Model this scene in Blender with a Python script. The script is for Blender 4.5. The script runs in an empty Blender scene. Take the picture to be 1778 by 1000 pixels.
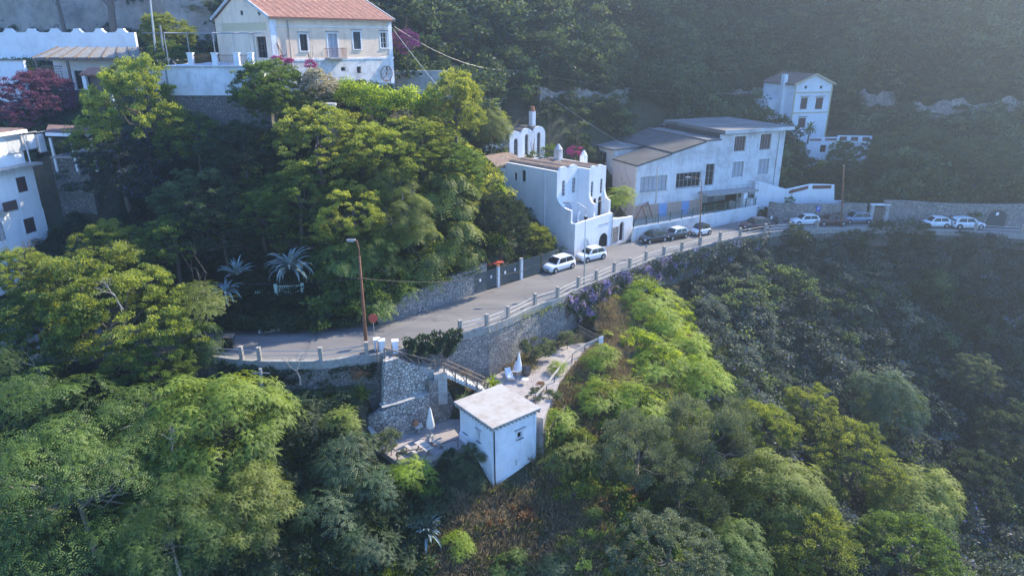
import bpy, bmesh, math, random
import numpy as np
from mathutils import Vector, Matrix
from mathutils.geometry import tessellate_polygon
S = bpy.context.scene
COL = S.collection
rad = math.radians
# ------------------------------------------------------------------ camera, world, sun
CAMZ, PITCH, FPX = 31.7, rad(20), 1180.0
cam_d = bpy.data.cameras.new("camera"); cam = bpy.data.objects.new("camera", cam_d); COL.objects.link(cam)
cam.location = (0, 0, CAMZ); cam.rotation_euler = (math.pi/2 - PITCH, 0, 0)
cam_d.sensor_width = 36; cam_d.lens = FPX/1778*36; cam_d.clip_start = .5; cam_d.clip_end = 3000
S.camera = cam
SUN_AZ = rad(38.5)      # from +X towards +Y
SUN_EL = rad(38)
w = bpy.data.worlds.new("World"); S.world = w; w.use_nodes = True
nt = w.node_tree; sky = nt.nodes.new("ShaderNodeTexSky"); sky.sky_type = 'NISHITA'; sky.sun_disc = False
sky.sun_elevation = SUN_EL; sky.sun_rotation = math.pi/2 - SUN_AZ; sky.altitude = 100; sky.air_density = 1.3; sky.dust_density = .6; sky.ozone_density = 2.2
tn = nt.nodes.new('ShaderNodeMix'); tn.data_type = 'RGBA'; tn.blend_type = 'MULTIPLY'; tn.inputs[0].default_value = 1; tn.inputs[7].default_value = (.62, .95, 1.5, 1); nt.links.new(sky.outputs[0], tn.inputs[6]); nt.links.new(tn.outputs[2], nt.nodes["Background"].inputs[0]); nt.nodes["Background"].inputs[1].default_value = .15
sl = bpy.data.lights.new("sun", 'SUN'); so = bpy.data.objects.new("sun", sl); COL.objects.link(so)
sl.energy = 5.0; sl.angle = rad(.6); sl.color = (1, .88, .68)
sdir = Vector((math.cos(SUN_AZ)*math.cos(SUN_EL), math.sin(SUN_AZ)*math.cos(SUN_EL), math.sin(SUN_EL)))
so.rotation_euler = sdir.to_track_quat('Z', 'Y').to_euler(); so.location = (60, 60, 150)
S.view_settings.view_transform = 'Standard'; S.view_settings.look = 'None'; S.view_settings.exposure = 1.15; S.view_settings.gamma = 1
S.render.engine = 'CYCLES'
cy = S.cycles; cy.max_bounces = 6; cy.diffuse_bounces = 3; cy.transmission_bounces = 4; cy.glossy_bounces = 2; cy.transparent_max_bounces = 6; cy.volume_bounces = 0
# ------------------------------------------------------------------ pixel of the photo -> point in the place
cP, sP = math.cos(PITCH), math.sin(PITCH)
def ray(px, py):
    x = (px-889)/FPX; y = (py-500)/FPX
    return Vector((x, cP-y*sP, -sP-y*cP))
def PZ(px, py, z):
    d = ray(px, py); return Vector((0, 0, CAMZ)) + d*((z-CAMZ)/d.z)
def PT(px, py, t): return Vector((0, 0, CAMZ)) + ray(px, py)*t
def PYY(px, py, Y):
    d = ray(px, py); return Vector((0, 0, CAMZ)) + d*(Y/d.y)
def pix(p):
    v = Vector(p)-Vector((0, 0, CAMZ)); t = v.y*cP - v.z*sP; up = v.y*sP + v.z*cP
    return 889+FPX*v.x/t, 500-FPX*up/t, t
# ------------------------------------------------------------------ materials
MATS = {}
def nodes(name):
    m = bpy.data.materials.new(name); m.use_nodes = True; n = m.node_tree.nodes; b = n["Principled BSDF"]
    MATS[name] = m
    return m, m.node_tree, b
def N(nt, t, **kw):
    n = nt.nodes.new(t)
    for k, v in kw.items():
        if hasattr(n, k): setattr(n, k, v)
        else: n.inputs[k.replace('_', ' ')].default_value = v
    return n
def rgb(c): return (c[0], c[1], c[2], 1)
def mixc(nt, fac, a, b, mode='MIX'):
    m = nt.nodes.new("ShaderNodeMix"); m.data_type = 'RGBA'; m.blend_type = mode
    for sock, v in ((0, fac), (6, a), (7, b)):
        if hasattr(v, 'is_linked') or hasattr(v, 'links'): nt.links.new(v, m.inputs[sock])
        else: m.inputs[sock].default_value = v if sock == 0 else rgb(v)
    return m.outputs[2]
def ramp(nt, src, p0, p1, c0=(0, 0, 0), c1=(1, 1, 1)):
    r = nt.nodes.new("ShaderNodeValToRGB"); r.color_ramp.elements[0].position = p0; r.color_ramp.elements[1].position = p1
    r.color_ramp.elements[0].color = rgb(c0); r.color_ramp.elements[1].color = rgb(c1)
    nt.links.new(src, r.inputs[0]); return r.outputs[0]
def noise(nt, scale, detail=4, rough=.6, vec=None, stretch=None):
    n = N(nt, "ShaderNodeTexNoise"); n.inputs['Scale'].default_value = scale; n.inputs['Detail'].default_value = detail; n.inputs['Roughness'].default_value = rough
    if vec is None: vec = nt.nodes.new("ShaderNodeTexCoord").outputs['Object']
    if stretch:
        mp = nt.nodes.new("ShaderNodeMapping"); mp.inputs['Scale'].default_value = stretch; nt.links.new(vec, mp.inputs[0]); vec = mp.outputs[0]
    nt.links.new(vec, n.inputs['Vector']); return n.outputs['Fac']
def bump(nt, b, h, s=.3, d=.05):
    n = nt.nodes.new("ShaderNodeBump"); n.inputs['Strength'].default_value = s; n.inputs['Distance'].default_value = d
    nt.links.new(h, n.inputs['Height']); nt.links.new(n.outputs[0], b.inputs['Normal'])
def mat(name, c1, c2=None, scale=2., rough=.85, lo=.35, hi=.65, metal=0., bs=.25, fine=None):
    m, nt, b = nodes(name)
    b.inputs['Roughness'].default_value = rough; b.inputs['Metallic'].default_value = metal
    if c2 is None: c2 = tuple(x*.75 for x in c1)
    f = noise(nt, scale); c = mixc(nt, ramp(nt, f, lo, hi), c1, c2)
    f2 = noise(nt, fine or scale*9, 3)
    c = mixc(nt, ramp(nt, f2, .3, .75, (.82, .82, .82), (1.12, 1.12, 1.12)), c, c, 'MIX') if False else c
    mm = nt.nodes.new("ShaderNodeMix"); mm.data_type = 'RGBA'; mm.blend_type = 'MULTIPLY'; mm.inputs[0].default_value = 1
    nt.links.new(c, mm.inputs[6]); nt.links.new(ramp(nt, f2, .25, .75, (.8, .8, .8), (1.1, 1.1, 1.1)), mm.inputs[7])
    nt.links.new(mm.outputs[2], b.inputs['Base Color'])
    bump(nt, b, f2, bs)
    return m
def plaster(name, base, stain, amt=.5, streak=True, rough=.9, scale=.5):
    """painted render with weather streaks and patches of its own"""
    m, nt, b = nodes(name); b.inputs['Roughness'].default_value = rough
    n1 = noise(nt, scale, 6, .7); n2 = noise(nt, 1.6, 5, .7, stretch=(1.6, 1.6, .18)); n3 = noise(nt, 9, 4, .7)
    c = mixc(nt, ramp(nt, n1, .45, .72, (0, 0, 0), (amt, amt, amt)), base, stain)
    if streak: c = mixc(nt, ramp(nt, n2, .55, .78, (0, 0, 0), (amt, amt, amt)), c, tuple(x*.75 for x in stain))
    c = mixc(nt, ramp(nt, n3, .62, .8, (0, 0, 0), (amt*.7,)*3), c, tuple(x*.8 for x in stain))
    nt.links.new(c, b.inputs['Base Color']); bump(nt, b, n3, .2, .03)
    return m
def stone(name, c1, c2, mortar, scale=2.2, gap=.06, bs=.7, stain=None):
    m, nt, b = nodes(name); b.inputs['Roughness'].default_value = .95
    vec = nt.nodes.new("ShaderNodeTexCoord").outputs['Object']
    nz = N(nt, "ShaderNodeTexNoise"); nz.inputs['Scale'].default_value = 3; nt.links.new(vec, nz.inputs['Vector'])
    wv = nt.nodes.new("ShaderNodeMix"); wv.data_type = 'VECTOR'; wv.inputs[0].default_value = .08
    nt.links.new(vec, wv.inputs[4]); nt.links.new(nz.outputs['Color'], wv.inputs[5])
    v1 = N(nt, "ShaderNodeTexVoronoi", feature='DISTANCE_TO_EDGE'); v1.inputs['Scale'].default_value = scale; nt.links.new(wv.outputs[1], v1.inputs['Vector'])
    v2 = N(nt, "ShaderNodeTexVoronoi"); v2.inputs['Scale'].default_value = scale; nt.links.new(wv.outputs[1], v2.inputs['Vector'])
    sep = nt.nodes.new("ShaderNodeSeparateColor"); nt.links.new(v2.outputs['Color'], sep.inputs[0])
    c = mixc(nt, sep.outputs[0], c1, c2)
    e = ramp(nt, v1.outputs['Distance'], gap*.4, gap)
    c = mixc(nt, e, mortar, c)
    n1 = noise(nt, .35, 5, .7)
    c = mixc(nt, ramp(nt, n1, .5, .75, (0, 0, 0), (.65, .65, .65)), c, stain or tuple(x*.45 for x in c2))
    nt.links.new(c, b.inputs['Base Color']); bump(nt, b, e, bs, .06)
    return m
def leaf_mat(name, dark, mid, light, trans=.4, rough=.55, flower=None, fl=.0, transc=None):
    m, nt, b = nodes(name); nt.nodes.remove(b); out = nt.nodes["Material Output"]
    at = nt.nodes.new("ShaderNodeAttribute"); at.attribute_name = 'tint'
    r = nt.nodes.new("ShaderNodeValToRGB"); cr = r.color_ramp
    cr.elements[0].position = 0; cr.elements[0].color = rgb(dark); cr.elements[1].position = 1; cr.elements[1].color = rgb(light)
    e = cr.elements.new(.5); e.color = rgb(mid); nt.links.new(at.outputs['Fac'], r.inputs[0]); col = r.outputs[0]
    if flower:
        fa = nt.nodes.new("ShaderNodeAttribute"); fa.attribute_name = 'bloom'
        col = mixc(nt, ramp(nt, fa.outputs['Fac'], 1-fl-.01, 1-fl+.01), col, flower)
    oi = nt.nodes.new("ShaderNodeObjectInfo")
    hs = nt.nodes.new("ShaderNodeHueSaturation"); nt.links.new(col, hs.inputs['Color'])
    mr = N(nt, "ShaderNodeMapRange"); nt.links.new(oi.outputs['Random'], mr.inputs[0]); mr.inputs[3].default_value = .85; mr.inputs[4].default_value = 1.2
    nt.links.new(mr.outputs[0], hs.inputs['Value'])
    d = nt.nodes.new("ShaderNodeBsdfDiffuse"); nt.links.new(hs.outputs[0], d.inputs[0])
    t = nt.nodes.new("ShaderNodeBsdfTranslucent")
    tc = mixc(nt, 1.0, hs.outputs[0], transc or (1.7, 1.55, .6), 'MULTIPLY'); nt.links.new(tc, t.inputs[0])
    g = nt.nodes.new("ShaderNodeBsdfGlossy"); g.inputs['Roughness'].default_value = rough; g.inputs[0].default_value = (.5, .5, .5, 1)
    m1 = nt.nodes.new("ShaderNodeMixShader"); m1.inputs[0].default_value = trans
    nt.links.new(d.outputs[0], m1.inputs[1]); nt.links.new(t.outputs[0], m1.inputs[2])
    m2 = nt.nodes.new("ShaderNodeMixShader"); m2.inputs[0].default_value = .05
    nt.links.new(m1.outputs[0], m2.inputs[1]); nt.links.new(g.outputs[0], m2.inputs[2]); nt.links.new(m2.outputs[0], out.inputs[0])
    return m
def plain(name, c, rough=.6, metal=0., coat=0.):
    m, nt, b = nodes(name); b.inputs['Roughness'].default_value = rough; b.inputs['Metallic'].default_value = metal
    b.inputs['Coat Weight'].default_value = coat
    f = noise(nt, 6, 4); c2 = mixc(nt, ramp(nt, f, .3, .7), tuple(x*.85 for x in c), c); nt.links.new(c2, b.inputs['Base Color'])
    return m
def M(n): return MATS[n]
# ------------------------------------------------------------------ mesh builder
class MB:
    def __init__(s): s.v = []; s.f = []
    def add(s, vs, fs):
        k = len(s.v); s.v += [tuple(v) for v in vs]; s.f += [tuple(i+k for i in f) for f in fs]
        return s
    def box(s, c, d, rz=0, axes=None):
        """centre, full sizes, rotation about z (or a 3-vector basis)"""
        c = Vector(c)
        if axes is None:
            ax = (Vector((math.cos(rz), math.sin(rz), 0)), Vector((-math.sin(rz), math.cos(rz), 0)), Vector((0, 0, 1)))
        else: ax = [Vector(a) for a in axes]
        vs = [c + ax[0]*(i*d[0]/2) + ax[1]*(j*d[1]/2) + ax[2]*(k*d[2]/2) for k in (-1, 1) for j in (-1, 1) for i in (-1, 1)]
        return s.add(vs, [(0, 2, 3, 1), (4, 5, 7, 6), (0, 1, 5, 4), (2, 6, 7, 3), (0, 4, 6, 2), (1, 3, 7, 5)])
    def bx(s, x0, x1, y0, y1, z0, z1): return s.box(((x0+x1)/2, (y0+y1)/2, (z0+z1)/2), (abs(x1-x0), abs(y1-y0), abs(z1-z0)))
    def bar(s, a, b, w, h=None, up=(0, 0, 1)):
        a = Vector(a); b = Vector(b); x = (b-a); L = x.length; x.normalize(); u = Vector(up)
        y = u.cross(x)
        if y.length < 1e-4: y = Vector((0, 1, 0)).cross(x)
        y.normalize(); z = x.cross(y)
        return s.box((a+b)/2, (L, w, h or w), axes=(x, y, z))
    def tube(s, pts, r, n=8, caps=True):
        pts = [Vector(p) for p in pts]; rs = r if isinstance(r, (list, tuple)) else [r]*len(pts)
        k = len(s.v); prev = None
        for i, p in enumerate(pts):
            d = (pts[min(i+1, len(pts)-1)]-pts[max(i-1, 0)]).normalized()
            if prev is None:
                a = d.cross(Vector((0, 0, 1)))
                if a.length < .05: a = d.cross(Vector((1, 0, 0)))
            else: a = prev - d*prev.dot(d)
            a.normalize(); prev = a; b = d.cross(a)
            for j in range(n):
                t = 2*math.pi*j/n; s.v.append(tuple(p + (a*math.cos(t)+b*math.sin(t))*rs[i]))
        for i in range(len(pts)-1):
            for j in range(n):
                s.f.append((k+i*n+j, k+i*n+(j+1) % n, k+(i+1)*n+(j+1) % n, k+(i+1)*n+j))
        if caps:
            s.f.append(tuple(k+j for j in range(n))[::-1]); s.f.append(tuple(k+(len(pts)-1)*n+j for j in range(n)))
        return s
    def lathe(s, prof, c=(0, 0, 0), n=16, axis='z'):
        k = len(s.v); c = Vector(c)
        for r, z in prof:
            for j in range(n):
                t = 2*math.pi*j/n; p = Vector((r*math.cos(t), r*math.sin(t), z))
                if axis == 'y': p = Vector((p.x, p.z, p.y))
                if axis == 'x': p = Vector((p.z, p.x, p.y))
                s.v.append(tuple(c+p))
        for i in range(len(prof)-1):
            for j in range(n): s.f.append((k+i*n+j, k+i*n+(j+1) % n, k+(i+1)*n+(j+1) % n, k+(i+1)*n+j))
        s.f.append(tuple(k+j for j in range(n))[::-1]); s.f.append(tuple(k+(len(prof)-1)*n+j for j in range(n)))
        return s
    def plate(s, F, outer, holes=(), d0=0., d1=.3):
        """solid plate in the plane of F (u, v) with real holes, from depth d0 to d1"""
        loops = [list(outer)] + [list(h) for h in holes]
        flat = [p for l in loops for p in l]
        tris = tessellate_polygon([[Vector((p[0], p[1], 0)) for p in l] for l in loops])
        k = len(s.v); n = len(flat)
        for p in flat: s.v.append(tuple(F(p[0], p[1], d0)))
        for p in flat: s.v.append(tuple(F(p[0], p[1], d1)))
        for a, b, c in tris:
            s.f.append((k+a, k+b, k+c)); s.f.append((k+n+c, k+n+b, k+n+a))
        o = 0
        for l in loops:
            m = len(l)
            for i in range(m):
                a, b = o+i, o+(i+1) % m; s.f.append((k+a, k+b, k+n+b, k+n+a))
            o += m
        return s
    def build(s, name, m, parent=None, smooth=False, bevel=0, recalc=True):
        me = bpy.data.meshes.new(name); me.from_pydata(s.v, [], s.f); me.validate()
        if recalc or bevel:
            b = bmesh.new(); b.from_mesh(me); bmesh.ops.recalc_face_normals(b, faces=b.faces)
            if bevel:
                es = [e for e in b.edges if len(e.link_faces) == 2 and e.calc_face_angle(0) > .6]
                bmesh.ops.bevel(b, geom=es, offset=bevel, segments=1, affect='EDGES')
            b.to_mesh(me); b.free()
        me.materials.append(M(m) if isinstance(m, str) else m)
        if smooth: me.polygons.foreach_set('use_smooth', [True]*len(me.polygons))
        o = bpy.data.objects.new(name, me); COL.objects.link(o)
        if parent: o.parent = parent
        return o
def Fr(o, u, w):
    """frame on a wall: origin o, u along, w inward; F(u,v,d)"""
    o = Vector(o); u = Vector(u).normalized(); w = Vector(w).normalized()
    return lambda a, b, d=0.: o + u*a + Vector((0, 0, 1))*b + w*d
def rect(x0, x1, z0, z1): return [(x0, z0), (x1, z0), (x1, z1), (x0, z1)]
def archy(x0, x1, z0, z1, n=8):
    """opening with a round head, z1 = crown"""
    r = (x1-x0)/2; c = (x0+x1)/2
    return [(x0, z0), (x1, z0)] + [(c+r*math.cos(t), z1-r+r*math.sin(t)) for t in [math.pi*i/n for i in range(n+1)]]
def tag(o, label=None, cat=None, group=None, kind=None):
    if label: o['label'] = label
    if cat: o['category'] = cat
    if group: o['group'] = group
    if kind: o['kind'] = kind
    return o
def thing(name, label, cat, loc=(0, 0, 0), rz=0, group=None):
    o = bpy.data.objects.new(name, None); COL.objects.link(o); o.location = loc; o.rotation_euler = (0, 0, rz); o.empty_display_size = .3
    return tag(o, label, cat, group)
def local(o):
    """world -> local of a thing placed with location and z rotation"""
    m = (Matrix.Translation(o.location) @ Matrix.Rotation(o.rotation_euler.z, 4, 'Z')).inverted()
    return lambda p: m @ Vector(p)
def copy_tree(o, parent=None):
    c = o.copy(); COL.objects.link(c)
    if parent: c.parent = parent
    for ch in list(o.children): copy_tree(ch, c)
    return c
# ------------------------------------------------------------------ the ground
RZ = 7.0
outer_px = [(330,612),(421,625),(452,627),(558,627),(655,615),(686,607),(799,578),(845,567),(882,553),(929,530),(968,518),(1004,500),(1035,488),(1066,474),(1093,466),(1121,454),(1152,445),(1183,437),(1215,428),(1250,419),(1285,412),(1330,404),(1390,399),(1440,397),(1520,397),(1600,399),(1697,403),(1778,407)]
inner_px = [(300,572),(400,575),(480,575),(560,572),(640,568),(720,546),(820,513),(890,490),(960,468),(1000,447),(1060,426),(1099,420),(1170,407),(1240,395),(1313,378),(1345,384),(1400,388),(1480,385),(1560,386),(1640,392),(1700,395),(1778,396)]
OUT = [PZ(x, y, RZ) for x, y in outer_px]; INN = [PZ(x, y, RZ) for x, y in inner_px]
OUT = [Vector((-75, 58, RZ)), Vector((-50, 51.5, RZ))] + OUT + [Vector((110, 84, RZ))]
INN = [Vector((-74, 64, RZ)), Vector((-50, 57.5, RZ))] + INN + [Vector((110, 92, RZ))]
ox = np.array([p.x for p in OUT]); oy = np.array([p.y for p in OUT])
ix = np.array([p.x for p in INN]); iy = np.array([p.y for p in INN])
def y_out(x): return np.interp(x, ox, oy)
def y_in(x): return np.interp(x, ix, iy)
LOWER = [(-75,50,3),(-60,47,3),(-40,47,3),(-22,49,3.5),(-12,49.3,3.4),(-6,48.5,-.6),(-9,45,-2),(-4,45,-3.1),(-2.5,45.6,-3.1),(1,44.6,-3.5),(1.2,46.6,-3.3),(4,46.2,-3.5),(3.0,47.5,-3.0),(4.8,48.6,-2.3),(3.8,50,-1.6),(-2,41,-5.2),(-2,36,-8),(8,40,-5),(8,34,-9),
 (-15,44,0),(-15,38,-4),(-15,30,-10),(-30,42,-2),(-30,34,-8),(-45,42,-2),(-45,30,-10),(-70,38,-2),(3,52,1.3),(1,56,1.5),(6,56,1.5),(8.5,58,1.8),(9,62,2.4),(10,66,3),(14,72,3.5),(20,80,3),
 (12,58,.5),(16,62,-.5),(20,62,-2),(20,68,0),(24,76,-1),(30,84,2),(45,90,3),(64,87,3),(80,86,3),(30,72,-8),(43,73,-10),(60,78,-9),(45,63,-15),(30,60,-12),(22,54,-9),(15,50,-6),(12,46,-6),
 (20,44,-11),(30,48,-13),(40,48,-16),(45,55,-19),(60,60,-18),(75,62,-14),(30,36,-15),(50,38,-20),(15,34,-11),(0,28,-12),(-30,22,-15),(-60,24,-12),(95,72,-3),(80,40,-20),(40,20,-22),(0,15,-18),(8,50,-.4),(-2,49,.2)]
UPPER = [(-22,60,9.3),(-14,60,9.6),(-8,60.5,9.6),(-2,65,9.8),(-35,61,10.5),(-45,61,13.2),(-45,64,13.6),(-60,64,14),(-30,64,13),(-50,72,20),(-35,72,20),(-22,66,16),(-22,71,22),(-24,76,25.8),(-15,82,25.8),(-12,76,21),(-8,72,16.5),(-3,70,13),(1,78,11),
 (3,88,9.5),(1,95,10.5),(6,100,11.5),(-4,90,14),(-30,80,25.8),(-36,85,26.5),(-28,92,26.2),(-16,96,27),(-45,88,28.5),(-70,90,28.5),(-45,97,30.5),(-70,97,30.5),(-60,112,44),(-50,102,33.5),(-70,102,33.5),(-20,104,34),(-8,97,21),(0,106,20),(10,105,17),(10,95,8.5),(20,99,7.8),(35,103,7.8),(44,108,9),(30,120,17),(15,117,22),
 (50,112,8.0),(52,118.5,8.8),(57,118.5,9.0),(54,125,13.6),(54,135,16),(70,125,14),(80,110,10.5),(95,100,9),(52,102,9.5),(66,101,10),(80,100,10),(0,125,38),(-40,130,57),(40,150,34),(80,150,42),(97,160,66),(112,173,95),(95,191,97),(126,158,88),(140,143,78),(167,114,68),(149,207,148),(162,192,132),(177,177,120),(132,225,150),(203,149,105),(110,136,60),  # high far ridge is out of view, heights shaped to shade road and ravine
 (60,180,80),(20,160,62),(-20,150,62),(-80,140,62),(-60,160,75),(20,200,95),(60,230,130),(100,250,150),(190,250,150),(125,112,36),(150,90,45),(200,90,80),(-100,110,42),(-100,80,25),(-95,190,80)]
for p in INN: UPPER.append((p.x, p.y+.3, 6.7))
for p in OUT[::2]: UPPER.append((p.x, p.y+1, 6.5))
class TPS:
    def __init__(s, pts, lam=.5):
        s.p = np.array(pts, float); n = len(pts); X = s.p[:, :2]
        K = s.k(X, X) + lam*np.eye(n); P = np.c_[np.ones(n), X]
        A = np.block([[K, P], [P.T, np.zeros((3, 3))]]); s.w = np.linalg.solve(A, np.r_[s.p[:, 2], 0, 0, 0])
    def k(s, A, B):
        r2 = ((A[:, None, :]-B[None])**2).sum(-1)+1e-9; return r2*np.log(r2)*.05
    def __call__(s, X):
        X = np.asarray(X, float).reshape(-1, 2)
        out = np.empty(len(X))
        for i in range(0, len(X), 20000):
            x = X[i:i+20000]; out[i:i+20000] = s.k(x, s.p[:, :2]) @ s.w[:-3] + s.w[-3] + x @ s.w[-2:]
        return out
LO, UP = TPS(LOWER, 1.), TPS(UPPER, 1.)
_rs = np.random.RandomState(7); _ph = _rs.rand(10)*6.28; _fr = _rs.uniform(.12, .9, (10, 2))*_rs.choice([-1, 1], (10, 2))
def gz(X, rough=True):
    X = np.asarray(X, float).reshape(-1, 2); x, y = X[:, 0], X[:, 1]
    lo, up = LO(X), UP(X)
    yo, yi = y_out(x), y_in(x)
    z = np.where(y < yo+.9, lo, up)
    onroad = (y > yo+.9) & (y < yi+.2); z = np.where(onroad, np.minimum(z, 6.6), z)
    nb = (y >= yi+.2) & (y < yi+3); z = np.where(nb, np.minimum(z, 6.7+1.5*(y-yi-.2)), z)
    inlow = (x > -12.2) & (x < -3.2) & (y > 46.4) & (y < 53.4) & (y < yo+.9); z = np.where(inlow, np.minimum(z, -.5), z)
    inup = (x > -4.2) & (x < 10) & (y > 49.6) & (y < yo+.9) & (y < 52.6+1.5*np.maximum(x-(-4), 0)+6) ; z = np.where(inup & (y > 50+np.maximum(x-2, 0)*2.1), np.minimum(z, 1.9+np.maximum(y-60, 0)*.08), z)
    # behind a retaining wall on the inner side the bank starts at the wall's top
    if rough:
        nz = sum(np.sin(_fr[i, 0]*x+_fr[i, 1]*y+_ph[i]) for i in range(10))*.09
        off = ~onroad & ~((x > -13) & (x < 11) & (y > 44) & (y < 60)) & ~((x > 8) & (x < 48) & (y > 78) & (y < 112))
        z = z + np.where(off, nz, 0)
    return z
def g1(x, y): return float(gz([(x, y)])[0])
# terrain sheet: fine in the middle, coarse outside
def axis(lo, hi, a, b, fine, coarse):
    r = list(np.arange(lo, a, coarse)) + list(np.arange(a, b, fine)) + list(np.arange(b, hi+coarse, coarse)); return np.array(r)
ax_ = axis(-130, 230, -62, 85, .8, 4); ay_ = axis(-30, 270, 24, 125, .8, 4)
GX, GY = np.meshgrid(ax_, ay_); gzv = gz(np.c_[GX.ravel(), GY.ravel()])
V = np.c_[GX.ravel(), GY.ravel(), gzv]
nx, ny = len(ax_), len(ay_)
idx = np.arange(nx*ny).reshape(ny, nx); Fq = np.stack([idx[:-1, :-1], idx[:-1, 1:], idx[1:, 1:], idx[1:, :-1]], -1).reshape(-1, 4)
def np_mesh(name, V, Fq, m, tint=None, bloom=None, parent=None, smooth=False):
    me = bpy.data.meshes.new(name); k = Fq.shape[1]
    me.vertices.add(len(V)); me.vertices.foreach_set('co', np.asarray(V, np.float32).ravel())
    me.loops.add(Fq.size); me.loops.foreach_set('vertex_index', Fq.astype(np.int32).ravel())
    me.polygons.add(len(Fq)); me.polygons.foreach_set('loop_start', np.arange(0, Fq.size, k, dtype=np.int32))
    me.update(calc_edges=True)
    for nm, a in (('tint', tint), ('bloom', bloom)):
        if a is not None:
            at = me.attributes.new(nm, 'FLOAT', 'FACE'); at.data.foreach_set('value', np.asarray(a, np.float32))
    if smooth: me.polygons.foreach_set('use_smooth', np.ones(len(Fq), bool))
    me.materials.append(M(m) if isinstance(m, str) else m)
    return me
def np_obj(name, me, parent=None, loc=None):
    o = bpy.data.objects.new(name, me); COL.objects.link(o)
    if parent: o.parent = parent
    if loc is not None: o.location = loc
    return o
def ground_mat():
    m, nt, b = nodes('ground'); b.inputs['Roughness'].default_value = 1
    a = noise(nt, .25, 6, .7); c = mixc(nt, ramp(nt, a, .42, .6), (.045, .05, .022), (.10, .08, .05))
    f = noise(nt, 1.7, 6, .75); c = mixc(nt, ramp(nt, f, .45, .62), c, (.035, .05, .016))
    h = noise(nt, 8, 5, .7); c = mixc(nt, ramp(nt, h, .55, .7, (0, 0, 0), (.7, .7, .7)), c, (.17, .145, .09))
    nt.links.new(c, b.inputs['Base Color']); bump(nt, b, f, 1, .5)
ground_mat()
me = np_mesh('ground', V, Fq, 'ground', smooth=True)
tag(np_obj('ground', me), kind='structure')
far = MB(); far.v = [(-1500, -1500, -60), (1500, -1500, -60), (1500, 1500, -60), (-1500, 1500, -60)]; far.f = [(0, 1, 2, 3)]
tag(far.build('distant_ground', 'ground'), kind='structure')
# ------------------------------------------------------------------ road
def asphalt():
    m, nt, b = nodes('asphalt'); b.inputs['Roughness'].default_value = .9
    a = noise(nt, .3, 5, .65, stretch=(.4, 1.4, 1)); c = mixc(nt, ramp(nt, a, .4, .65), (.15, .142, .138), (.215, .2, .185))
    f = noise(nt, 14, 4, .8); c = mixc(nt, ramp(nt, f, .35, .8, (0, 0, 0), (.45, .45, .45)), c, (.09, .09, .09))
    p = noise(nt, .9, 3, .5); c = mixc(nt, ramp(nt, p, .66, .7, (0, 0, 0), (.55, .55, .55)), c, (.11, .108, .105))
    # tar joints of old repairs
    v = N(nt, "ShaderNodeTexVoronoi", feature='DISTANCE_TO_EDGE'); v.inputs['Scale'].default_value = .11; v.inputs['Randomness'].default_value = 1
    tc_ = nt.nodes.new("ShaderNodeTexCoord").outputs['Object']; nw = N(nt, "ShaderNodeTexNoise"); nw.inputs['Scale'].default_value = .5; nt.links.new(tc_, nw.inputs['Vector']); vm = nt.nodes.new('ShaderNodeVectorMath'); vm.operation = 'MULTIPLY_ADD'; vm.inputs[1].default_value = (5, 5, 5); nt.links.new(nw.outputs['Color'], vm.inputs[0]); nt.links.new(tc_, vm.inputs[2]); nt.links.new(vm.outputs[0], v.inputs['Vector'])
    c = mixc(nt, ramp(nt, v.outputs['Distance'], .006, .014, (.35, .35, .35), (0, 0, 0)), c, (.05, .05, .05))
    nt.links.new(c, b.inputs['Base Color']); bump(nt, b, f, .15, .02)
asphalt()
mat('kerb_stone', (.34, .33, .31), (.22, .22, .2), 3)
def resample(P, step):
    P = [Vector(p) for p in P]; L = [0]
    for a, b in zip(P, P[1:]): L.append(L[-1]+(b-a).length)
    n = max(2, int(L[-1]/step)); out = []
    xs = np.linspace(0, L[-1], n)
    arr = np.array([tuple(p) for p in P]); return [Vector((float(np.interp(x, L, arr[:, 0])), float(np.interp(x, L, arr[:, 1])), float(np.interp(x, L, arr[:, 2])))) for x in xs]
def offset(P, d):
    """shift a polyline sideways in plan (positive = to the left of travel)"""
    out = []
    for i, p in enumerate(P):
        t = (P[min(i+1, len(P)-1)]-P[max(i-1, 0)]); t.z = 0; t.normalize(); out.append(p + Vector((-t.y, t.x, 0))*d)
    return out
xs = np.linspace(-74, 108, 260)
mb = MB()
for x in xs:
    a, b = float(y_out(x)), float(y_in(x))
    mb.v += [(x, a+.05, RZ-.5), (x, a+.05, RZ), (x, b+.1, RZ), (x, b+.1, RZ-.5)]
for i in range(len(xs)-1):
    k = i*4
    for j in range(3): mb.f.append((k+j, k+j+1, k+4+j+1, k+4+j))
tag(mb.build('road', 'asphalt'), kind='structure')
def ribbon(name, m, P, w, z0, z1, kind=None, label=None, cat=None, parent=None, build=True, mb=None, uniform=False):
    """a wall or kerb of width w along P (P = its front line; body to the left)"""
    mb = mb or MB(); Q = offset(P, w); n = len(P)
    zz0 = z0 if isinstance(z0, (list, tuple)) else [z0]*n; zz1 = z1 if isinstance(z1, (list, tuple)) else [z1]*n
    k = len(mb.v)
    for i in range(n):
        mb.v += [(P[i].x, P[i].y, zz0[i]), (P[i].x, P[i].y, zz1[i]), (Q[i].x, Q[i].y, zz1[i]), (Q[i].x, Q[i].y, zz0[i])]
    for i in range(n-1):
        a = k+i*4
        for j in range(4): mb.f.append((a+j, a+(j+1) % 4, a+4+(j+1) % 4, a+4+j))
    mb.f += [(k, k+1, k+2, k+3), (k+4*n-1, k+4*n-2, k+4*n-3, k+4*n-4)]
    if not build: return mb
    o = mb.build(name, m, parent)
    return tag(o, label, cat, kind=kind)
OR = resample(OUT, 1.5)
tag(ribbon('kerb', 'kerb_stone', offset(OR, -.3), .42, RZ-.6, RZ+.12), kind='structure')
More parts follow.
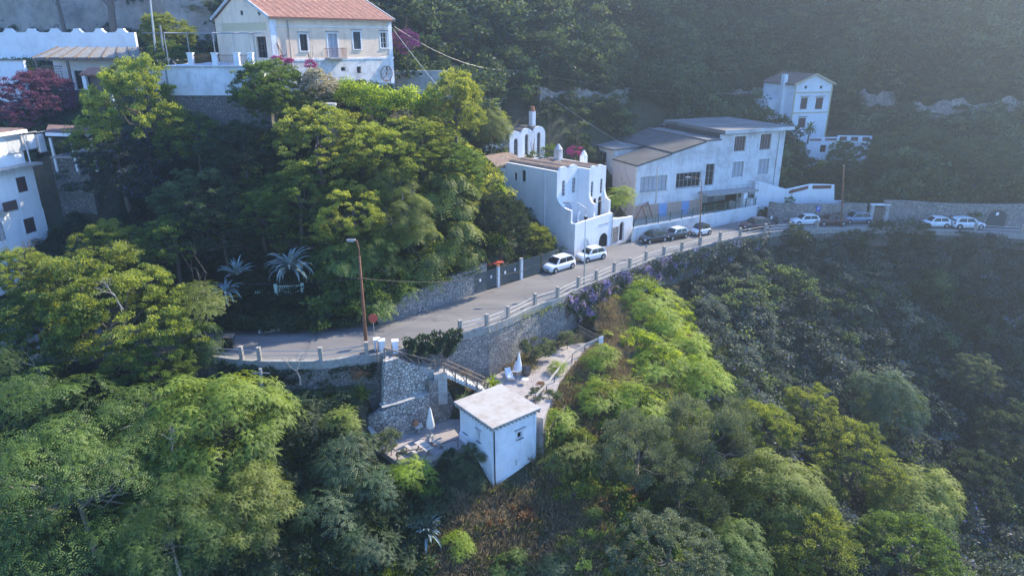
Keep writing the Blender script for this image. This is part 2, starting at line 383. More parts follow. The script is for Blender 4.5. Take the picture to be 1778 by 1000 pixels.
# ------------------------------------------------------------------ stone walls, terraces, stair, tower
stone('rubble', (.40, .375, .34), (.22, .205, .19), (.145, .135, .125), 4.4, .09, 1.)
stone('rubble_pale', (.54, .51, .46), (.30, .28, .25), (.15, .14, .13), 3.7, .10, 1.)
stone('rubble_small', (.44, .40, .35), (.24, .21, .18), (.15, .135, .12), 5.2, .12, 1.)
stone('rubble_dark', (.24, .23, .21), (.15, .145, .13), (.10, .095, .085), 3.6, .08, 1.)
plaster('old_render', (.42, .41, .39), (.18, .17, .15), .8, scale=.6)
mat('gravel', (.40, .36, .34), (.30, .27, .255), 1.2, .95, fine=22, bs=.6)
mat('concrete', (.42, .41, .39), (.28, .27, .25), 2.5)
mat('concrete_pale', (.6, .59, .56), (.42, .41, .38), 2.5)
plaster('white_paint', (.80, .81, .82), (.5, .5, .48), .35, scale=.8)
plaster('tower_paint', (.80, .82, .84), (.52, .53, .52), .5, scale=.9)
plaster('tower_roof', (.40, .375, .345), (.27, .215, .16), .85, streak=False, scale=.9)
mat('old_wood', (.22, .17, .13), (.12, .09, .07), 5); mat('grey_wood', (.27, .20, .155), (.15, .11, .09), 5); mat('pale_wood', (.55, .5, .43), (.38, .33, .28), 5)
plain('dark_iron', (.03, .03, .035), .5, .3); plain('glass_dark', (.015, .02, .025), .12); MATS['glass_dark'].node_tree.nodes['Principled BSDF'].inputs['Specular IOR Level'].default_value = .25; plain('white_gloss', (.8, .8, .8), .4)
plain('canvas', (.78, .74, .66), .9); plain('white_canvas', (.8, .81, .82), .9); plain('steel', (.4, .4, .42), .4, .6); plain('terracotta', (.4, .16, .08), .9)
plain('grey_slate', (.16, .16, .17), .7); plain('hood_grey', (.4, .4, .4), .8)
def PV(px, py, A, B):
    """where the sight line of a photo pixel meets the upright plane through A and B"""
    a = Vector((A[0], A[1], 0)); u = Vector((B[0]-A[0], B[1]-A[1], 0)).normalized(); n = Vector((u.y, -u.x, 0)); d = ray(px, py)
    t = n.dot(a)/n.dot(Vector((d.x, d.y, 0))); return Vector((0, 0, CAMZ)) + d*t
def upright(name, m, A, B, pts, thick, parent=None, holes=(), **kw):
    a = Vector((A[0], A[1], 0)); u = (Vector((B[0], B[1], 0))-a).normalized(); wv = Vector((-u.y, u.x, 0))
    F = Fr(a, u, wv); q = [((p-a).dot(u), p.z) for p in [PV(x, y, A, B) for x, y in pts]]
    return MB().plate(F, q, holes, 0, thick).build(name, m, parent)
# the tall wall that carries the road
k0 = [i for i, p in enumerate(OR)]
WR = offset(OR, -.22)
def zb(P, drop=1.2): return [min(g1(p.x, p.y-.6), g1(p.x, p.y-1.5))-drop for p in P]
iA = min(i for i, p in enumerate(WR) if p.x > -12.2); iB = min(i for i, p in enumerate(WR) if p.x > 12.5)
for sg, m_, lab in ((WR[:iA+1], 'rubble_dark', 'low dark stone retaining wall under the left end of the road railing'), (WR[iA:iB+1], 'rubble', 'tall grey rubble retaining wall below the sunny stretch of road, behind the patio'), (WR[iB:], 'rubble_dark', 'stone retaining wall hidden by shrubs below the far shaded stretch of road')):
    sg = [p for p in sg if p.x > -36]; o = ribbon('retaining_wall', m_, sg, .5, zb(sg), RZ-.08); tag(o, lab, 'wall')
# terraces
A0, B0 = (-9.29, 50.17), (-5.45, 52.99)
mb = MB(); pl = [(-11.4, 48.6), (-9.0, 46.2), (-4.4, 48.2), (-2.2, 50.6), (-2.6, 52.4), (-4.7, 53.5), (-9.5, 50.4)]
mb.plate(lambda a, b, d: Vector((a, b, -d)), pl, (), 0, 2.6); o = mb.build('lower_patio', 'gravel'); tag(o, kind='structure')
mb = MB(); pl = [(-3.6, 54.6), (-2.3, 52.0), (1.0, 50.0), (2.6, 49.4), (3.3, 51.9), (4.3, 55.6), (6.0, 59.2), (9.4, 65.2), (8.6, 67.5), (4, 62.5), (-.4, 58.6)]
mb.plate(lambda a, b, d: Vector((a, b, 2.2-d)), pl, (), 0, 4); o = mb.build('upper_patio', 'gravel'); tag(o, kind='structure')
# lower stone wall with its ledge, behind the lower patio
def pathwall(name, m, P, tops, base, w, lab):
    o = ribbon(name, m, [Vector((x, y, 0)) for x, y in P], w, base, tops); return tag(o, lab, 'wall')
P = [(-13.0, 50.0), (-12.0, 49.5), (-10.7, 49.35), (-9.29, 50.17), (-8.4, 50.82), (-7.1, 51.78)]
pathwall('stone_wall', 'rubble_pale', P, [1.6, 2.2, 2.9, 3.15, 3.15, 3.15], -2.5, .95, 'pale stone wall with a smooth ledge on top, behind the closed parasol and barbecue')
lg = MB(); ribbon('ledge', 'concrete', [Vector((x, y, 0)) for x, y in P[2:]], .9, 3.155, 3.23, mb=lg, build=False)
led = tag(lg.build('ledge', 'concrete', bpy.data.objects['stone_wall']))
P = [(-7.08, 51.8), (-6.2, 52.44), (-5.45, 52.99), (-4.9, 53.5)]
pathwall('stone_pier', 'rubble_small', P, [4.3, 4.2, 2.6, .6], -2.5, .85, 'broad stepped stone pier at the foot of the stair landing')
n_ = Vector((-.59, .81)); off = .55
A1 = (A0[0]+n_.x*off-1.2*.81, A0[1]+n_.y*off-1.2*.59); B1 = (-7.0+n_.x*off, 51.85+n_.y*off)
o = upright('stone_wall', 'rubble_pale', A1, B1, [(665, 712), (668, 628), (690, 622), (712, 633), (745, 655), (752, 700)], .45); tag(o, 'light crazy stone wall beneath the first flight of the stair', 'wall')
sl_ = MB(); a, b, z0, z1 = Vector((-13.3, 51.1, 0)), Vector((-11.0, 48.3, 0)), 2.3, .8
for t0, t1 in ((0, 1),):
    u = (b-a).normalized(); n = Vector((u.y, -u.x, 0))
    vs = []
    for p, z in ((a, z0), (b, z1)):
        for q in (p-n*.2, p+n*.2): vs += [(q.x, q.y, z-4), (q.x, q.y, z)]
    sl_.add(vs, [(0, 1, 3, 2), (4, 6, 7, 5), (1, 5, 7, 3), (0, 4, 5, 1), (2, 3, 7, 6)])
tag(sl_.build('patio_side_wall', 'concrete'), 'smooth grey sloping side wall at the left edge of the lower patio', 'wall')
# ---- stair
st = thing('outdoor_stair', 'stone stair with a rustic pole railing running down from the road to the patio', 'stair', (-10.6, 51.6, 7))
Ls = local(st)
s0, s1 = Vector((-10.8, 51.45, 6.95)), Vector((-6.9, 53.3, 4.9)); e0, e1 = Vector((-6.0, 53.15, 4.7)), Vector((-2.3, 54.2, 2.25))
fl = MB()
def flight(mb, a, b, n, w, base=None, th=.5):
    d = (b-a); h = Vector((d.x, d.y, 0)); L = h.length; h.normalize(); ang = math.atan2(h.y, h.x)
    for i in range(n):
        c = a + Vector((d.x, d.y, 0))*((i+.5)/n); zt = a.z + d.z*i/n
        zb_ = (zt-th) if base is None else base
        mb.box((c.x, c.y, (zt+zb_)/2), (L/n+.02, w, zt-zb_), ang)
flight(fl, s0, s1, 12, 1.3, 2.0); fl.box((-6.4, 53.1, 3.3), (1.1, 1.5, 3.0), rad(20))
o = fl.build('upper_flight', 'concrete'); o.data.transform(Matrix.Translation(-st.location)); o.parent = st
fl = MB(); flight(fl, e0, e1, 15, 1.15, th=.38); o = fl.build('lower_flight', 'concrete_pale'); o.data.transform(Matrix.Translation(-st.location)); o.parent = st
def railing(a, b, n, side, h=.95, diag=True, mpost='grey_wood', par=st, nm='handrail'):
    d = b-a; hh = Vector((d.x, d.y, 0)).normalized(); sd = Vector((-hh.y, hh.x, 0))*side; a = a+sd; b = b+sd
    rl = MB(); rl.bar(a+Vector((0, 0, h)), b+Vector((0, 0, h)), .1)
    for i in range(n):
        p, q = a+d*(i/n), a+d*((i+1)/n)
        if diag: rl.bar(p+Vector((0, 0, h*.95)), q+Vector((0, 0, .12)), .07)
    o = rl.build(nm, mpost); o.data.transform(Matrix.Translation(-par.location)); o.parent = par
    for i in range(n+1):
        p = a+d*(i/n); o = MB().box(p+Vector((0, 0, h/2-.1)), (.11, .11, h+.2), 0).build('post', mpost); o.data.transform(Matrix.Translation(-par.location)); o.parent = par
railing(s0, s1, 3, -.62); railing(s0+Vector((.9, .45, -.4)), s1, 3, .62); railing(e0, e1, 4, -.55); railing(e0, e1, 4, .55)
railing(Vector((-11.3, 51.9, 7.0)), Vector((-11.1, 50.7, 6.95)), 1, 0)
# ---- white gate pillars at the head of the stair
for x, y, lab in ((655, 607, 'white square pillar beside the rusty street light pole'), (664, 609, 'slim white gate pillar at the head of the stair, next to the stouter one'), (687, 610, 'white gate pillar on the right of the stair opening, next to the ivy')):
    p = PZ(x, y, RZ); t = thing('gate_pillar', lab, 'pillar', (p.x, p.y, RZ-.1), .2, 'white pillars at the stair gate')
    MB().bx(-.24, .24, -.24, .24, 0, 1.05).build('shaft', 'white_paint', t); MB().bx(-.28, .28, -.28, .28, 1.052, 1.14).build('cap', 'white_paint', t)
# ---- tower
TC = Vector((-1.25, 49.5, 0)); TA = math.atan2(3.0, 3.74)
tw = thing('white_tower', 'small square white tower house with a flat cream roof, in front of the patio', 'tower', (TC.x, TC.y, -2.6), TA)
TH, tx, ty = 5.75, 2.15, 2.3
def batter(mb, x0, x1, y0, y1, z0, z1, k=.1):
    vs = [(x0-k, y0-k, z0), (x1+k, y0-k, z0), (x1+k, y1+k, z0), (x0-k, y1+k, z0), (x0, y0, z1), (x1, y0, z1), (x1, y1, z1), (x0, y1, z1)]
    return mb.add(vs, [(0, 1, 2, 3), (4, 5, 6, 7), (0, 1, 5, 4), (1, 2, 6, 5), (2, 3, 7, 6), (3, 0, 4, 7)])
def wallbox(parent, m, x0, x1, y0, y1, z0, z1, front=(), left=(), right=(), back=(), th=.25, name='wall', tops=None):
    """four upright walls with real openings (rect loops in wall coordinates)"""
    tops = tops or {}
    mb = MB()
    mb.plate(Fr((0, y0, 0), (1, 0, 0), (0, 1, 0)), tops.get('front') or rect(x0, x1, z0, z1), front, 0, th)
    mb.plate(Fr((0, y1-th, 0), (1, 0, 0), (0, 1, 0)), tops.get('back') or rect(x0, x1, z0, z1), back, 0, th)
    mb.plate(Fr((x0, 0, 0), (0, 1, 0), (1, 0, 0)), tops.get('left') or rect(y0+th, y1-th, z0, z1), left, 0, th)
    mb.plate(Fr((x1-th, 0, 0), (0, 1, 0), (1, 0, 0)), tops.get('right') or rect(y0+th, y1-th, z0, z1), right, 0, th)
    return mb.build(name, m, parent)
def window(parent, F, x0, x1, z0, z1, frame='white_gloss', pane='glass_dark', inset=.14, fw=.06, mull=1, bars=0, sill=None, surround=None, hood=None, name='window', arch=False, shutter=None):
    """frame with mullions, its pane, and on request sill, surround and hood; F maps wall coordinates"""
    mb = MB()
    def bxF(mb, a0, a1, b0, b1, d0, d1): mb.plate(F, rect(a0, a1, b0, b1), (), d0, d1)
    out = archy(x0, x1, z0, z1) if arch else rect(x0, x1, z0, z1)
    inn = archy(x0+fw, x1-fw, z0+fw, z1-fw) if arch else rect(x0+fw, x1-fw, z0+fw, z1-fw)
    mb.plate(F, out, [inn], inset-.04, inset+.03)
    for i in range(mull):
        c = x0+(x1-x0)*(i+1)/(mull+1); bxF(mb, c-fw*.45, c+fw*.45, z0+fw, z1-fw, inset-.035, inset+.025)
    for i in range(bars):
        c = z0+(z1-z0)*(i+1)/(bars+1); bxF(mb, x0+fw, x1-fw, c-fw*.35, c+fw*.35, inset-.03, inset+.02)
    w = mb.build(name, frame, parent)
    pn = MB().plate(F, out, (), inset+.035, inset+.05).build('pane', pane, w)
    if shutter:
        sm, op = shutter; wd = (x1-x0)/2
        for s in (0, 1):
            mb = MB()
            if op: a0 = x0-wd-.02 if s == 0 else x1+.02; d0, d1 = -.06, -.01
            else: a0 = x0+.02 if s == 0 else x0+wd+.01; d0, d1 = .02, .07
            a1 = a0+wd-.03
            for i in range(12):
                h = (z1-z0)/12; bxF(mb, a0+.04, a1-.04, z0+h*i+.02, z0+h*(i+1)-.015, d0+.012, d1)
            bxF(mb, a0, a0+.05, z0, z1, d0, d1); bxF(mb, a1-.05, a1, z0, z1, d0, d1)
            mb.build('shutter', sm, w)
    if sill: s = MB(); bxF(s, x0-.12, x1+.12, z0-.09, z0-.005, -.1, .1); s.build('sill', sill, w)
    if surround: s = MB(); s.plate(F, rect(x0-.16, x1+.16, z0-.01, z1+.16), [rect(x0-.005, x1+.005, z0-.0, z1+.005)], -.03, .02); s.build('surround', surround, w)
    if hood: s = MB(); bxF(s, x0-.22, x1+.22, z1+.2, z1+.28, -.16, .02); s.build('hood', hood, w)
    return w
FrT = Fr((0, -ty, 0), (1, 0, 0), (0, 1, 0)); FlT = Fr((-tx, 0, 0), (0, 1, 0), (1, 0, 0))
wf = [rect(.31, .81, 3.75, 4.35), rect(.12, .26, 1.25, 1.8)]; wl = [rect(-.55, -.2, 3.6, 4.5)]
wallbox(tw, 'tower_paint', -tx, tx, -ty, ty, -1.0, TH, wf, wl, th=.3)
for sx in (-1, 1): MB().box((sx*tx, -ty-.0, 2.3), (.22, .22, 6.6)).build('corner_strip', 'tower_paint', tw)
rf = MB(); rf.bx(-tx-.38, tx+.38, -ty-.38, ty+.38, TH+.13, TH+.3); rf.build('roof', 'tower_roof', tw, bevel=.03)
rs = MB(); rs.bx(-tx-.06, tx+.06, -ty-.06, ty+.06, TH-.12, TH+.128); rs.build('cornice', 'tower_paint', tw)
dn = MB()
for i in range(13):
    f = -1+2*i/12
    dn.bx(f*(tx+.2)-.075, f*(tx+.2)+.075, -ty-.36, -ty-.062, TH-.1, TH+.126); dn.bx(f*(tx+.2)-.075, f*(tx+.2)+.075, ty+.062, ty+.36, TH-.1, TH+.126)
    dn.bx(-tx-.36, -tx-.062, f*(ty+.05)-.075, f*(ty+.05)+.075, TH-.1, TH+.126); dn.bx(tx+.062, tx+.36, f*(ty+.05)-.075, f*(ty+.05)+.075, TH-.1, TH+.126)
dn.build('dentil_row', 'tower_roof', tw)
w1 = window(tw, FrT, .31, .81, 3.75, 4.35, fw=.035, mull=0, sill='grey_slate', surround='white_gloss')
hd = MB()
for i in range(5):
    a = -.01+i*.23; hd.plate(FrT, [(a, 4.62+.03*(i % 2)), (a+.225, 4.62+.03*(i % 2)), (a+.19, 4.7), (a+.035, 4.7)], (), -.14, .0)
hd.build('hood', 'hood_grey', w1)
window(tw, FrT, .12, .26, 1.25, 1.8, fw=.02, mull=0, name='slot_window')
w2 = window(tw, FlT, -.55, -.2, 3.6, 4.5, fw=.06, mull=0, sill='grey_slate', surround='white_gloss'); MB().plate(FlT, rect(-.75, 0, 4.68, 4.76), (), -.14, 0).build('hood', 'hood_grey', w2)
MB().tube([(-tx-.16+.1, -ty-.16, TH+.0), (-tx-.02, -ty-.17, TH-.25), (-tx+.02, -ty-.2, -1)], .055).build('downpipe', 'dark_iron', tw)
MB().tube([(-.95, -ty-.03, 4.2), (-.95, -ty-.03, 1)], .012, 5).build('cable', 'dark_iron', tw) if False else None
p = PZ(935, 806, 0)
bt = MB(); bt.add([(tx+.02, -ty+.1, -1.2), (tx+1.4, -ty+.5, -1.2), (tx+1.4, -ty+.9, -1.2), (tx+.02, -ty+.6, -1.2), (tx+.02, -ty+.1, 1.75), (tx+1.25, -ty+.5, 1.15), (tx+1.25, -ty+.9, 1.15), (tx+.02, -ty+.6, 1.75)], [(0, 1, 2, 3), (4, 5, 6, 7), (0, 1, 5, 4), (1, 2, 6, 5), (2, 3, 7, 6), (3, 0, 4, 7)])
bt.build('buttress', 'white_paint', tw)
# dark hatch box against the tower
t = thing('hatch_box', 'white box with a dark grille leaning against the left wall of the tower', 'box', (-3.75, 49.55, 0), TA)
MB().bx(-.45, .45, -.55, .55, 0, .75).build('body', 'white_paint', t); MB().bx(-.3, .3, -.42, .3, .752, .79).build('grille', 'dark_iron', t)
# ---- closed parasols
def parasol(loc, lab, h, r, m, tilt=0.):
    t = thing('closed_parasol', lab, 'parasol', loc, 0, 'closed parasols on the patios'); t.rotation_euler = (tilt, tilt*.6, .3)
    MB().tube([(0, 0, 0), (0, 0, h)], .03, 8).build('pole', 'steel', t)
    mb = MB(); n = 24; rows = [(.05, h-.02), (.10*r/.3, h-.25), (.55*r, h*.72), (.9*r, h*.5), (r*1.0, h*.36), (r*.82, h*.3)]
    for rr, z in rows:
        for j in range(n):
            a = 2*math.pi*j/n; q = rr*(1+.17*math.cos(8*a+z)); mb.v.append((q*math.cos(a), q*math.sin(a), z+(.05*math.cos(8*a) if z < h*.34 else 0)))
    for i in range(len(rows)-1):
        for j in range(n): mb.f.append((i*n+j, i*n+(j+1) % n, (i+1)*n+(j+1) % n, (i+1)*n+j))
    mb.f.append(tuple(range(n)))
    mb.build('canopy', m, t, smooth=True); MB().lathe([(.001, h+.1), (.035, h+.06), (.035, h), (.001, h-.02)][::-1], n=8).build('finial', 'white_gloss', t)
    MB().lathe([(.28, 0), (.28, .06), (.05, .1), (.05, .2)], n=16).build('base', 'concrete', t)
parasol((-6.95, 50.2, 0), 'cream parasol folded shut beside the wooden picnic table on the lower patio', 2.75, .34, 'canvas', rad(1.5))
parasol((.64, 56.5, 2.2), 'white parasol folded shut beside two deck chairs on the upper patio', 2.6, .27, 'white_canvas')
# ---- picnic table and bench
def plank_table(loc, rz, lab, L=1.7, W=.75, H=.74):
    t = thing('picnic_table', lab, 'table', loc, rz); mb = MB()
    for i in range(5): y = -W/2+W*(i+.5)/5; mb.bx(-L/2, L/2, y-W/10+.008, y+W/10-.008, H-.04, H)
    mb.build('tabletop', 'pale_wood', t)
    for sx in (-1, 1): MB().bar((sx*L*.38, -W*.45, 0), (sx*L*.38, W*.3, H-.045), .09).bar((sx*L*.38+.1, W*.45, 0), (sx*L*.38+.1, -W*.3, H-.045), .09).build('leg', 'grey_wood', t)
def bench(loc, rz, lab, L=1.6):
    t = thing('bench', lab, 'bench', loc, rz, 'wooden benches round the picnic table'); mb = MB()
    for i in (0, 1): mb.bx(-L/2, L/2, -.16+i*.17, -.01+i*.17, .41, .45)
    mb.build('seat', 'pale_wood', t)
    for sx in (-1, 1): MB().bar((sx*L*.4, -.16, 0), (sx*L*.4, .1, .4), .07).bar((sx*L*.4+.08, .16, 0), (sx*L*.4+.08, -.1, .4), .07).build('leg', 'grey_wood', t)
tp = PZ(736, 775, .6); plank_table((tp.x, tp.y, 0), rad(-48), 'weathered wooden picnic table in the middle of the lower patio')
tp = PZ(714, 780, .4); bench((tp.x, tp.y, 0), rad(-48), 'wooden bench on the near side of the picnic table, at the patio edge'); tp = PZ(757, 768, .4); bench((tp.x, tp.y, 0), rad(-30), 'wooden bench between the picnic table and the parasol', 1.2)
# ---- barbecue
bp = PZ(727, 752, 0); t = thing('barbecue', 'small barbecue of stone on a stand, against the pale stone wall', 'barbecue', (bp.x, bp.y, 0), rad(30))
MB().bx(-.35, .35, -.25, .25, .62, .86).build('fire_tray', 'concrete_pale', t); MB().bx(-.09, .09, -.09, .09, 0, .615).build('stand', 'concrete', t)
MB().lathe([(.26, .865), (.28, 1.0), (.22, 1.2), (.08, 1.28)], c=(-.2, .1, 0), n=12).build('hood', 'terracotta', t)
# ---- deck chairs, stool and pot on the upper patio
def deck_chair(loc, rz, lab):
    t = thing('deck_chair', lab, 'chair', loc, rz, 'white deck chairs by the parasol')
    a, b, c = (0, -.45, .32), (0, .05, .26), (0, .5, .98)
    mb = MB()
    for p, q in ((a, b), (b, c)):
        p, q = Vector(p), Vector(q); mb.add([p+Vector((-.24, 0, 0)), p+Vector((.24, 0, 0)), q+Vector((.24, 0, 0)), q+Vector((-.24, 0, 0)), p+Vector((-.24, 0, .025)), p+Vector((.24, 0, .025)), q+Vector((.24, 0, .025)), q+Vector((-.24, 0, .025))], [(0, 1, 2, 3), (4, 5, 6, 7), (0, 1, 5, 4), (1, 2, 6, 5), (2, 3, 7, 6), (3, 0, 4, 7)])
    mb.build('sling', 'white_canvas', t)
    for s in (-1, 1):
        MB().bar((s*.27, -.5, .34), (s*.27, .08, .27), .035).bar((s*.27, .05, .25), (s*.27, .52, 1.0), .035).build('side_rail', 'white_gloss', t)
        MB().bar((s*.29, -.42, .3), (s*.29, .45, 0), .035).bar((s*.31, .35, .7), (s*.31, -.35, 0), .035).build('leg', 'white_gloss', t)
q = PZ(885, 657, 2.3); deck_chair((q.x, q.y, 2.2), rad(25), 'white deck chair nearest the cycad on the upper patio')
q = PZ(897, 650, 2.3); deck_chair((q.x, q.y+.5, 2.2), rad(-20), 'blue shaded white deck chair right behind the closed parasol')
q = PZ(902, 664, 2.2); t = thing('side_table', 'small round white table at the foot of the white parasol', 'table', (q.x+.5, q.y-.2, 2.2))
MB().lathe([(.3, .42), (.32, .44), (.32, .46), (.3, .47)], n=20).build('tabletop', 'white_gloss', t)
for i in range(3): a = i*2.1; MB().bar((.2*math.cos(a), .2*math.sin(a), .42), (.28*math.cos(a), .28*math.sin(a), 0), .03).build('leg', 'white_gloss', t)
q = PZ(914, 650, 2.2); t = thing('wooden_barrel', 'dark brown half barrel by the wall behind the white parasol', 'barrel', (q.x, q.y, 2.2))
MB().lathe([(.36, 0), (.42, .25), (.43, .5), (.4, .8)], n=18).build('staves', 'old_wood', t, smooth=True)
for z, r in ((.12, .395), (.68, .425)): MB().lathe([(r, z), (r+.012, z+.03), (r, z+.06)], n=18).build('hoop', 'dark_iron', t)
# ---- fences round the patios
def fence(name, lab, P, h, mrail, mpost, rails=2, step=1.5, pick=False, pw=.09, cat='fence', rw=.05, rh=.09):
    P = [Vector(p) for p in P]; t = thing(name, lab, cat, tuple(P[0])); o0 = P[0].copy()
    R_ = resample(P, step); mb = MB()
    for a, b in zip(R_, R_[1:]):
        for i in range(rails): z = h*(i+1)/rails-.04; mb.bar(a-o0+Vector((0, 0, z)), b-o0+Vector((0, 0, z)), rw, rh)
        if pick:
            n = int((b-a).length/.16)
            for j in range(n): q = a-o0+(b-a)*((j+.5)/n); mb.box(q+Vector((0, 0, h*.5+.05)), (.08, .025, h*.95), math.atan2((b-a).y, (b-a).x))
    mb.build('pickets' if pick else 'rail', mrail, t)
    for p in R_: MB().box(p-o0+Vector((0, 0, h/2-.15)), (pw, pw, h+.35)).build('post', mpost, t)
    return t
F0 = [PZ(690, 798, .0), PZ(735, 792, 0), PZ(795, 775, 0)]
fence('patio_railing', 'low dark wooden railing along the front edge of the lower patio', [(p.x, p.y, 0) for p in F0], .75, 'old_wood', 'old_wood', 1, 1.7)
F1 = [PZ(930, 702, 2.2), PZ(945, 688, 2.2), PZ(965, 660, 2.2), PZ(993, 628, 2.3), PZ(1010, 615, 2.4), PZ(1043, 600, 2.6)]
fence('plank_fence', 'leaning pale weathered plank fence along the outer edge of the upper patio', [tuple(p) for p in F1], .9, 'pale_wood', 'grey_wood', 1, 1.9, rw=.05, rh=.28)
F2 = [PZ(1043, 600, 2.6), PZ(1035, 590, 2.6), PZ(1005, 580, 2.8)]
fence('picket_fence', 'short dark brown picket fence at the far end of the upper patio', [tuple(p) for p in F2], .95, 'old_wood', 'old_wood', 2, 1.6, True)
q = PZ(1043, 601, 2.6); t = thing('fence_post_board', 'tall white board standing at the end of the dark picket fence', 'board', (q.x, q.y, 2.5), .6)
MB().bx(-.28, .28, -.04, .04, 0, 1.15).build('board', 'white_gloss', t); MB().bx(-.05, .05, .042, .12, 0, 1.3).build('stake', 'grey_wood', t)
F3 = [(2.6, 48.6, -.6), (3.9, 50.2, -.2), (4.6, 51.8, .1)]
fence('side_fence', 'rough wooden fence overgrown with creeper to the right of the tower', F3, 1.9, 'grey_wood', 'old_wood', 3, .8, True)
# ------------------------------------------------------------------ buildings
plaster('cream_render', (.84, .64, .47), (.55, .42, .30), .7, scale=.45); plaster('dirty_cream', (.46, .40, .30), (.13, .12, .1), .95, scale=.5)
plaster('white_render', (.80, .81, .82), (.50, .50, .49), .5, scale=.35); plaster('white_shabby', (.70, .71, .71), (.27, .26, .25), .8, scale=.3)
plaster('pink_render', (.56, .52, .52), (.4, .38, .37), .5, scale=.3); plaster('peeling', (.80, .81, .83), (.35, .35, .36), .55, scale=.9); plaster('peeling_dark', (.74, .71, .68), (.30, .27, .24), .8, scale=.8)
mat('roofing_felt', (.105, .105, .105), (.065, .065, .065), .5, .9); mat('roof_slab', (.21, .205, .2), (.13, .128, .125), .4, .9); mat('band_orange', (.52, .36, .27), (.44, .31, .24), 1.5); mat('band_blue', (.26, .42, .68), (.2, .33, .55), 1.2)
plain('brown_door', (.10, .055, .045), .6); plain('brown_shutter', (.09, .05, .045), .6); plain('blue_shutter', (.36, .44, .55), .6); plain('dark_shutter', (.045, .055, .06), .6); plain('grey_frame', (.3, .33, .35), .5); plain('yellow_trim', (.62, .5, .3), .7); plain('curtain', (.45, .47, .5), .9); plain('rust', (.25, .09, .05), .85); plain('green_paint', (.05, .5, .18), .4); plain('orange_paint', (.6, .2, .05), .5); plain('green_mesh', (.05, .12, .09), .6); plain('pale_green', (.45, .6, .5), .6); plain('terracotta_grille', (.33, .13, .09), .9)
def tiles(name, c1, c2, c3, sx=3.2, axis=0):
    m, nt, b = nodes(name); b.inputs['Roughness'].default_value = .9
    vec = nt.nodes.new("ShaderNodeTexCoord").outputs['Object']
    w = N(nt, "ShaderNodeTexWave"); w.bands_direction = 'XYZ'[axis]; w.inputs['Scale'].default_value = sx*.5; w.inputs['Distortion'].default_value = .6; w.inputs['Detail'].default_value = 2; w.inputs['Detail Scale'].default_value = 2
    nt.links.new(vec, w.inputs['Vector'])
    n1 = noise(nt, 1.2, 6, .75); n2 = noise(nt, 9, 3)
    c = mixc(nt, ramp(nt, n1, .4, .7), c1, c2); c = mixc(nt, ramp(nt, n2, .4, .75, (0, 0, 0), (.8, .8, .8)), c, c3)
    c = mixc(nt, ramp(nt, w.outputs['Fac'], .05, .4, (.3, .3, .3), (0, 0, 0)), c, tuple(x*.35 for x in c1))
    v = N(nt, "ShaderNodeTexBrick"); v.inputs['Scale'].default_value = 1; v.inputs['Brick Width'].default_value = .3; v.inputs['Row Height'].default_value = .42; v.inputs['Mortar Size'].default_value = .035; v.inputs['Color1'].default_value = (1, 1, 1, 1); v.inputs['Color2'].default_value = (.55, .5, .5, 1); v.inputs['Mortar'].default_value = (.45, .4, .4, 1); nt.links.new(vec, v.inputs['Vector'])
    c = mixc(nt, .75, c, v.outputs['Color'], 'MULTIPLY')
    nt.links.new(c, b.inputs['Base Color']); bump(nt, b, w.outputs['Fac'], .5, .06)
    return m
tiles('red_tiles', (.42, .185, .115), (.24, .11, .075), (.52, .30, .21), 3.0, 0); tiles('brown_tiles', (.26, .16, .12), (.16, .11, .09), (.34, .22, .17), 3.0, 0); tiles('vault_tiles', (.36, .25, .18), (.2, .16, .13), (.45, .33, .25), 3, 1); tiles('mossy_tiles', (.15, .14, .13), (.11, .11, .11), (.22, .19, .16), 3, 1)
mat('reed', (.34, .31, .26), (.2, .18, .15), 4)
class Bld:
    def __init__(s, name, label, cat, A, z, ang, **kw):
        s.t = thing(name, label, cat, (A[0], A[1], z), ang, **kw); s.A = Vector((A[0], A[1], 0)); s.z = z; s.u = Vector((math.cos(ang), math.sin(ang), 0)); s.w = Vector((-math.sin(ang), math.cos(ang), 0))
    def f(s, y=0): return Fr((0, y, 0), (1, 0, 0), (0, 1, 0))
    def l(s, x=0): return Fr((x, 0, 0), (0, 1, 0), (1, 0, 0))
    def pf(s, px, py, y=0):
        a = s.A+s.w*y; p = PV(px, py, a, a+s.u); return ((p-a).dot(s.u), p.z-s.z)
    def pl(s, px, py, x=0):
        a = s.A+s.u*x; p = PV(px, py, a, a+s.w); return ((p-a).dot(s.w), p.z-s.z)
    def bf(s, x0, y0, x1, y1, y=0):
        a, b, c, d = s.pf(x0, y0, y), s.pf(x1, y0, y), s.pf(x1, y1, y), s.pf(x0, y1, y)
        return ((a[0]+d[0])/2, (b[0]+c[0])/2, (c[1]+d[1])/2, (a[1]+b[1])/2)
    def bl(s, x0, y0, x1, y1, x=0):
        a, b, c, d = s.pl(x0, y0, x), s.pl(x1, y0, x), s.pl(x1, y1, x), s.pl(x0, y1, x)
        xs_ = sorted(((a[0]+d[0])/2, (b[0]+c[0])/2)); return (xs_[0], xs_[1], (c[1]+d[1])/2, (a[1]+b[1])/2)
def bxp(mb, F, x0, x1, z0, z1, d0, d1): mb.plate(F, rect(x0, x1, z0, z1), (), d0, d1); return mb
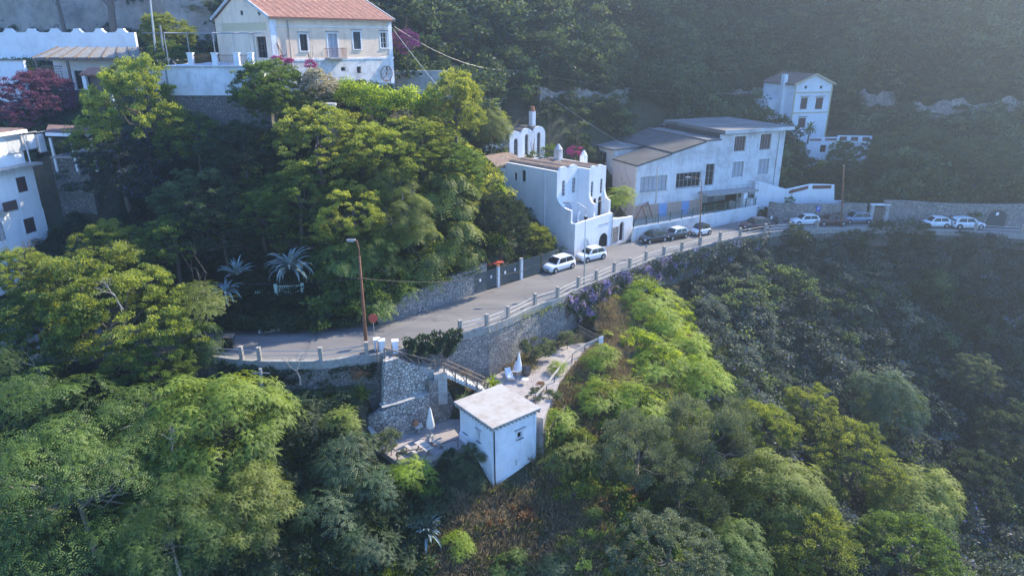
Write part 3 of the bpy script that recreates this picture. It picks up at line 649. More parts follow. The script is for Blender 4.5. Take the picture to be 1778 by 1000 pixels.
# ================= pale house with the red tiled roof
H = Bld('pale_house', 'old cream two-storey house with a red tiled roof, above the trees on the upper left', 'house', (-24.9, 74.6), 26.0, math.atan2(11.9, 10.55)); t = H.t
L, W, EZ = 15.9, 11.5, 8.0; AP = EZ+2.5
ws = [H.bf(521, 60, 534, 89), H.bf(613.6, 56, 626, 86), H.bf(661, 57, 672, 84)]
dr = H.bf(570, 59, 586.5, 100); lw = [H.bf(619.5, 116, 627, 128), H.bf(592, 117, 600, 124), H.bf(670, 117, 673.5, 123)]; ld = H.bf(618, 139, 632, 156)
R4 = lambda q: rect(*q)
gd = H.bl(446, 64, 463, 101); gw = H.bl(405, 66, 414, 88)
wallbox(t, 'cream_render', 0, L, 0, W, -2.5, EZ, [R4(q) for q in ws+[dr]+lw+[ld]], [R4(gd)], th=.4,
        tops={'left': [(.4, -2.5), (W-.4, -2.5), (W-.4, EZ), (W/2, AP-.1), (.4, EZ)], 'right': [(.4, -2.5), (W-.4, -2.5), (W-.4, EZ), (W/2, AP-.1), (.4, EZ)]})
for i, q in enumerate(ws): window(t, H.f(), *q, frame='dark_shutter' if i < 2 else 'white_gloss', pane='glass_dark', inset=.2, mull=1, bars=2, sill='white_paint', surround='peeling', hood='concrete', shutter=('dark_shutter', False) if i == 1 else None)
dd = window(t, H.f(), *dr, frame='blue_shutter', pane='curtain', inset=.2, mull=1, bars=3, surround='peeling', hood='concrete', name='balcony_door')
for q in lw: window(t, H.f(), *q, frame='grey_frame', inset=.2, mull=0, bars=0)
window(t, H.f(), *ld, frame='old_wood', inset=.3, mull=1, name='door'); window(t, H.l(), *gd, frame='old_wood', pane='glass_dark', inset=.2, mull=2, bars=2, name='terrace_door')
mb = MB(); bxp(mb, H.f(), dr[0]-.5, dr[1]+.5, dr[2]-.18, dr[2]-.02, -.95, 0); bal = mb.build('balcony', 'concrete', t)
mb = MB(); fx = H.f(-.9)
for i in range(14): a = dr[0]-.46+(dr[1]-dr[0]+.92)*i/13; bxp(mb, fx, a-.012, a+.012, dr[2], dr[2]+.95, 0, .025)
bxp(mb, fx, dr[0]-.48, dr[1]+.48, dr[2]+.93, dr[2]+.98, -.01, .035)
for a in (dr[0]-.47, dr[1]+.45):
    mb.bx(a, a+.03, -.9, 0, dr[2]+.93, dr[2]+.98)
    for j in range(5): mb.bx(a, a+.02, -.9+j*.2, -.88+j*.2, dr[2], dr[2]+.95)
mb.build('railing', 'rust', bal)
gp = MB(); gp.plate(H.l(), rect(.5, W-.5, 5.0, EZ-.2), [R4(gd)] if gd[3] > 5 and gd[2] > 5 else [], -.012, 0) if False else None
mb = MB()
for z0, z1, d in ((3.62, 3.82, .07), (EZ-.95, EZ-.85, .05), (EZ-.3, EZ, .14)): bxp(mb, H.f(), -.1, L+.1, z0, z1, -d, 0)
mb.build('string_course', 'peeling', t)
bxp(MB(), H.f(), .05, .75, -2.4, EZ-.31, -.09, 0).build('pilaster', 'peeling', t); bxp(MB(), H.f(), L-.55, L, -2.4, EZ-.31, -.06, 0).build('pilaster', 'peeling', t)
mb = MB()
for i in range(44): a = .1+i*(L-.2)/43; bxp(mb, H.f(), a-.09, a+.09, EZ-.16, EZ-.01, -.34, -.14)
mb.build('dentil_row', 'concrete_pale', t)
MB().tube([(2.1, -.12, EZ-.3), (2.1, -.12, 0)], .06).build('downpipe', 'concrete', t)
def gable_roof(t, L, W, ez, ap, m, over=.4, verge=.25, th=.16, trim=None, x0=0., y0=0.):
    mb = MB(); s = (ap-ez)/(W/2); e = ez-over*s
    for sg in (0, 1):
        ya, yb = (-over, W/2) if sg == 0 else (W/2, W+over)
        za, zb_ = (e, ap) if sg == 0 else (ap, e)
        n = int((L+2*verge)/.28)
        # pan-tile ridges running down the slope
        vs = []; 
        for i in range(n*2+1):
            x = -verge+(L+2*verge)*i/(n*2); k = .028 if i % 2 else 0
            vs += [(x+x0, ya+y0, za+th+k), (x+x0, yb+y0, zb_+th+k)]
        fs = [(2*i, 2*i+1, 2*i+3, 2*i+2) for i in range(n*2)]
        mb.add(vs, fs)
        mb.add([(-verge+x0, ya+y0, za), (L+verge+x0, ya+y0, za), (L+verge+x0, yb+y0, zb_), (-verge+x0, yb+y0, zb_), (-verge+x0, ya+y0, za+th), (L+verge+x0, ya+y0, za+th), (L+verge+x0, yb+y0, zb_+th), (-verge+x0, yb+y0, zb_+th)], [(0, 1, 2, 3), (0, 1, 5, 4), (0, 4, 7, 3), (1, 2, 6, 5)])
    r = mb.build('roof', m, t, recalc=False)
    MB().tube([(-verge+x0, W/2+y0, ap+th+.03), (L+verge+x0, W/2+y0, ap+th+.03)], .13, 8).build('ridge', m, r)
    if trim:
        for xx in (-verge-.02, L+verge+.02):
            tb = MB()
            for ya, za, yb, zb_ in ((-over, e, W/2, ap), (W/2, ap, W+over, e)): tb.bar((xx+x0, ya+y0, za+.1), (xx+x0, yb+y0, zb_+.1), .14, .28)
            tb.build('verge', trim, r)
    return r
r = gable_roof(t, L, W, EZ, AP, 'red_tiles', .45, .2, trim='concrete_pale')
MB().bx(12.2, 13.2, 6.6, 7.4, AP-.8, AP+.9).build('chimney', 'peeling', r)
mb = MB()
for py_ in (420, 450):
    a, b = H.pl(py_, 23); mb.lathe([(.26, -.03), (.26, .0)], c=(0, a, b), n=14, axis='x')
mb.build('round_vent', 'glass_dark', t)
q = H.bl(402, 44, 462, 54); mb = MB(); bxp(mb, H.l(), .5, W-1.5, q[2], q[2]+.8, -.015, 0); mb.build('ochre_band', 'yellow_trim', t)
lowh = [R4(q) for q in lw+[ld]]; MB().plate(H.f(), rect(.76, L-.56, -2.4, 3.6), [[(x, z) for x, z in h] for h in lowh], -.02, -.002).build('lower_render', 'peeling_dark', t)
c = H.pf(670.5, 128); wt = thing('iron_wheel', 'large rusty iron wheel hung flat on the wall of the cream house', 'wheel', tuple(H.A+H.u*c[0]-H.w*.1+Vector((0, 0, H.z+c[1]))), math.atan2(11.9, 10.55))
R_ = .85; MB().tube([(R_*math.cos(a), 0, R_*math.sin(a)) for a in [i*math.pi/14 for i in range(29)]], .035, 6).build('rim', 'rust', wt)
mb = MB()
for i in range(4): a = i*math.pi/4; mb.bar((R_*math.cos(a), 0, R_*math.sin(a)), (-R_*math.cos(a), 0, -R_*math.sin(a)), .025)
mb.build('spokes', 'rust', wt)
# terrace left of the house
T = Bld('house_terrace', 'raised terrace with white pillars and iron railings, left of the cream house', 'terrace', (-34.6, 71.4), 29.35, 0); t = T.t
mb = MB(); mb.bx(0, 9.6, 0, 12, -2.9, 0); mb.build('terrace_body', 'peeling', t)
mb = MB(); mb.bx(-.2, 9.9, .12, 11.8, -7.5, -2.9); mb.build('lower_wall', 'rubble_dark', t)
mb = MB(); mb.bx(-.1, 9.65, -.1, 0, -.22, -.04); mb.build('coping', 'concrete_pale', t)
px_ = [331, 373, 411, 435]
xs_ = [T.pf(p, 110)[0] for p in px_]
for x in xs_: MB().bx(x-.25, x+.25, .0, .45, .0, 1.1).bx(x-.31, x+.31, -.05, .5, 1.1, 1.2).build('pillar', 'white_paint', t)
for a, b in zip(xs_, xs_[1:]):
    mb = MB(); n = int((b-a-.5)/.13)
    for i in range(n): x = a+.3+(b-a-.6)*i/max(1, n-1); mb.bx(x-.012, x+.012, .2, .225, .08, .95)
    mb.bx(a+.25, b-.25, .19, .235, .93, .98); mb.bx(a+.25, b-.25, .19, .235, .06, .1); mb.build('railing', 'rust', t)
pg = thing('pipe_pergola', 'bare white pipe pergola frame standing on the terrace beside the cream house', 'pergola', (-34.6, 71.4, 29.35), 0)
for i, x in enumerate([.2]+[v+.05 for v in xs_[1:]]):
    MB().tube([(x, .3, 0), (x, .3, 3.0)], .04, 6).build('post', 'steel', pg)
    MB().tube([(x, 5.3, 0), (x, 5.3, 3.0)], .04, 6).build('post', 'steel', pg)
mb = MB()
for y in (.3, 2.8, 5.3): mb.tube([(-2, y, 3.02), (9.4, y, 3.02)], .035, 6)
for x in [.2]+list(xs_[1:]): mb.tube([(x, .3, 3.07), (x, 5.3, 3.07)], .03, 6)
mb.build('roof_frame', 'steel', pg)
c = PT(573, 197, 67); cl = thing('brick_column', 'round masonry column standing among the trees below the cream house', 'column', (c.x, c.y, c.z-3), 0)
MB().lathe([(.62, 0), (.6, 3.6), (.62, 3.7)], n=20).build('shaft', 'old_render', cl, smooth=True); MB().lathe([(.6, 3.7), (.72, 3.75), (.72, 3.95), (.3, 4.0)], n=20).build('cap', 'old_render', cl)
# garden walls right of the cream house
c = PT(720, 128, 84); b = tag(MB().bx(-3, 5.5, 0, .5, -3.2, .3).build('garden_wall', 'old_render'), 'plain grey garden wall right of the cream house, behind the small tree', 'wall'); b.location = (c.x-1, c.y+1, c.z)
# ================= white wall and pergola, upper left
WB = Bld('crenellated_wall', 'long white wall with stepped merlons along the top edge of the left side', 'wall', (-70, 90.9), 26.0, 0); t = WB.t
top0 = WB.pf(100, 53)[1]; pts = [(0, 0)]; xr = WB.pf(232, 53)[0]
pts.append((xr, 0)); pts.append((xr, top0-.25))
ms = [WB.pf(v, 53)[0] for v in (13.5, 53, 93, 132.5, 171, 209)][::-1]
for m_ in ms: pts += [(m_+.75, top0-.25), (m_+.42, top0), (m_+.38, top0+.2), (m_-.38, top0+.2), (m_-.42, top0), (m_-.75, top0-.25)]
pts.append((0, top0-.25))
MB().plate(WB.f(), pts, (), 0, .5).build('wall', 'white_render', t)
mb = MB(); bxp(mb, WB.f(), 0, xr, 0, WB.pf(100, 103)[1], -.5, 0); mb.build('plinth', 'concrete', t)
P1 = Bld('pergola', 'dark wooden pergola with a pale reed roof in front of the long white wall', 'pergola', (-53.3, 80), 26.4, 0); t = P1.t
zf, zbk = P1.pf(61, 103)[1], P1.pf(99, 85, 4.2)[1]; x1 = P1.pf(252, 104)[0]; xb0 = P1.pf(99, 85, 4.2)[0]; xb1 = P1.pf(216, 81, 4.2)[0]
mb = MB(); mb.bar((0, 0, zf), (x1, 0, zf-.05), .16, .28); mb.bar((xb0, 4.2, zbk), (xb1+2, 4.2, zbk), .14, .2); mb.build('beam', 'old_wood', t)
mb = MB()
for i in range(9):
    f = i/8; a = Vector((x1*f*.98, 0, zf+.2)); b = Vector((xb0+(xb1+1.5-xb0)*f, 4.3, zbk+.16)); mb.bar(a-(b-a)*.08, b+(b-a)*.05, .11, .15)
mb.build('rafter', 'old_wood', t)
mb = MB(); q = [(.3, .2, zf+.14), (x1-.4, .2, zf+.1), (xb1+1.5, 4.2, zbk+.1), (xb0+.2, 4.2, zbk+.1)]
mb.add(q+[(a, b, c+.05) for a, b, c in q], [(0, 1, 2, 3), (4, 5, 6, 7), (0, 1, 5, 4), (1, 2, 6, 5), (2, 3, 7, 6), (3, 0, 4, 7)]); mb.build('reed_mat', 'reed', t)
for x in (.1, 3.6, x1-.2): MB().bx(x-.11, x+.11, -.1, .12, 0, zf-.14).build('post', 'old_wood', t)
LB = Bld('low_outbuilding', 'low white outbuilding under the reed pergola, half hidden by the purple bush', 'outbuilding', (-53.0, 82.6), 26.2, 0); t = LB.t
z1 = LB.pf(150, 106)[1]; 
od = LB.bf(98, 126, 122, 150); wallbox(t, 'white_render', 0, 14, 0, 4, 0, z1, [rect(2.2, 5.0, 0.1, 2.2)], th=.3); window(t, LB.f(), 2.2, 5.0, .1, 2.2, frame='brown_door', inset=.2, mull=2, name='door')
MB().bx(-.2, 14.2, -.25, 4.2, z1+.002, z1+.15).build('roof', 'concrete_pale', t)
lat = thing('lattice_screen', 'dark wooden lattice screen at the left post of the pergola', 'screen', (-52.8, 80.1, 26.6)); mb = MB()
for i in range(9): mb.bar((i*.26, 0, 0), (min(2.2, i*.26+1.2), 0, min(2.4, 1.2)), .03, .03); mb.bar((i*.26, .03, 0), (i*.26, .03, 2.3), .03)
for i in range(8): mb.bar((0, 0, i*.3), (2.2, 0, i*.3), .03)
mb.build('lattice', 'old_wood', lat); MB().bx(-.06, 2.3, -.03, .06, 2.3, 2.42).build('top_rail', 'old_wood', lat)
GH = Bld('entrance_canopy', 'small tiled entrance canopy on white pillars behind the yellow-green tree', 'canopy', (-45.5, 77.5), 24.6, 0); t = GH.t
zc = GH.pf(160, 130)[1]; xa, xb_ = GH.pf(140, 130)[0], GH.pf(192, 130)[0]
MB().add([(xa, -.3, zc-.1), (xb_, -.3, zc-.1), (xb_, 1.6, zc+.5), (xa, 1.6, zc+.5), (xa, -.3, zc+.08), (xb_, -.3, zc+.08), (xb_, 1.6, zc+.68), (xa, 1.6, zc+.68)], [(0, 1, 2, 3), (4, 5, 6, 7), (0, 1, 5, 4), (1, 2, 6, 5), (2, 3, 7, 6), (3, 0, 4, 7)]).build('roof', 'red_tiles', t)
for x in (xa+.3, xb_-.4): MB().bx(x-.2, x+.2, -.1, .3, -1.5, zc-.12).build('pillar', 'white_paint', t)
MB().bx(xa+.5, xb_-.6, .6, .75, -1.5, zc-.1).build('gate', 'old_wood', t)
LW = Bld('garden_wall', 'plain white garden wall at the left edge, left of the purple bush', 'wall', (-62, 79), 24.5, 0)
z1 = LW.pf(20, 107)[1]; MB().bx(0, LW.pf(40, 107)[0], 0, .4, 0, z1).build('wall', 'white_render', LW.t); MB().bx(0, LW.pf(40, 107)[0]+.05, -.05, .45, z1, z1+.1).build('coping', 'concrete', LW.t)
# rock face and slope behind the white wall
plaster('cliff', (.36, .31, .26), (.13, .115, .10), .95, scale=.22)
gxx, gzz = np.meshgrid(np.linspace(-84, -40, 60), np.linspace(24, 50, 34)); _r = np.random.RandomState(3)
yy = 97.5 + (gzz-28)*.2 + np.sin(gxx*.35+gzz*.2)*.8 + np.sin(gxx*.9+1)*.4*np.sin(gzz*.8) + _r.rand(*gxx.shape)*.35
idq = np.arange(gxx.size).reshape(gxx.shape); Fc = np.stack([idq[:-1, :-1], idq[:-1, 1:], idq[1:, 1:], idq[1:, :-1]], -1).reshape(-1, 4)
tag(np_obj('cliff', np_mesh('cliff', np.c_[gxx.ravel(), yy.ravel(), gzz.ravel()], Fc, 'cliff', smooth=False)), kind='structure')
# ================= white house at the left edge
HL = Bld('white_house', 'white three-storey house with brown shutters cut by the left edge of the picture', 'house', (-45, 63.8), 11.6, math.atan2(.986, .166)); t = HL.t
zt, zl, zm = HL.pl(75, 226, 0)[1], 0, 0
zt = HL.pf(76, 226)[1]; zl = HL.pf(88, 276)[1]; zm = HL.pf(90, 356)[1]
wa = [HL.bf(29, 307, 47, 334)]; wc = [HL.bf(42, 378, 62, 405)]; ar = HL.bf(-10, 383, 8, 420)
# ground storey, middle storey, top storey
xe = HL.pf(84, 400)[0]
wallbox(t, 'white_render', -7.0, xe, 0, 8, -1.5, zm, [R4(q) for q in wc]+[archy(ar[0], ar[1], ar[2], ar[3])], th=.3, name='ground_floor')
mb = MB(); mb.bx(-7.0, 0, 0, 8, zm+.003, zm+.15); mb.build('floor_slab', 'white_paint', t)
wallbox(t, 'white_render', -7.0, 0, 0, 8, zm+.152, zl-.2, [R4(q) for q in wa], th=.3, name='middle_floor')
mb = MB(); mb.bx(-7.0, .5, -.75, 8, zl-.198, zl); mb.build('balcony_slab', 'concrete', t)
wt_ = [HL.bf(11, 238, 35, 265, .4), HL.bf(49, 234, 62, 258, .4), HL.bf(68, 233, 79, 264, .4)]
wallbox(t, 'white_render', -7.0, -.2, .4, 8, zl+.002, zt, [R4(q) for q in wt_], th=.3, name='top_floor')
for q in wa+wc: window(t, HL.f(), *q, frame='brown_shutter', pane='brown_shutter', inset=.08, mull=1, bars=0, surround='white_paint', shutter=('brown_shutter', False))
for q in wt_: window(t, HL.f(.4), *q, frame='dark_shutter', inset=.18, mull=1, hood='concrete', sill='concrete')
window(t, HL.f(), *ar, frame='grey_frame', pane='curtain', inset=.1, arch=True, mull=1, bars=2, name='arched_window')
mb = MB(); mb.bx(-7.2, .3, -.1, 8.3, zt+.002, zt+.3); mb.build('roof', 'white_paint', t); mb = MB(); mb.bx(-7.0, .2, .1, 8.2, zt+.302, zt+.42); mb.build('roof_edge', 'brown_tiles', t)
MB().tube([(-.1, .25, zt), (.05, .2, zt-.4), (.1, .2, zl)], .06).build('downpipe', 'white_gloss', t)
q = HL.bf(-14, 342, 12, 368); mb = MB(); bxp(mb, HL.f(), q[0], q[1], q[2], q[2]+.12, -1.1, 0); bb = mb.build('balcony', 'concrete', t)
mb = MB(); bxp(mb, HL.f(-1.1), q[0], q[1], q[2]+.12, q[2]+.95, 0, .06); mb.build('parapet', 'brown_shutter', bb)
pl_ = thing('lean_to_roof', 'tiled lean-to roof on white posts attached to the right of the white house', 'lean-to', tuple(HL.A+HL.u*.3+Vector((0, 0, HL.z+zl))), 0); Lp = local(pl_)
a, b, c, d = PYY(80, 231, 65.5), PYY(160, 233, 65.5), PYY(157, 221, 70), PYY(84, 219, 70)
qq = [Lp(v) for v in (a, b, c, d)]; mb = MB(); mb.add(qq+[v+Vector((0, 0, .14)) for v in qq], [(0, 1, 2, 3), (4, 5, 6, 7), (0, 1, 5, 4), (1, 2, 6, 5), (2, 3, 7, 6), (3, 0, 4, 7)]); mb.build('roof', 'brown_tiles', pl_)
MB().bar(qq[0]+Vector((0, -.1, -.12)), qq[1]+Vector((0, -.1, -.12)), .12, .3).build('fascia', 'white_paint', pl_)
for v in (PYY(122, 236, 65.6), PYY(156, 236, 65.6), PYY(86, 236, 65.6)): u = Lp(v); MB().bx(u.x-.1, u.x+.1, u.y-.1, u.y+.1, u.z-3.4, u.z-.2).build('post', 'white_paint', pl_)
u0 = Lp(PYY(86, 272, 65.5)); u1 = Lp(PYY(130, 270, 65.5)); mb = MB(); mb.bx(u0.x, u1.x+1.5, u0.y, u0.y+6, u0.z-.15, u0.z); mb.build('floor_slab', 'concrete', pl_)
mb = MB(); mb.bx(u0.x-.2, u1.x+.8, u0.y+.3, u0.y+.8, u0.z-10, u0.z-.152); mb.build('support_wall', 'rubble_dark', pl_)
# ================= white vaulted house by the road
A = Bld('vaulted_house', 'white house with scalloped vault gables and curved flanks beside the parked white cars', 'house', (7.54, 78.68), 7.0, math.atan2(5.18, 5.1)); t = A.t
LX = 7.35; zp = A.pf(990, 392)[1]; print('amalfi parapet', zp, 'top', A.pf(970, 298, 3)[1], A.pf(1011, 300, 3), A.pf(1021, 300, 1.3), A.pf(1056, 291, 1.3))
ni, ga = A.bf(1007, 415, 1023, 437), A.bf(1040, 405, 1055, 428)
mb = MB(); mb.plate(A.f(), [(0, -.4), (LX, -.4), (LX, zp+.15), (0, zp)], [archy(ni[0], ni[1], -.05, ni[3]), archy(ga[0], ga[1], .05, ga[3])], 0, .35)
mb.build('front_wall', 'white_render', t)
window(t, A.f(), ni[0], ni[1], -.05, ni[3], frame='white_paint', pane='white_render', inset=.2, arch=True, mull=0, name='niche')
window(t, A.f(), ga[0], ga[1], .05, ga[3], frame='dark_iron', inset=.15, arch=True, mull=4, bars=3, name='arched_gate')
ztop = A.pf(970, 298, 3)[1]; z2 = zp+3.0; yb = 11.5
def flank(y1, zc, yf=.7, full=True):
    """side wall in profile: parapet front, then a concave flare up to the set-back face"""
    q = [(0.36, -.4), (.36, zp), (yf, zp), (yf, zc-.4)]
    for i in range(9): a = math.pi/2*i/8; q.append((yf+(y1-yf)*math.sin(a)*1.0, zc-.35+.35*0+(1.5)*(1-math.cos(a))))
    q += [(y1, ztop), (yb, ztop+.1), (yb, -.4)]
    return q
wsx = [A.bl(906, 296, 913, 316), A.bl(893, 300, 898, 314)]
mb = MB(); mb.plate(A.l(0), flank(3.0, 6.0), [R4(q) for q in wsx], 0, .3); mb.build('left_flank', 'white_render', t)
for q in wsx: window(t, A.l(0), *q, frame='grey_frame', inset=.15, mull=0, surround='white_paint')
XM = 4.0
mb = MB(); mb.plate(A.l(XM), flank(1.3, 6.2, .36), (), 0, .3); mb.build('middle_flank', 'white_render', t)
mb = MB(); mb.plate(A.l(LX-.3), flank(1.3, 6.2, .36), (), 0, .3); mb.build('right_flank', 'white_render', t)
mb = MB(); mb.plate(A.f(yb), rect(0, LX, -.4, ztop), (), 0, .3); mb.build('back_wall', 'white_render', t)
mb = MB(); mb.bx(.31, XM-.01, .36, 3.0, zp-1.15, zp-1.0); mb.bx(XM+.31, LX-.31, .36, 1.3, zp-1.15, zp-1.0); mb.build('balcony_floor', 'concrete', t)
def scallop(x0, x1, zb_, zt_, n=2, k=10):
    """front with n round heads"""
    r = (x1-x0)/n/2; q = [(x0, zb_), (x1, zb_)]
    for i in range(n-1, -1, -1):
        c = x0+r*(2*i+1)
        for j in range(k+1): a = math.pi*j/k; q.append((c+r*.98*math.cos(a), zt_+r*.85*math.sin(a)))
    return q
sw = [A.bf(976, 313, 981, 341, 3), A.bf(994, 308, 999, 335, 3)]; rw_ = [A.bf(1026.5, 315, 1030, 342, 1.3), A.bf(1042.5, 310, 1046, 336, 1.3)]
mb = MB(); mb.plate(A.f(3), scallop(.3, XM, zp-1, ztop-.3), [archy(q[0]-.03, q[1]+.03, q[2], q[3], 6) for q in sw], 0, .3); mb.build('upper_front', 'white_render', t)
mb = MB(); mb.plate(A.f(1.3), scallop(XM+.3, LX-.3, zp-1, ztop-.3), [archy(q[0]-.03, q[1]+.03, q[2], q[3], 6) for q in rw_]+[archy(XM+.95, XM+1.65, zp-.95, zp+2.1), archy(XM+1.95, XM+2.75, zp-.95, zp+2.2)], 0, .3)
mb.build('upper_front', 'white_render', t)
for q in sw: window(t, A.f(3), q[0]-.03, q[1]+.03, q[2], q[3], frame='white_gloss', pane='glass_dark', arch=True, fw=.05, mull=1, bars=3, inset=.1)
for q in rw_: window(t, A.f(1.3), q[0]-.03, q[1]+.03, q[2], q[3], frame='white_gloss', arch=True, fw=.05, mull=0, bars=3, inset=.1)
for a, b in ((XM+.95, XM+1.65), (XM+1.95, XM+2.75)): window(t, A.f(1.3), a, b, zp-.95, zp+2.1, frame='brown_door', arch=True, mull=0, bars=1, inset=.18, name='loggia_door')
mb = MB()
for i in range(12):
    a = math.pi*i/11; mb.v
def vault(t, x0, x1, y0, y1, zt_, m='vault_tiles', n=2, k=10, thick=.1, up=.87):
    r = (x1-x0)/n/2
    for i in range(n):
        mb = MB(); c = x0+r*(2*i+1); vs = []
        for y in (y0, y1):
            for rr in (1.0, .86):
                for j in range(k+1): a = math.pi*j/k; vs.append((c+r*rr*math.cos(a), y, zt_+r*up*rr*math.sin(a)))
        K = k+1; fs = []
        for j in range(k):
            fs += [(j, j+1, 2*K+j+1, 2*K+j), (K+j, K+j+1, 3*K+j+1, 3*K+j), (j, j+1, K+j+1, K+j), (2*K+j, 2*K+j+1, 3*K+j+1, 3*K+j)]
        mb.add(vs, fs); mb.build('vault_roof', m, t)
vault(t, .3, XM, 3.32, yb+.2, ztop-.38); vault(t, XM+.3, LX-.3, 1.62, yb-1.5, ztop-.38)
# parapet balconies details
MB().tube([(.9, .25, zp), (.75, .2, zp+.5), (.8, .2, zp+1.0), (1.1, .25, zp+1.35)], .1, 8).build('curved_horn', 'white_paint', t)
MB().tube([(0.06, 4.9, ztop-.2), (-.06, 4.9, ztop-.4), (-.06, 4.9, 1)], .05).build('downpipe', 'white_paint', t)
# arched recess and small window on the flank between the two bays, balcony table, wall pipe
for (y0_, y1_, z0_, z1_), m_ in (((.6, 1.25, zp-.95, zp+1.9), 'glass_dark'),): MB().plate(A.f(2.98), archy(1.3, 2.9, zp-1.0, zp+1.75), (), -.03, .0).build('balcony_door', 'blue_shutter', t)
MB().tube([(LX+.12, -.03, zp), (LX-.1, -.06, 0)], .05).build('downpipe', 'concrete', t); MB().bx(XM+.6, LX-.5, -.05, .0, zp-1.0, zp-.94).build('cornice', 'concrete', t); MB().tube([(XM+.2, .2, zp+1.9), (LX-.1, .2, zp+2.3)], .04).build('awning_roller', 'pale_wood', t)
# annex with arched door
an = [A.bf(1078, 386, 1086, 421), A.bf(1066, 395, 1075.5, 428)]
zan = A.pf(1095, 378)[1]; xan = A.pf(1099, 421)[0]
mb = MB(); mb.plate(A.f(.25), [(LX, -.4), (xan, -.4), (xan, zan), (xan-1.2, zan+.05), (LX+1.2, zan+.35), (LX, zan+.5)], [archy(an[0][0], an[0][1], 0, an[0][3])], 0, .4)
anx = mb.build('entrance_wall', 'white_render', t)
window(t, A.f(.25), an[0][0], an[0][1], .0, an[0][3], frame='brown_door', pane='dark_iron', arch=True, mull=1, inset=.3, name='arched_door')
mb = MB(); bxp(mb, A.f(.25), an[1][0], an[1][1], .1, an[1][3], -.06, 0); mb.build('stone_panel', 'rubble_small', t)
mb = MB(); mb.bx(LX+.0, xan, .66, 7, -.4, zan-.6); mb.build('entrance_body', 'old_render', t)
# rear mass with one big vault
mb = MB(); mb.bx(-1.6, 1.5, yb+.31, yb+5.3, 2.0, ztop-.6); mb.build('rear_body', 'white_shabby', t)
mb = MB(); vs = []
for x in (-1.75, 3.2):
    for j in range(11): a = math.pi*j/10; vs.append((x, yb+2.8+2.6*math.cos(a), ztop-.6+1.3*math.sin(a)))
mb.add(vs, [(j, j+1, 12+j, 11+j) for j in range(10)]+[tuple(range(11))[::-1], tuple(range(11, 22))]); mb.build('rear_vault', 'vault_tiles', t)
mb = MB(); mb.bx(1.52, 12.5, yb+.32, yb+9.8, 2.0, ztop-1.1); mb.bx(LX+.01, 12.5, 7.01, yb+.31, 2.0, ztop-2.2); mb.build('roof_terrace', 'old_render', t)
def chimney(par, x, y, z, h, r, m='white_paint', cap='terracotta', squat=False):
    c = MB().bx(x-r, x+r, y-r, y+r, z, z+h).build('chimney', m, par)
    if squat: MB().lathe([(r*1.25, z+h+.002), (r*1.3, z+h+.12), (r*.9, z+h+.35), (r*.35, z+h+.7), (r*.1, z+h+.75)], c=(x, y, 0), n=8).build('chimney_cap', m, c)
    else: MB().lathe([(r*1.15, z+h+.002), (r*.9, z+h+.5), (r*.7, z+h+.7)], c=(x, y, 0), n=8).build('chimney_cap', cap, c)
x, z = A.pf(969, 282, 8); chimney(t, x, 8, z-.4, 2.0, .42, 'white_shabby', squat=True); x, z = A.pf(1013, 288, 7); chimney(t, x, 7, z-.8, 2.1, .36, 'white_paint', squat=True)
# upper house behind it
B = Bld('upper_vaulted_house', 'small white house with three round gables and a tall chimney, behind the vaulted house', 'house', (-.35, 96.6), 14.0, rad(42)); t = B.t
def bay(x0, x1, y, zt_, dh=None, back=4.5):
    r = (x1-x0)/2; c = (x0+x1)/2; hole = [archy(c-.38, c+.38, dh[0], dh[1])]
    mb = MB(); mb.plate(B.f(y), [(x0, -1.5), (x1, -1.5)]+[(c+r*math.cos(a), zt_+r*.9*math.sin(a)) for a in [math.pi*i/12 for i in range(13)]], hole, 0, .3); mb.build('gable', 'white_render', t)
    window(t, B.f(y), c-.38, c+.38, dh[0], dh[1], frame='grey_frame', pane='glass_dark', arch=True, mull=1, bars=2, inset=.2)
    mb = MB(); mb.plate(B.l(x0), rect(y+.3, y+back, -1.5, zt_), (), 0, .3); mb.plate(B.l(x1-.3), rect(y+.3, y+back, -1.5, zt_), (), 0, .3); mb.build('side_wall', 'white_shabby', t)
    vault(t, x0, x1, y+.31, y+back+.1, zt_-.06, 'mossy_tiles', 1, up=.9)
zt_ = B.pf(896, 228)[1]-1.1; bay(0, 2.45, 0, zt_, (zt_-2.6, zt_+.1)); bay(3.2, 5.7, 1.2, zt_, (zt_-3.4, zt_+.3)); bay(6.0, 8.6, 1.6, zt_, (zt_-3.0, zt_+.3))
mb = MB(); mb.bx(2.46, 3.19, 1.6, 2.0, -1.5, zt_); mb.build('link_wall', 'white_shabby', t)
mb = MB(); mb.bx(-3.2, -.01, 1.5, 5.5, -4.5, zt_-.6); mb.build('side_room', 'white_render', t); vault(t, -3.2, 0, 1.5, 5.5, zt_-.66, 'mossy_tiles', 1, up=.35)
mb = MB(); mb.bx(-.5, 9.5, 2.0, 8, -6, -1.51); mb.bx(-.1, 8.8, -.2, 2.0, -6, -1.51); mb.build('base', 'old_render', t)
x, z = B.pf(924, 228, 3.2); chimney(t, x, 3.2, z-1.2, 4.1, .36); x, z = B.pf(879, 228, 3); chimney(t, x, 3, z-1, 1.3, .45, 'white_shabby', squat=True)
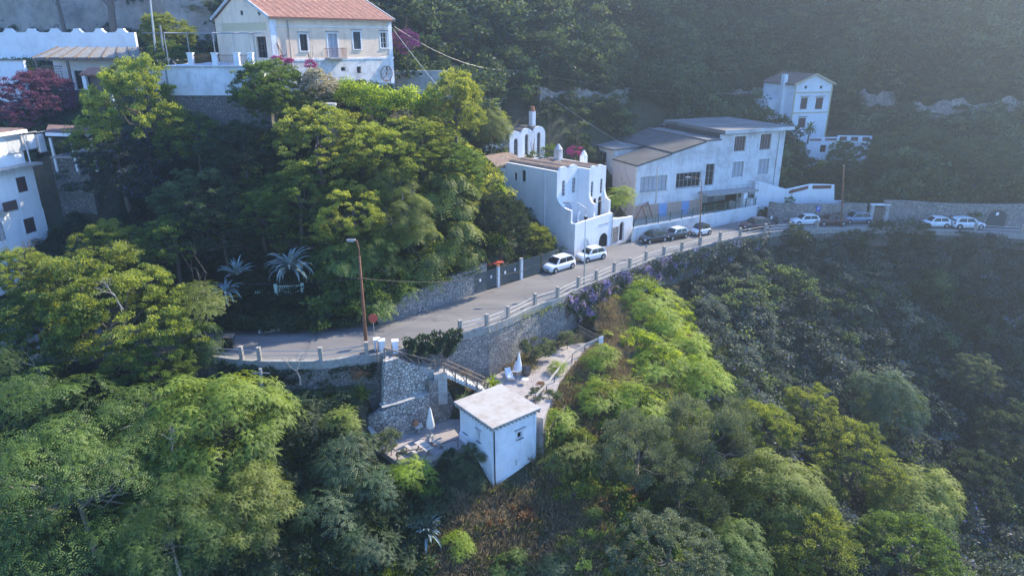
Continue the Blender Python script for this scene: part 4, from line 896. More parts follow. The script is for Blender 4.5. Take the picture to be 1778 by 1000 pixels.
# ================= school-like building
SC = Bld('school_building', 'large weathered white building with dark sloping roofs and a playground yard', 'building', (17.39, 94.37), 7.6, math.atan2(10.32, 24.39)); t = SC.t
zz = lambda x, y: SC.pf(x, y)[1]
x1_, x2_, x3_ = SC.pf(1166, 270)[0], SC.pf(1226, 250)[0], SC.pf(1253, 240)[0]; XE = SC.pf(1356, 290)[0]
zA, zB, zC, zD = zz(1101, 290), zz(1166, 268), zz(1226, 248), zz(1253, 230)
print('school', x1_, x2_, x3_, XE, zA, zB, zC, zD)
big = [SC.bf(1112, 306, 1158, 331), SC.bf(1174, 300, 1216, 325)]; tall = SC.bf(1225, 285, 1240, 322); sq = [SC.bf(1275, 237, 1295, 263), SC.bf(1320, 233, 1339, 260), SC.bf(1271, 281, 1291, 307), SC.bf(1316, 276, 1335, 302)]
cx0, cz0 = SC.pf(1218, 333); cx1, _ = SC.pf(1283, 330); porch = rect(cx0+.3, cx1, -.2, cz0-.25)
mb = MB(); mb.plate(SC.f(), [(0, -1), (XE, -1), (XE, zD-.35), (x3_, zD-.35), (x3_, zC+.15), (x2_, zC+.15), (x2_, zC), (0, zA)], [R4(q) for q in big+[tall]+sq]+[porch], 0, .4); mb.build('front_wall', 'white_shabby', t)
for q in big: window(t, SC.f(), *q, frame='grey_frame', pane='curtain' if q is big[0] else 'glass_dark', inset=.2, mull=5, bars=1, sill='concrete')
window(t, SC.f(), *tall, frame='grey_frame', inset=.25, mull=1, bars=2, name='tall_window')
for i, q in enumerate(sq): window(t, SC.f(), *q, frame='grey_frame', pane='brown_shutter' if i < 2 else 'curtain', inset=.22, mull=3 if i < 2 else 2, bars=0, surround='peeling')
mb = MB(); mb.plate(SC.l(0), [(.4, -1), (6.4, -1), (6.4, zA+.1), (.4, zA)], (), 0, .3); mb.build('left_wall', 'pink_render', t)  # pinkish shade of the left side put into its wall colour
mb = MB(); mb.bx(XE-.35, XE, .4, 14, -1, zD-.36); mb.build('right_wall', 'white_shabby', t)
mb = MB(); mb.bx(cx0+.2, cx1+.1, 3.0, 3.2, -1, cz0-.3); mb.bx(cx0-.0, cx0+.29, .4, 3.0, -1, cz0-.3); mb.build('porch_wall', 'white_shabby', t)
mb = MB(); mb.bx(cx0+3.6, cx0+4.9, 2.93, 2.99, -.2, 2.3); mb.build('porch_door', 'grey_frame', t)
def slope(mb, x0, x1, y0, y1, za, zb_, th=.22):
    v = [(x0, y0, za-th), (x1, y0, zb_-th), (x1, y1, zb_-th), (x0, y1, za-th)]; mb.add(v+[(a, b, c+th) for a, b, c in v], [(0, 1, 2, 3), (4, 5, 6, 7), (0, 1, 5, 4), (1, 2, 6, 5), (2, 3, 7, 6), (3, 0, 4, 7)]); return mb
slope(MB(), -.15, x1_, -.12, 6.5, zA+.2, zB+.12).build('lower_roof', 'roofing_felt', t); slope(MB(), x1_+.02, x2_, -.12, 15, zB+.3, zC+.25).build('middle_roof', 'roofing_felt', t)
slope(MB(), x2_+.02, x3_-.01, -.12, 15, zC+.42, zC+.42).build('flat_roof', 'roof_slab', t)
slope(MB(), x3_, XE+1.0, -.7, 14.5, zD+.3, zD+.3, .5).build('top_roof', 'roof_slab', t)
mb = MB(); bxp(mb, SC.f(-.705), x3_, XE+1.0, zD-.2, zD+.3, -.02, 0); mb.build('fascia', 'white_shabby', t)
mb = MB(); mb.bx(x1_+.01, x1_+.3, 6.3, 14.9, -1, zB+.05); mb.bx(x3_+.005, x3_+.3, .41, 14, zC, zD-.25); mb.build('inner_wall', 'dark_shutter', t)
sr = SC.pf(1157, 213, 17)[0]; zr = SC.pf(1200, 217, 17)[1]
mb = MB(); mb.bx(sr+.6, x3_+8, 17.2, 23, 5, zr-.2); mb.build('rear_block', 'pink_render', t); mb = MB(); mb.bx(sr, x3_+8.5, 16.6, 23.5, zr-.198, zr+.12); mb.build('rear_roof', 'roof_slab', t)
for a in (sr+1.2, sr+3): window(t, SC.f(17.1), a, a+1.1, zr-1.6, zr-.4, frame='grey_frame', inset=.0, mull=1)
# left rear annex
ax, ay = 1.0, 8.0; zf_ = SC.pf(1063, 259, 8)[1]
mb = MB(); mb.bx(ax, 9.0, ay, ay+9, -1, zf_-.2); mb.build('annex', 'white_shabby', t); slope(MB(), ax-.4, 9, ay-.3, ay+9.4, zf_, zf_+.35).build('annex_roof', 'roof_slab', t)
window(t, SC.l(ax), ay+2, ay+7.5, zf_-2.4, zf_-.8, frame='grey_frame', inset=-.06, mull=4)
# painted band
zb0 = zz(1101, 358); mb = MB(); bxp(mb, SC.f(), 0.01, cx0+.25, -.9, zb0, -.012, -.002); mb.build('painted_band', 'band_orange', t)
for a, b in ((1144, 1158), (1183, 1196)): x0, x1 = SC.pf(a, 360)[0], SC.pf(b, 360)[0]; bxp(MB(), SC.f(), x0, x1, -.88, zb0-.05, -.03, -.014).build('painted_panel', 'band_blue', t)
# canopy
mb = MB(); mb.bx(cx0-.6, cx1+1.6, -2.4, -.01, cz0-.2, cz0+.05); cn = mb.build('canopy', 'concrete', t)
mb = MB(); mb.bx(cx1-.9, cx1-.2, -2.2, -1.6, -1, cz0-.21); mb.build('porch_pillar', 'white_paint', t)
mb = MB()
for i in range(7): a = cx0+2.5+(cx1-cx0-1.0)*i/6; mb.bx(a-.02, a+.02, -2.36, -2.32, cz0+.05, cz0+1.0)
mb.bx(cx0+2.5, cx1+1.5, -2.37, -2.31, cz0+.98, cz0+1.03); mb.bx(cx1+1.46, cx1+1.5, -2.36, 0, cz0+.98, cz0+1.03); mb.build('canopy_railing', 'steel', cn)
MB().tube([(XE-1.2, -.1, zD-.4), (XE-1.2, -.1, 2)], .05).build('downpipe', 'concrete', t)
# yard, its wall and mesh fence
YA, YB_ = Vector((15.79, 85.45, 0)), Vector((36.25, 98.36, 0)); u = (YB_-YA).normalized()
mb = MB(); mb.plate(lambda a, b, d: Vector((a, b, 7.75-d)), [(16.2, 86.0), (36.2, 98.6), (41.8, 104.6), (17.4, 94.3), (15.4, 92)], (), 0, 1.5); tag(mb.build('school_yard', 'concrete'), kind='structure')
ang = math.atan2(u.y, u.x); yw = thing('yard_wall', 'long stained white wall between the parked cars and the school yard', 'wall', (YA.x, YA.y, 7), ang)
Ly = (YB_-YA).length; MB().bx(0, Ly, 0, .35, -.5, 1.75).build('wall', 'white_shabby', yw); MB().bx(-.05, Ly+.05, -.06, .42, 1.752, 1.85).build('coping', 'white_paint', yw); MB().bx(Ly-.36, Ly, .36, 5, -.5, 1.7).build('return_wall', 'white_shabby', yw)
mf = thing('mesh_fence', 'dark green mesh fence on top of the school yard wall', 'fence', (YA.x, YA.y, 8.85), ang)
mb = MB()
for i in range(int(Ly/.28)): mb.bx(i*.28, i*.28+.02, .14, .16, .0, 1.2)
for z in (.02, .4, .8, 1.18): mb.bx(0, Ly-.2, .135, .165, z, z+.03)
mb.build('mesh', 'green_mesh', mf)
for i in range(12): x = .1+i*(Ly-.5)/11; MB().bx(x-.04, x+.04, .1, .2, .002, 1.3).build('post', 'green_mesh', mf)
q = PZ(1299, 363, 8); gpz = thing('gate_pillar', 'pale pillar in front of the school porch bush', 'pillar', (q.x, q.y-.5, 7.7), ang); MB().bx(-.3, .3, -.3, .3, 0, 2.0).build('shaft', 'white_paint', gpz); MB().bx(-.36, .36, -.36, .36, 2.002, 2.12).build('cap', 'concrete', gpz)
# slide and swing
q = PZ(1196, 366, 7.8); sd_ = thing('playground_slide', 'green slide with an orange ladder in the school yard', 'slide', (q.x, q.y, 7.75), ang)
mb = MB()
for i in range(9):
    f0, f1 = i/9, (i+1)/9; z = lambda f: 2.0*(1-f)**1.15+.15
    a, b = Vector((-.3-3.6*f0, 0, z(f0))), Vector((-.3-3.6*f1, 0, z(f1))); mb.bar(a, b, .5, .04)
    for s in (-.26, .26): mb.bar(a+Vector((0, s, .12)), b+Vector((0, s, .12)), .04, .22)
mb.build('chute', 'green_paint', sd_)
for s in (-.35, .35): MB().bar((.5, s, 0), (.3, s, 3.0), .1).build('ladder_rail', 'rust', sd_); MB().bar((-.4, s, 0), (-.35, s, 3.0), .1).build('post', 'rust', sd_)
mb = MB(); mb.bar((.3, -.35, 3), (.3, .35, 3), .1)
for i in range(5): mb.bar((.47-.03*i, -.33, .4+i*.4), (.47-.03*i, .33, .4+i*.4), .07)
mb.build('rung', 'orange_paint', sd_); MB().bx(-.4, .4, -.33, .33, 1.95, 2.05).build('platform', 'orange_paint', sd_)
q = PZ(1108, 385, 7.8); sw_ = thing('swing_frame', 'brown metal swing frame at the left end of the school yard', 'swing', (q.x+1, q.y+1.0, 7.75), ang+.5)
for x in (-1.3, 1.3):
    for s in (-1, 1): MB().bar((x, s*.9, 0), (x, 0, 2.3), .09).build('leg', 'rust', sw_)
MB().bar((-1.4, 0, 2.32), (1.4, 0, 2.32), .1).build('top_bar', 'rust', sw_)
# ================= distant white gabled house
G = Bld('white_gabled_house', 'tall narrow white house with a gabled front and brown tiled roof on the far right', 'house', (50.7, 126.6), 14.4, rad(17)); t = G.t
gL = 8.15; gez = G.pf(1378, 147)[1]; gap = G.pf(1413, 130)[1]; gD = 9
sh = [G.bf(1390, 170, 1401.5, 190), G.bf(1416, 170, 1428.5, 190), G.bf(1386, 205, 1398.5, 222)]
ro = [G.pf(1399.5, 152), G.pf(1426, 152)]
circ = lambda c, r: [(c[0]+r*math.cos(a), c[1]+r*math.sin(a)) for a in [2*math.pi*i/12 for i in range(12)]]
mb = MB(); mb.plate(G.f(), [(0, -3), (gL, -3), (gL, gez), (gL/2, gap), (0, gez)], [R4(q) for q in sh]+[circ(c, .32) for c in ro], 0, .35); mb.build('front_wall', 'white_render', t)
wallbox(t, 'white_render', 0, gL, .36, gD, -3, gez, [rect(1, gL-1, 0, gez-1)], th=.3)
for q in sh: window(t, G.f(), *q, frame='brown_shutter', pane='brown_shutter', inset=.1, mull=1, hood='brown_shutter', shutter=('brown_shutter', False))
for c in ro: MB().plate(G.f(), circ(c, .34), (), .2, .25).build('round_window', 'glass_dark', t)
# roof: gable faces the front, ridge runs back
mb = MB()
for s in (0, 1):
    xa, xb_ = (-.35, gL/2) if s == 0 else (gL/2, gL+.35); sl_k = (gap-gez)/(gL/2); za, zb_ = (gez-.35*sl_k, gap) if s == 0 else (gap, gez-.35*sl_k)
    n = 34
    vs = []
    for i in range(n*2+1): y = -.25+(gD+.6)*i/(n*2); k = .05*(i % 2); vs += [(xa, y, za+.14+k), (xb_, y, zb_+.14+k)]
    mb.add(vs, [(2*i, 2*i+1, 2*i+3, 2*i+2) for i in range(n*2)]); mb.add([(xa, -.25, za), (xb_, -.25, zb_), (xb_, gD+.35, zb_), (xa, gD+.35, za)], [(0, 1, 2, 3)])
rr = mb.build('roof', 'brown_tiles', t, recalc=False)
mb = MB(); mb.bar((-.4, -.3, gez-.1), (gL/2, -.3, gap+.08), .16, .3); mb.bar((gL/2, -.3, gap+.08), (gL+.4, -.3, gez-.1), .16, .3); mb.build('verge', 'yellow_trim', rr)
mb = MB()
for y_ in (161, 196): z = G.pf(1405, y_)[1]; bxp(mb, G.f(), 0, gL, z-.1, z+.1, -.06, 0)
mb.build('string_course', 'yellow_trim', t)
for x in (0, gL-.25): mb = MB(); bxp(mb, G.f(), x, x+.25, -3, gez, -.07, -.061 if False else 0); mb.build('corner_strip', 'yellow_trim', t)
MB().bx(-.55, .2, 2.5, 3.4, 0, gez+1.6).build('chimney', 'white_render', t)
mb = MB(); mb.bx(-1.8, -.01, 4.5, 9, -3, gez-3.2); mb.bx(-1.6, .0, 1.5, 4.49, -3, 3.2); mb.build('side_wing', 'white_render', t); MB().bx(-2.0, .0, 1.3, 4.6, 3.202, 3.4).build('wing_roof', 'brown_tiles', t)
# terrace under it
K = Bld('terrace_house', 'small white terrace building with red grilles in its parapet, below the gabled house', 'outbuilding', (50.9, 120.5), 9.4, rad(8)); t = K.t
xa, xb_ = K.pf(1400, 260)[0], K.pf(1453, 260)[0]; zt2 = K.pf(1425, 239)[1]
wq = K.bf(1424, 252, 1434, 264.5); wallbox(t, 'white_render', xa, xb_, 0, 6, -4, zt2-.9, [R4(wq)], th=.3); window(t, K.f(), *wq, frame='brown_shutter', inset=.15)
def parapet(t, F, x0, x1, z0, z1, n, m='white_render'):
    """wall with framed terracotta grilles"""
    w_ = (x1-x0)/n; holes = [rect(x0+w_*i+.35, x0+w_*(i+1)-.35, z0+.28, z1-.2) for i in range(n)]
    MB().plate(F, rect(x0, x1, z0, z1), holes, 0, .25).build('parapet', m, t)
    for h in holes:
        mb = MB(); a, b = h[0][0], h[1][0]; k = int((b-a)/.22)
        for j in range(k+1): x = a+(b-a)*j/k; bxp(mb, F, x-.05, x+.05, h[0][1], h[2][1], .06, .16)
        bxp(mb, F, a, b, (h[0][1]+h[2][1])/2-.05, (h[0][1]+h[2][1])/2+.05, .05, .17); mb.build('grille', 'terracotta_grille', t)
parapet(t, K.f(-.03), xa, xb_, zt2-.898, zt2, 2)
K2 = Bld('terrace_wall', 'white terrace wall with red grilles stepping down to the right of the gabled house', 'wall', (57.6, 122), 13.6, rad(-8)); x2 = K2.pf(1514, 240)[0]; z2_ = K2.pf(1480, 235)[1]
parapet(K2.t, K2.f(), 0, x2, z2_-1.3, z2_-.1, 3); MB().bx(0, x2, .26, .6, z2_-4.5, z2_-1.3).build('wall', 'white_render', K2.t)
c = PT(1526, 210, 132); hb = thing('white_hut', 'tiny white hut among the trees right of the gabled house', 'hut', (c.x, c.y, c.z), .2); MB().bx(-.8, .8, -.6, .8, -2.5, 1.1).build('walls', 'white_render', hb); MB().bx(-.9, .9, -.7, .9, 1.102, 1.25).build('roof', 'concrete', hb)
# low white wall by the road with a red-grilled parapet
q0, q1 = PYY(1352, 352, 100.5), PYY(1450, 352, 100.5)
LWx = Bld('white_parapet_wall', 'white garden wall with two red grilles on top of the roadside stone wall', 'wall', (q0.x, q0.y), 7.0, math.atan2(q1.y-q0.y+.5, q1.x-q0.x)); t = LWx.t
a, b, c, d, e = LWx.pf(1366, 354), LWx.pf(1366, 329), LWx.pf(1408, 320), LWx.pf(1449, 321), LWx.pf(1449, 350)
F_ = LWx.f()
MB().plate(F_, [a, (e[0], e[1]-.3), (d[0], d[1]), (c[0], c[1]), b], [[(b[0]+.4, b[1]-.75), (c[0]-.3, c[1]-.75), (c[0]-.3, c[1]-.2), (b[0]+.4, b[1]-.2)], rect(c[0]+.3, d[0]-.4, c[1]-.75, c[1]-.2)], 0, .3).build('wall', 'white_render', t)
mb = MB()
for j in range(12): x = b[0]+.45+(c[0]-b[0]-.8)*j/11; z = b[1]+(c[1]-b[1])*(x-b[0])/(c[0]-b[0]); bxp(mb, F_, x-.06, x+.06, z-.8, z-.15, .08, .2)
for j in range(12): x = c[0]+.35+(d[0]-c[0]-.8)*j/11; bxp(mb, F_, x-.06, x+.06, c[1]-.75, c[1]-.2, .08, .2)
mb.build('grille', 'terracotta_grille', t)
g0 = LWx.pf(1330, 318)[0]; MB().plate(F_, [(g0-1.5, -.3+a[1]*.3), (a[0]-.01, a[1]-.3), (b[0]-.01, b[1]), (g0-.5, b[1]+1.1), (g0-1.5, b[1]+1.2)], (), 0, .3).build('side_wall', 'white_render', t)
MB().bx(e[0]+.01, e[0]+2.2, .05, .35, e[1]-.8, e[1]+.1).build('step', 'white_render', t)
# stone walls on the inner side of the road
IR = resample(INN, 1.2)
def inner_wall(x0, x1, h0, h1, lab, m='rubble', hmid=None, off=.12):
    s = [p for p in offset(IR, off) if x0 < p.x < x1]; n = len(s)
    tops = [RZ + float(np.interp(i/(n-1), [0, .5, 1], [h0, hmid or (h0+h1)/2, h1])) for i in range(n)]
    return tag(ribbon('stone_wall', m, s, .5, RZ-1, tops), lab, 'wall')
inner_wall(-12.6, -2.6, 1.6, 3.0, 'grey stone wall on the uphill side of the sunny road, left of the gates', 'rubble', 2.5)
inner_wall(36.8, 51.5, 2.6, 2.6, 'roadside stone wall below the white parapet wall', 'rubble', 2.7)
inner_wall(52.5, 76, 3.1, 3.4, 'long far stone wall with an arched garage door', 'rubble', 3.2)
q = PZ(1728, 396, RZ); gd_ = thing('garage_door', 'dark arched garage door with a small white sign in the far stone wall', 'door', (q.x, float(y_in(q.x))+.05, RZ), 0)
MB().plate(Fr((0, 0, 0), (1, 0, 0), (0, 1, 0)), archy(-1.45, 1.45, 0, 2.55), (), 0, .12).build('door_leaf', 'dark_shutter', gd_); MB().plate(Fr((0, 0, 0), (1, 0, 0), (0, 1, 0)), archy(-1.7, 1.7, 0, 2.8), [archy(-1.44, 1.44, 0.02, 2.54)], -.08, .1).build('stone_arch', 'rubble_small', gd_)
MB().bx(-.2, .2, -.03, -.004, 1.75, 2.2).build('sign', 'white_gloss', gd_)
q = PZ(1527, 386, RZ); pg_ = thing('roadside_gate', 'small pale roadside gate with a pillar on each side, behind the shrubs', 'gate', (q.x, float(y_in(q.x))+.3, RZ), 0)
for x in (-1.2, 1.0): MB().bx(x-.25, x+.25, -.25, .25, 0, 2.4).build('pillar', 'old_render', pg_)
MB().bx(-.94, .74, -.05, .05, 0, 2.1).build('door_leaf', 'old_wood', pg_); MB().bx(-1.5, 1.3, -.3, .3, 2.402, 2.6).build('lintel', 'white_shabby', pg_)
# ruined terrace walls on the far slope
def gzr(px, py, h):
    """ray of a pixel to the point h metres above the ground"""
    d = ray(px, py); ts = np.arange(30, 230, .5); P = np.array([[d.x*t, d.y*t] for t in ts]); z = CAMZ+d.z*ts; g = gz(P, False)
    i = np.argmax(z <= g+h); i = i if z[i] <= g[i]+h else len(ts)-1
    return float(ts[i])
def ruin(px0, px1, py0, py1, t_, lab):
    t0, t1 = gzr(px0, py1, 0)-1., gzr(px1, py1, 0)-1.; a, b = PT(px0, py1, t0), PT(px1, py1, t1); h = (py1-py0)/FPX*t0*1.1; n = 30; rr = random.Random(px0)
    tops = [a.z+(b.z-a.z)*i/(n-1)+h*rr.uniform(.85, 1.0)*(.74+.18*math.sin(i*.45+px0)+.08*math.sin(i*1.1)) for i in range(n)]
    P = [a.lerp(b, i/(n-1)) for i in range(n)]; tag(ribbon('ruined_wall', 'cliff_pale', P, .8, [p.z-5 for p in P], tops), lab, 'wall')
stone('cliff_pale', (.38, .33, .29), (.24, .21, .18), (.18, .16, .14), 1.3, .06, .8)
ruin(938, 1092, 152, 176, 126, 'broken pale terrace wall on the dark slope above the school')
ruin(1262, 1345, 152, 172, 145, 'short broken terrace wall left of the gabled house')
ruin(1475, 1560, 157, 180, 150, 'pale broken wall on the slope right of the gabled house'); ruin(1580, 1778, 172, 200, 148, 'long pale terrace wall near the right edge of the slope')
# ------------------------------------------------------------------ along the road
plain('car_white', (.78, .79, .8), .3, coat=.6); plain('car_silver', (.45, .47, .5), .3, .5, .5); plain('car_black', (.012, .013, .016), .25, coat=.8); plain('car_dark_red', (.06, .015, .015), .3, coat=.8)
plain('car_maroon', (.09, .04, .04), .3, coat=.5); plain('car_blue_grey', (.2, .28, .36), .35, .4, .5); plain('tyre_rubber', (.02, .02, .02), .9); plain('car_glass', (.015, .02, .025), .05); plain('lamp_glass', (.75, .78, .8), .1); plain('red_lens', (.4, .01, .01), .2); plain('sign_red', (.5, .08, .05), .6); plain('sign_blue', (.02, .08, .45), .5); plain('plate', (.75, .75, .7), .5)
mat('post_concrete', (.42, .38, .33), (.25, .22, .19), 6); plain('pale_metal', (.62, .6, .56), .5, .3)
# railing: concrete posts with two rails
post_px = [(421,625),(452,627),(558,627),(636,620),(799,578),(845,567),(882,553),(929,530),(968,518),(1004,500),(1035,488),(1066,474),(1093,466),(1121,454),(1152,445),(1183,437),(1215,428),(1250,420),(1285,413),(1330,406),(1372,402),(1420,399)]
def railing_run(pxs, lab, mrail, extra=(), loc=None):
    Ps = [Vector(p) for p in extra] + [PZ(x, y, RZ) for x, y in pxs]
    Ps = [Vector((p.x, float(y_out(p.x))-.05, RZ+.12)) for p in Ps]
    t = thing('road_railing', lab, 'railing', tuple(Ps[0])); o = Ps[0]
    for i, p in enumerate(Ps):
        q = p-o; a = Ps[min(i+1, len(Ps)-1)]-Ps[max(i-1, 0)]; rz = math.atan2(a.y, a.x)
        MB().box(q+Vector((0, 0, .52)), (.3, .28, 1.1), rz).box(q+Vector((0, 0, 1.11)), (.36, .34, .09), rz).build('post', 'post_concrete', t, bevel=.015)
    for a, b in zip(Ps, Ps[1:]):
        u = (b-a).normalized()
        mb = MB()
        for z in (.42, .82): mb.tube([a-o+u*.16+Vector((0, 0, z)), b-o-u*.16+Vector((0, 0, z))], .032, 6)
        mb.build('rail_pair', mrail, t)
    return t
railing_run(post_px[:4], 'concrete posts with two dark rails along the shaded left stretch of road', 'steel', extra=[(-40, 50.6, 7), (-31, 50.7, 7)])
railing_run(post_px[4:], 'long row of concrete posts with pale rails along the outer edge of the climbing road', 'pale_metal')
railing_run([(1697, 405), (1778, 409)], 'short piece of concrete railing below the far garage door', 'pale_metal', extra=[])
# gates on the uphill side
def gate_run(px0, px1, lab, h=2.1, leaves=2, signs=True):
    a, b = PZ(px0[0], px0[1], RZ), PZ(px1[0], px1[1], RZ); a.y = float(y_in(a.x))+.15; b.y = float(y_in(b.x))+.15
    d = b-a; L = d.length; t = thing('driveway_gate', lab, 'gate', (a.x, a.y, RZ), math.atan2(d.y, d.x))
    for k in range(leaves):
        x0, x1 = L*k/leaves+.06, L*(k+1)/leaves-.06; mb = MB(); n = int((x1-x0)/.12)
        for i in range(n+1): x = x0+(x1-x0)*i/n; mb.bx(x-.03, x+.03, -.015, .015, .12, h)
        for z in (.12, h*.5, h-.04): mb.bx(x0, x1, -.03, -.016, z, z+.07)
        mb.bx(x0, x1, .02, .03, .15, h-.03); lf = mb.build('gate_leaf', 'gate_slats', t)
        if signs: MB().bx((x0+x1)/2-.12, (x0+x1)/2+.12, -.05, -.035, 1.2, 1.5).build('sign', 'white_gloss', lf)
    return t, L
plain('gate_slats', (.09, .11, .11), .7)
gate_run((824, 511), (862, 500), 'dark slatted double gate nearest the lamp-lit bend, under the red tin roof')
gate_run((868, 498), (902, 488), 'second dark slatted gate, between the two pale gate posts')
gate_run((908, 486), (938, 473), 'third dark slatted gate, right of the pale gate posts', signs=False); gate_run((940, 472), (968, 452), 'fourth dark slatted panel behind the parked silver-white car', signs=False)
for x, y, lab in ((865, 499, 'pale gate post with a brick-red cap, left one of the two'), (905, 487, 'pale narrow gate post, right one of the two')):
    p = PZ(x, y, RZ); p.y = float(y_in(p.x))+.1; t = thing('gate_post', lab, 'post', (p.x, p.y, RZ), .7); MB().bx(-.14, .14, -.14, .14, 0, 2.3).build('shaft', 'white_shabby', t); MB().bx(-.18, .18, -.18, .18, 2.302, 2.42).build('cap', 'terracotta' if x < 880 else 'concrete', t)
p = PZ(838, 497, RZ); cpt = thing('carport', 'red corrugated carport roof behind the first gate', 'carport', (p.x, p.y+1.4, RZ), rad(32))
mb = MB(); n = 24
for i in range(n+1): x = -2+4*i/n; mb.v += [(x, -1.2, 2.2+.04*(i % 2)), (x, 1.8, 2.75+.04*(i % 2))]
for i in range(n): mb.f.append((2*i, 2*i+1, 2*i+3, 2*i+2))
mb.build('roof', 'sign_red', cpt, recalc=False)
for x in (-1.9, 1.9):
    for y, h in ((-1.1, 2.2), (1.7, 2.72)): MB().bx(x-.05, x+.05, y-.05, y+.05, 0, h).build('post', 'steel', cpt)
# pale green garden gate on the left bank
c = PT(506, 512, 64); gg = thing('garden_gate', 'pale green barred garden gate below the agaves', 'gate', (c.x-1.4, c.y, c.z-1.1), rad(6))
mb = MB()
for i in range(14): x = .15+i*2.1/13; mb.bx(x-.025, x+.025, -.02, .02, .1, 2.0)
for z in (.1, 1.0, 1.95): mb.bx(.1, 2.3, -.035, -.021, z, z+.06)
mb.build('bars', 'pale_green', gg)
for x in (0, 2.45): MB().bx(x-.14, x+.14, -.14, .14, -.6, 2.2).build('post', 'pale_green', gg)
mb = MB()
for i in range(10): x = -1.9+i*.19; mb.bx(x-.025, x+.025, .1, .14, .1, 1.5)
mb.bx(-2, -.2, .08, .098, 1.3, 1.36); mb.build('side_bars', 'pale_green', gg)
# street lights and poles
def pole_between(p0x, p0y, z0, p1x, p1y, name, lab, cat, r0, r1, m, n=10):
    a = PZ(p0x, p0y, z0); b = PYY(p1x, p1y, a.y); t = thing(name, lab, cat, tuple(a)); b = b-a
    MB().tube([(0, 0, -.5), tuple(b*.5), tuple(b)], [r0, (r0+r1)/2, r1], n).build('pole', m, t, smooth=True); return t, b, a
t, b, a = pole_between(636, 612, RZ, 625, 440, 'street_lamp', 'tall rusty street light pole beside the white stair gate pillars', 'street light', .17, .09, 'rust_pole_m') if False else (None, None, None)
mat('rust_metal', (.30, .12, .06), (.16, .07, .045), 3)
def lamp(base, top, head, lab, r0, r1, m, z0=RZ, hm='steel'):
    t, b, a = pole_between(base[0], base[1], z0, top[0], top[1], 'street_lamp', lab, 'street light', r0, r1, m)
    h = PYY(head[0], head[1], a.y)-a; mid = b.lerp(h, .5); mid.z = max(b.z, h.z)-.1*abs(h.x-b.x); k = b+Vector((0, 0, (h.z-b.z)*.75))
    MB().tube([tuple(b-Vector((0, 0, .2))), tuple(b), tuple(b.lerp(k, .7)), tuple(k.lerp(h, .45)+Vector((0, 0, .12))), tuple(h)], r1*.75, 8).build('arm', m, t, smooth=True)
    d = (h-b); d.z = 0; d = d.normalized() if d.length > .01 else Vector((-1, 0, 0))
    hd = MB().box(h+d*.3, (.7, .26, .14), math.atan2(d.y, d.x)).build('lamp_head', hm, t, bevel=.03); MB().box(h+d*.32-Vector((0, 0, .09)), (.45, .2, .035), math.atan2(d.y, d.x)).build('lens', 'lamp_glass', hd)
    return t, b, a
L1, b1, a1 = lamp((637, 614), (624, 445), (616, 417), 'tall rusty street light beside the white stair gate pillars', .17, .08, 'rust_metal')
MB().bar(Vector((b1.x*.75-.3, 0, b1.z*.78)), Vector((b1.x*.75+.45, 0, b1.z*.78)), .06).build('crossarm', 'rust_metal', L1)
L2, b2, a2 = lamp((1014, 494), (1017, 372), (988, 352), 'slim grey street light with a curved arm in front of the vaulted house', .09, .05, 'pale_metal')
MB().box((b2.x*.85, 0, b2.z-.4), (.35, .3, .25)).build('floodlight', 'dark_iron', L2)
L3, b3, a3 = lamp((1214, 424), (1218, 325), (1199, 308), 'rusty brown street light with a curved arm beside the small two-seater car', .1, .06, 'rust_metal')
L4, b4, a4 = pole_between(1461, 394, RZ, 1465, 288, 'tall_pole', 'distant rusty pole rising above the shrubs beside the maroon car', 'pole', .12, .08, 'rust_metal'); MB().box((b4.x, 0, b4.z+.03), (.2, .2, .08)).build('cap', 'steel', L4)
L5, b5, a5 = pole_between(1137, 388, 7.75, 1142, 290, 'light_pole', 'plain grey pole in the school yard, in front of the wide windows', 'pole', .1, .06, 'concrete'); MB().box((b5.x, 0, b5.z+.05), (.2, .2, .1)).build('cap', 'steel', L5)
def tpole(base, top, t_, lab, r=.12, m='concrete', cross=True):
    a = PT(base[0], base[1], t_); b = PYY(top[0], top[1], a.y)-a; t = thing('utility_pole', lab, 'pole', tuple(a))
    MB().tube([(0, 0, -3), tuple(b)], [r, r*.7], 8).build('pole', m, t)
    if cross: MB().bar(b+Vector((-.7, 0, -.4)), b+Vector((.7, 0, -.4)), .08).build('crossarm', m, t)
    return a+b
up1 = tpole((898, 182), (898, 122), 108, 'thin grey utility pole on the dark slope behind the vaulted house'); up2 = tpole((841, 180), (841, 125), 104, 'small pole left of the thin utility pole on the slope', .08)
up3 = tpole((267, 90), (260, -8), 74, 'tall pale metal pole in front of the trees at the top left', .12, 'pale_metal', False); tpole((285, 115), (278, 45), 73, 'shorter grey wooden pole right of the tall metal pole', .12, 'concrete', False)
up4 = tpole((450, 700), (452, 640), 56, 'concrete utility pole with a small crossarm below the left railing', .2, 'concrete')
up5 = tpole((1640, 105) , (1640, 104), 140, 'x') if False else None
def wire(pts, lab, sag=.6, r=.018, m='dark_iron'):
    P = []
    for a, b in zip(pts, pts[1:]):
        for i in range(9): f = i/8; p = a.lerp(b, f); p.z -= sag*4*f*(1-f); P.append(p)
    o = P[0].copy(); tag(MB().tube([p-o for p in P], r, 5).build('overhead_wire', m), lab, 'wire').location = o
wl1 = a1+Vector((b1.x*.75, 0, b1.z*.78))
wire([PT(-20, 462, 57), wl1], 'overhead wire running left from the rusty street light across the dark bank', 1.0, .022); wire([wl1, PT(965, 452, 80)], 'overhead wire running right from the rusty street light towards the gates', 1.2, .022)
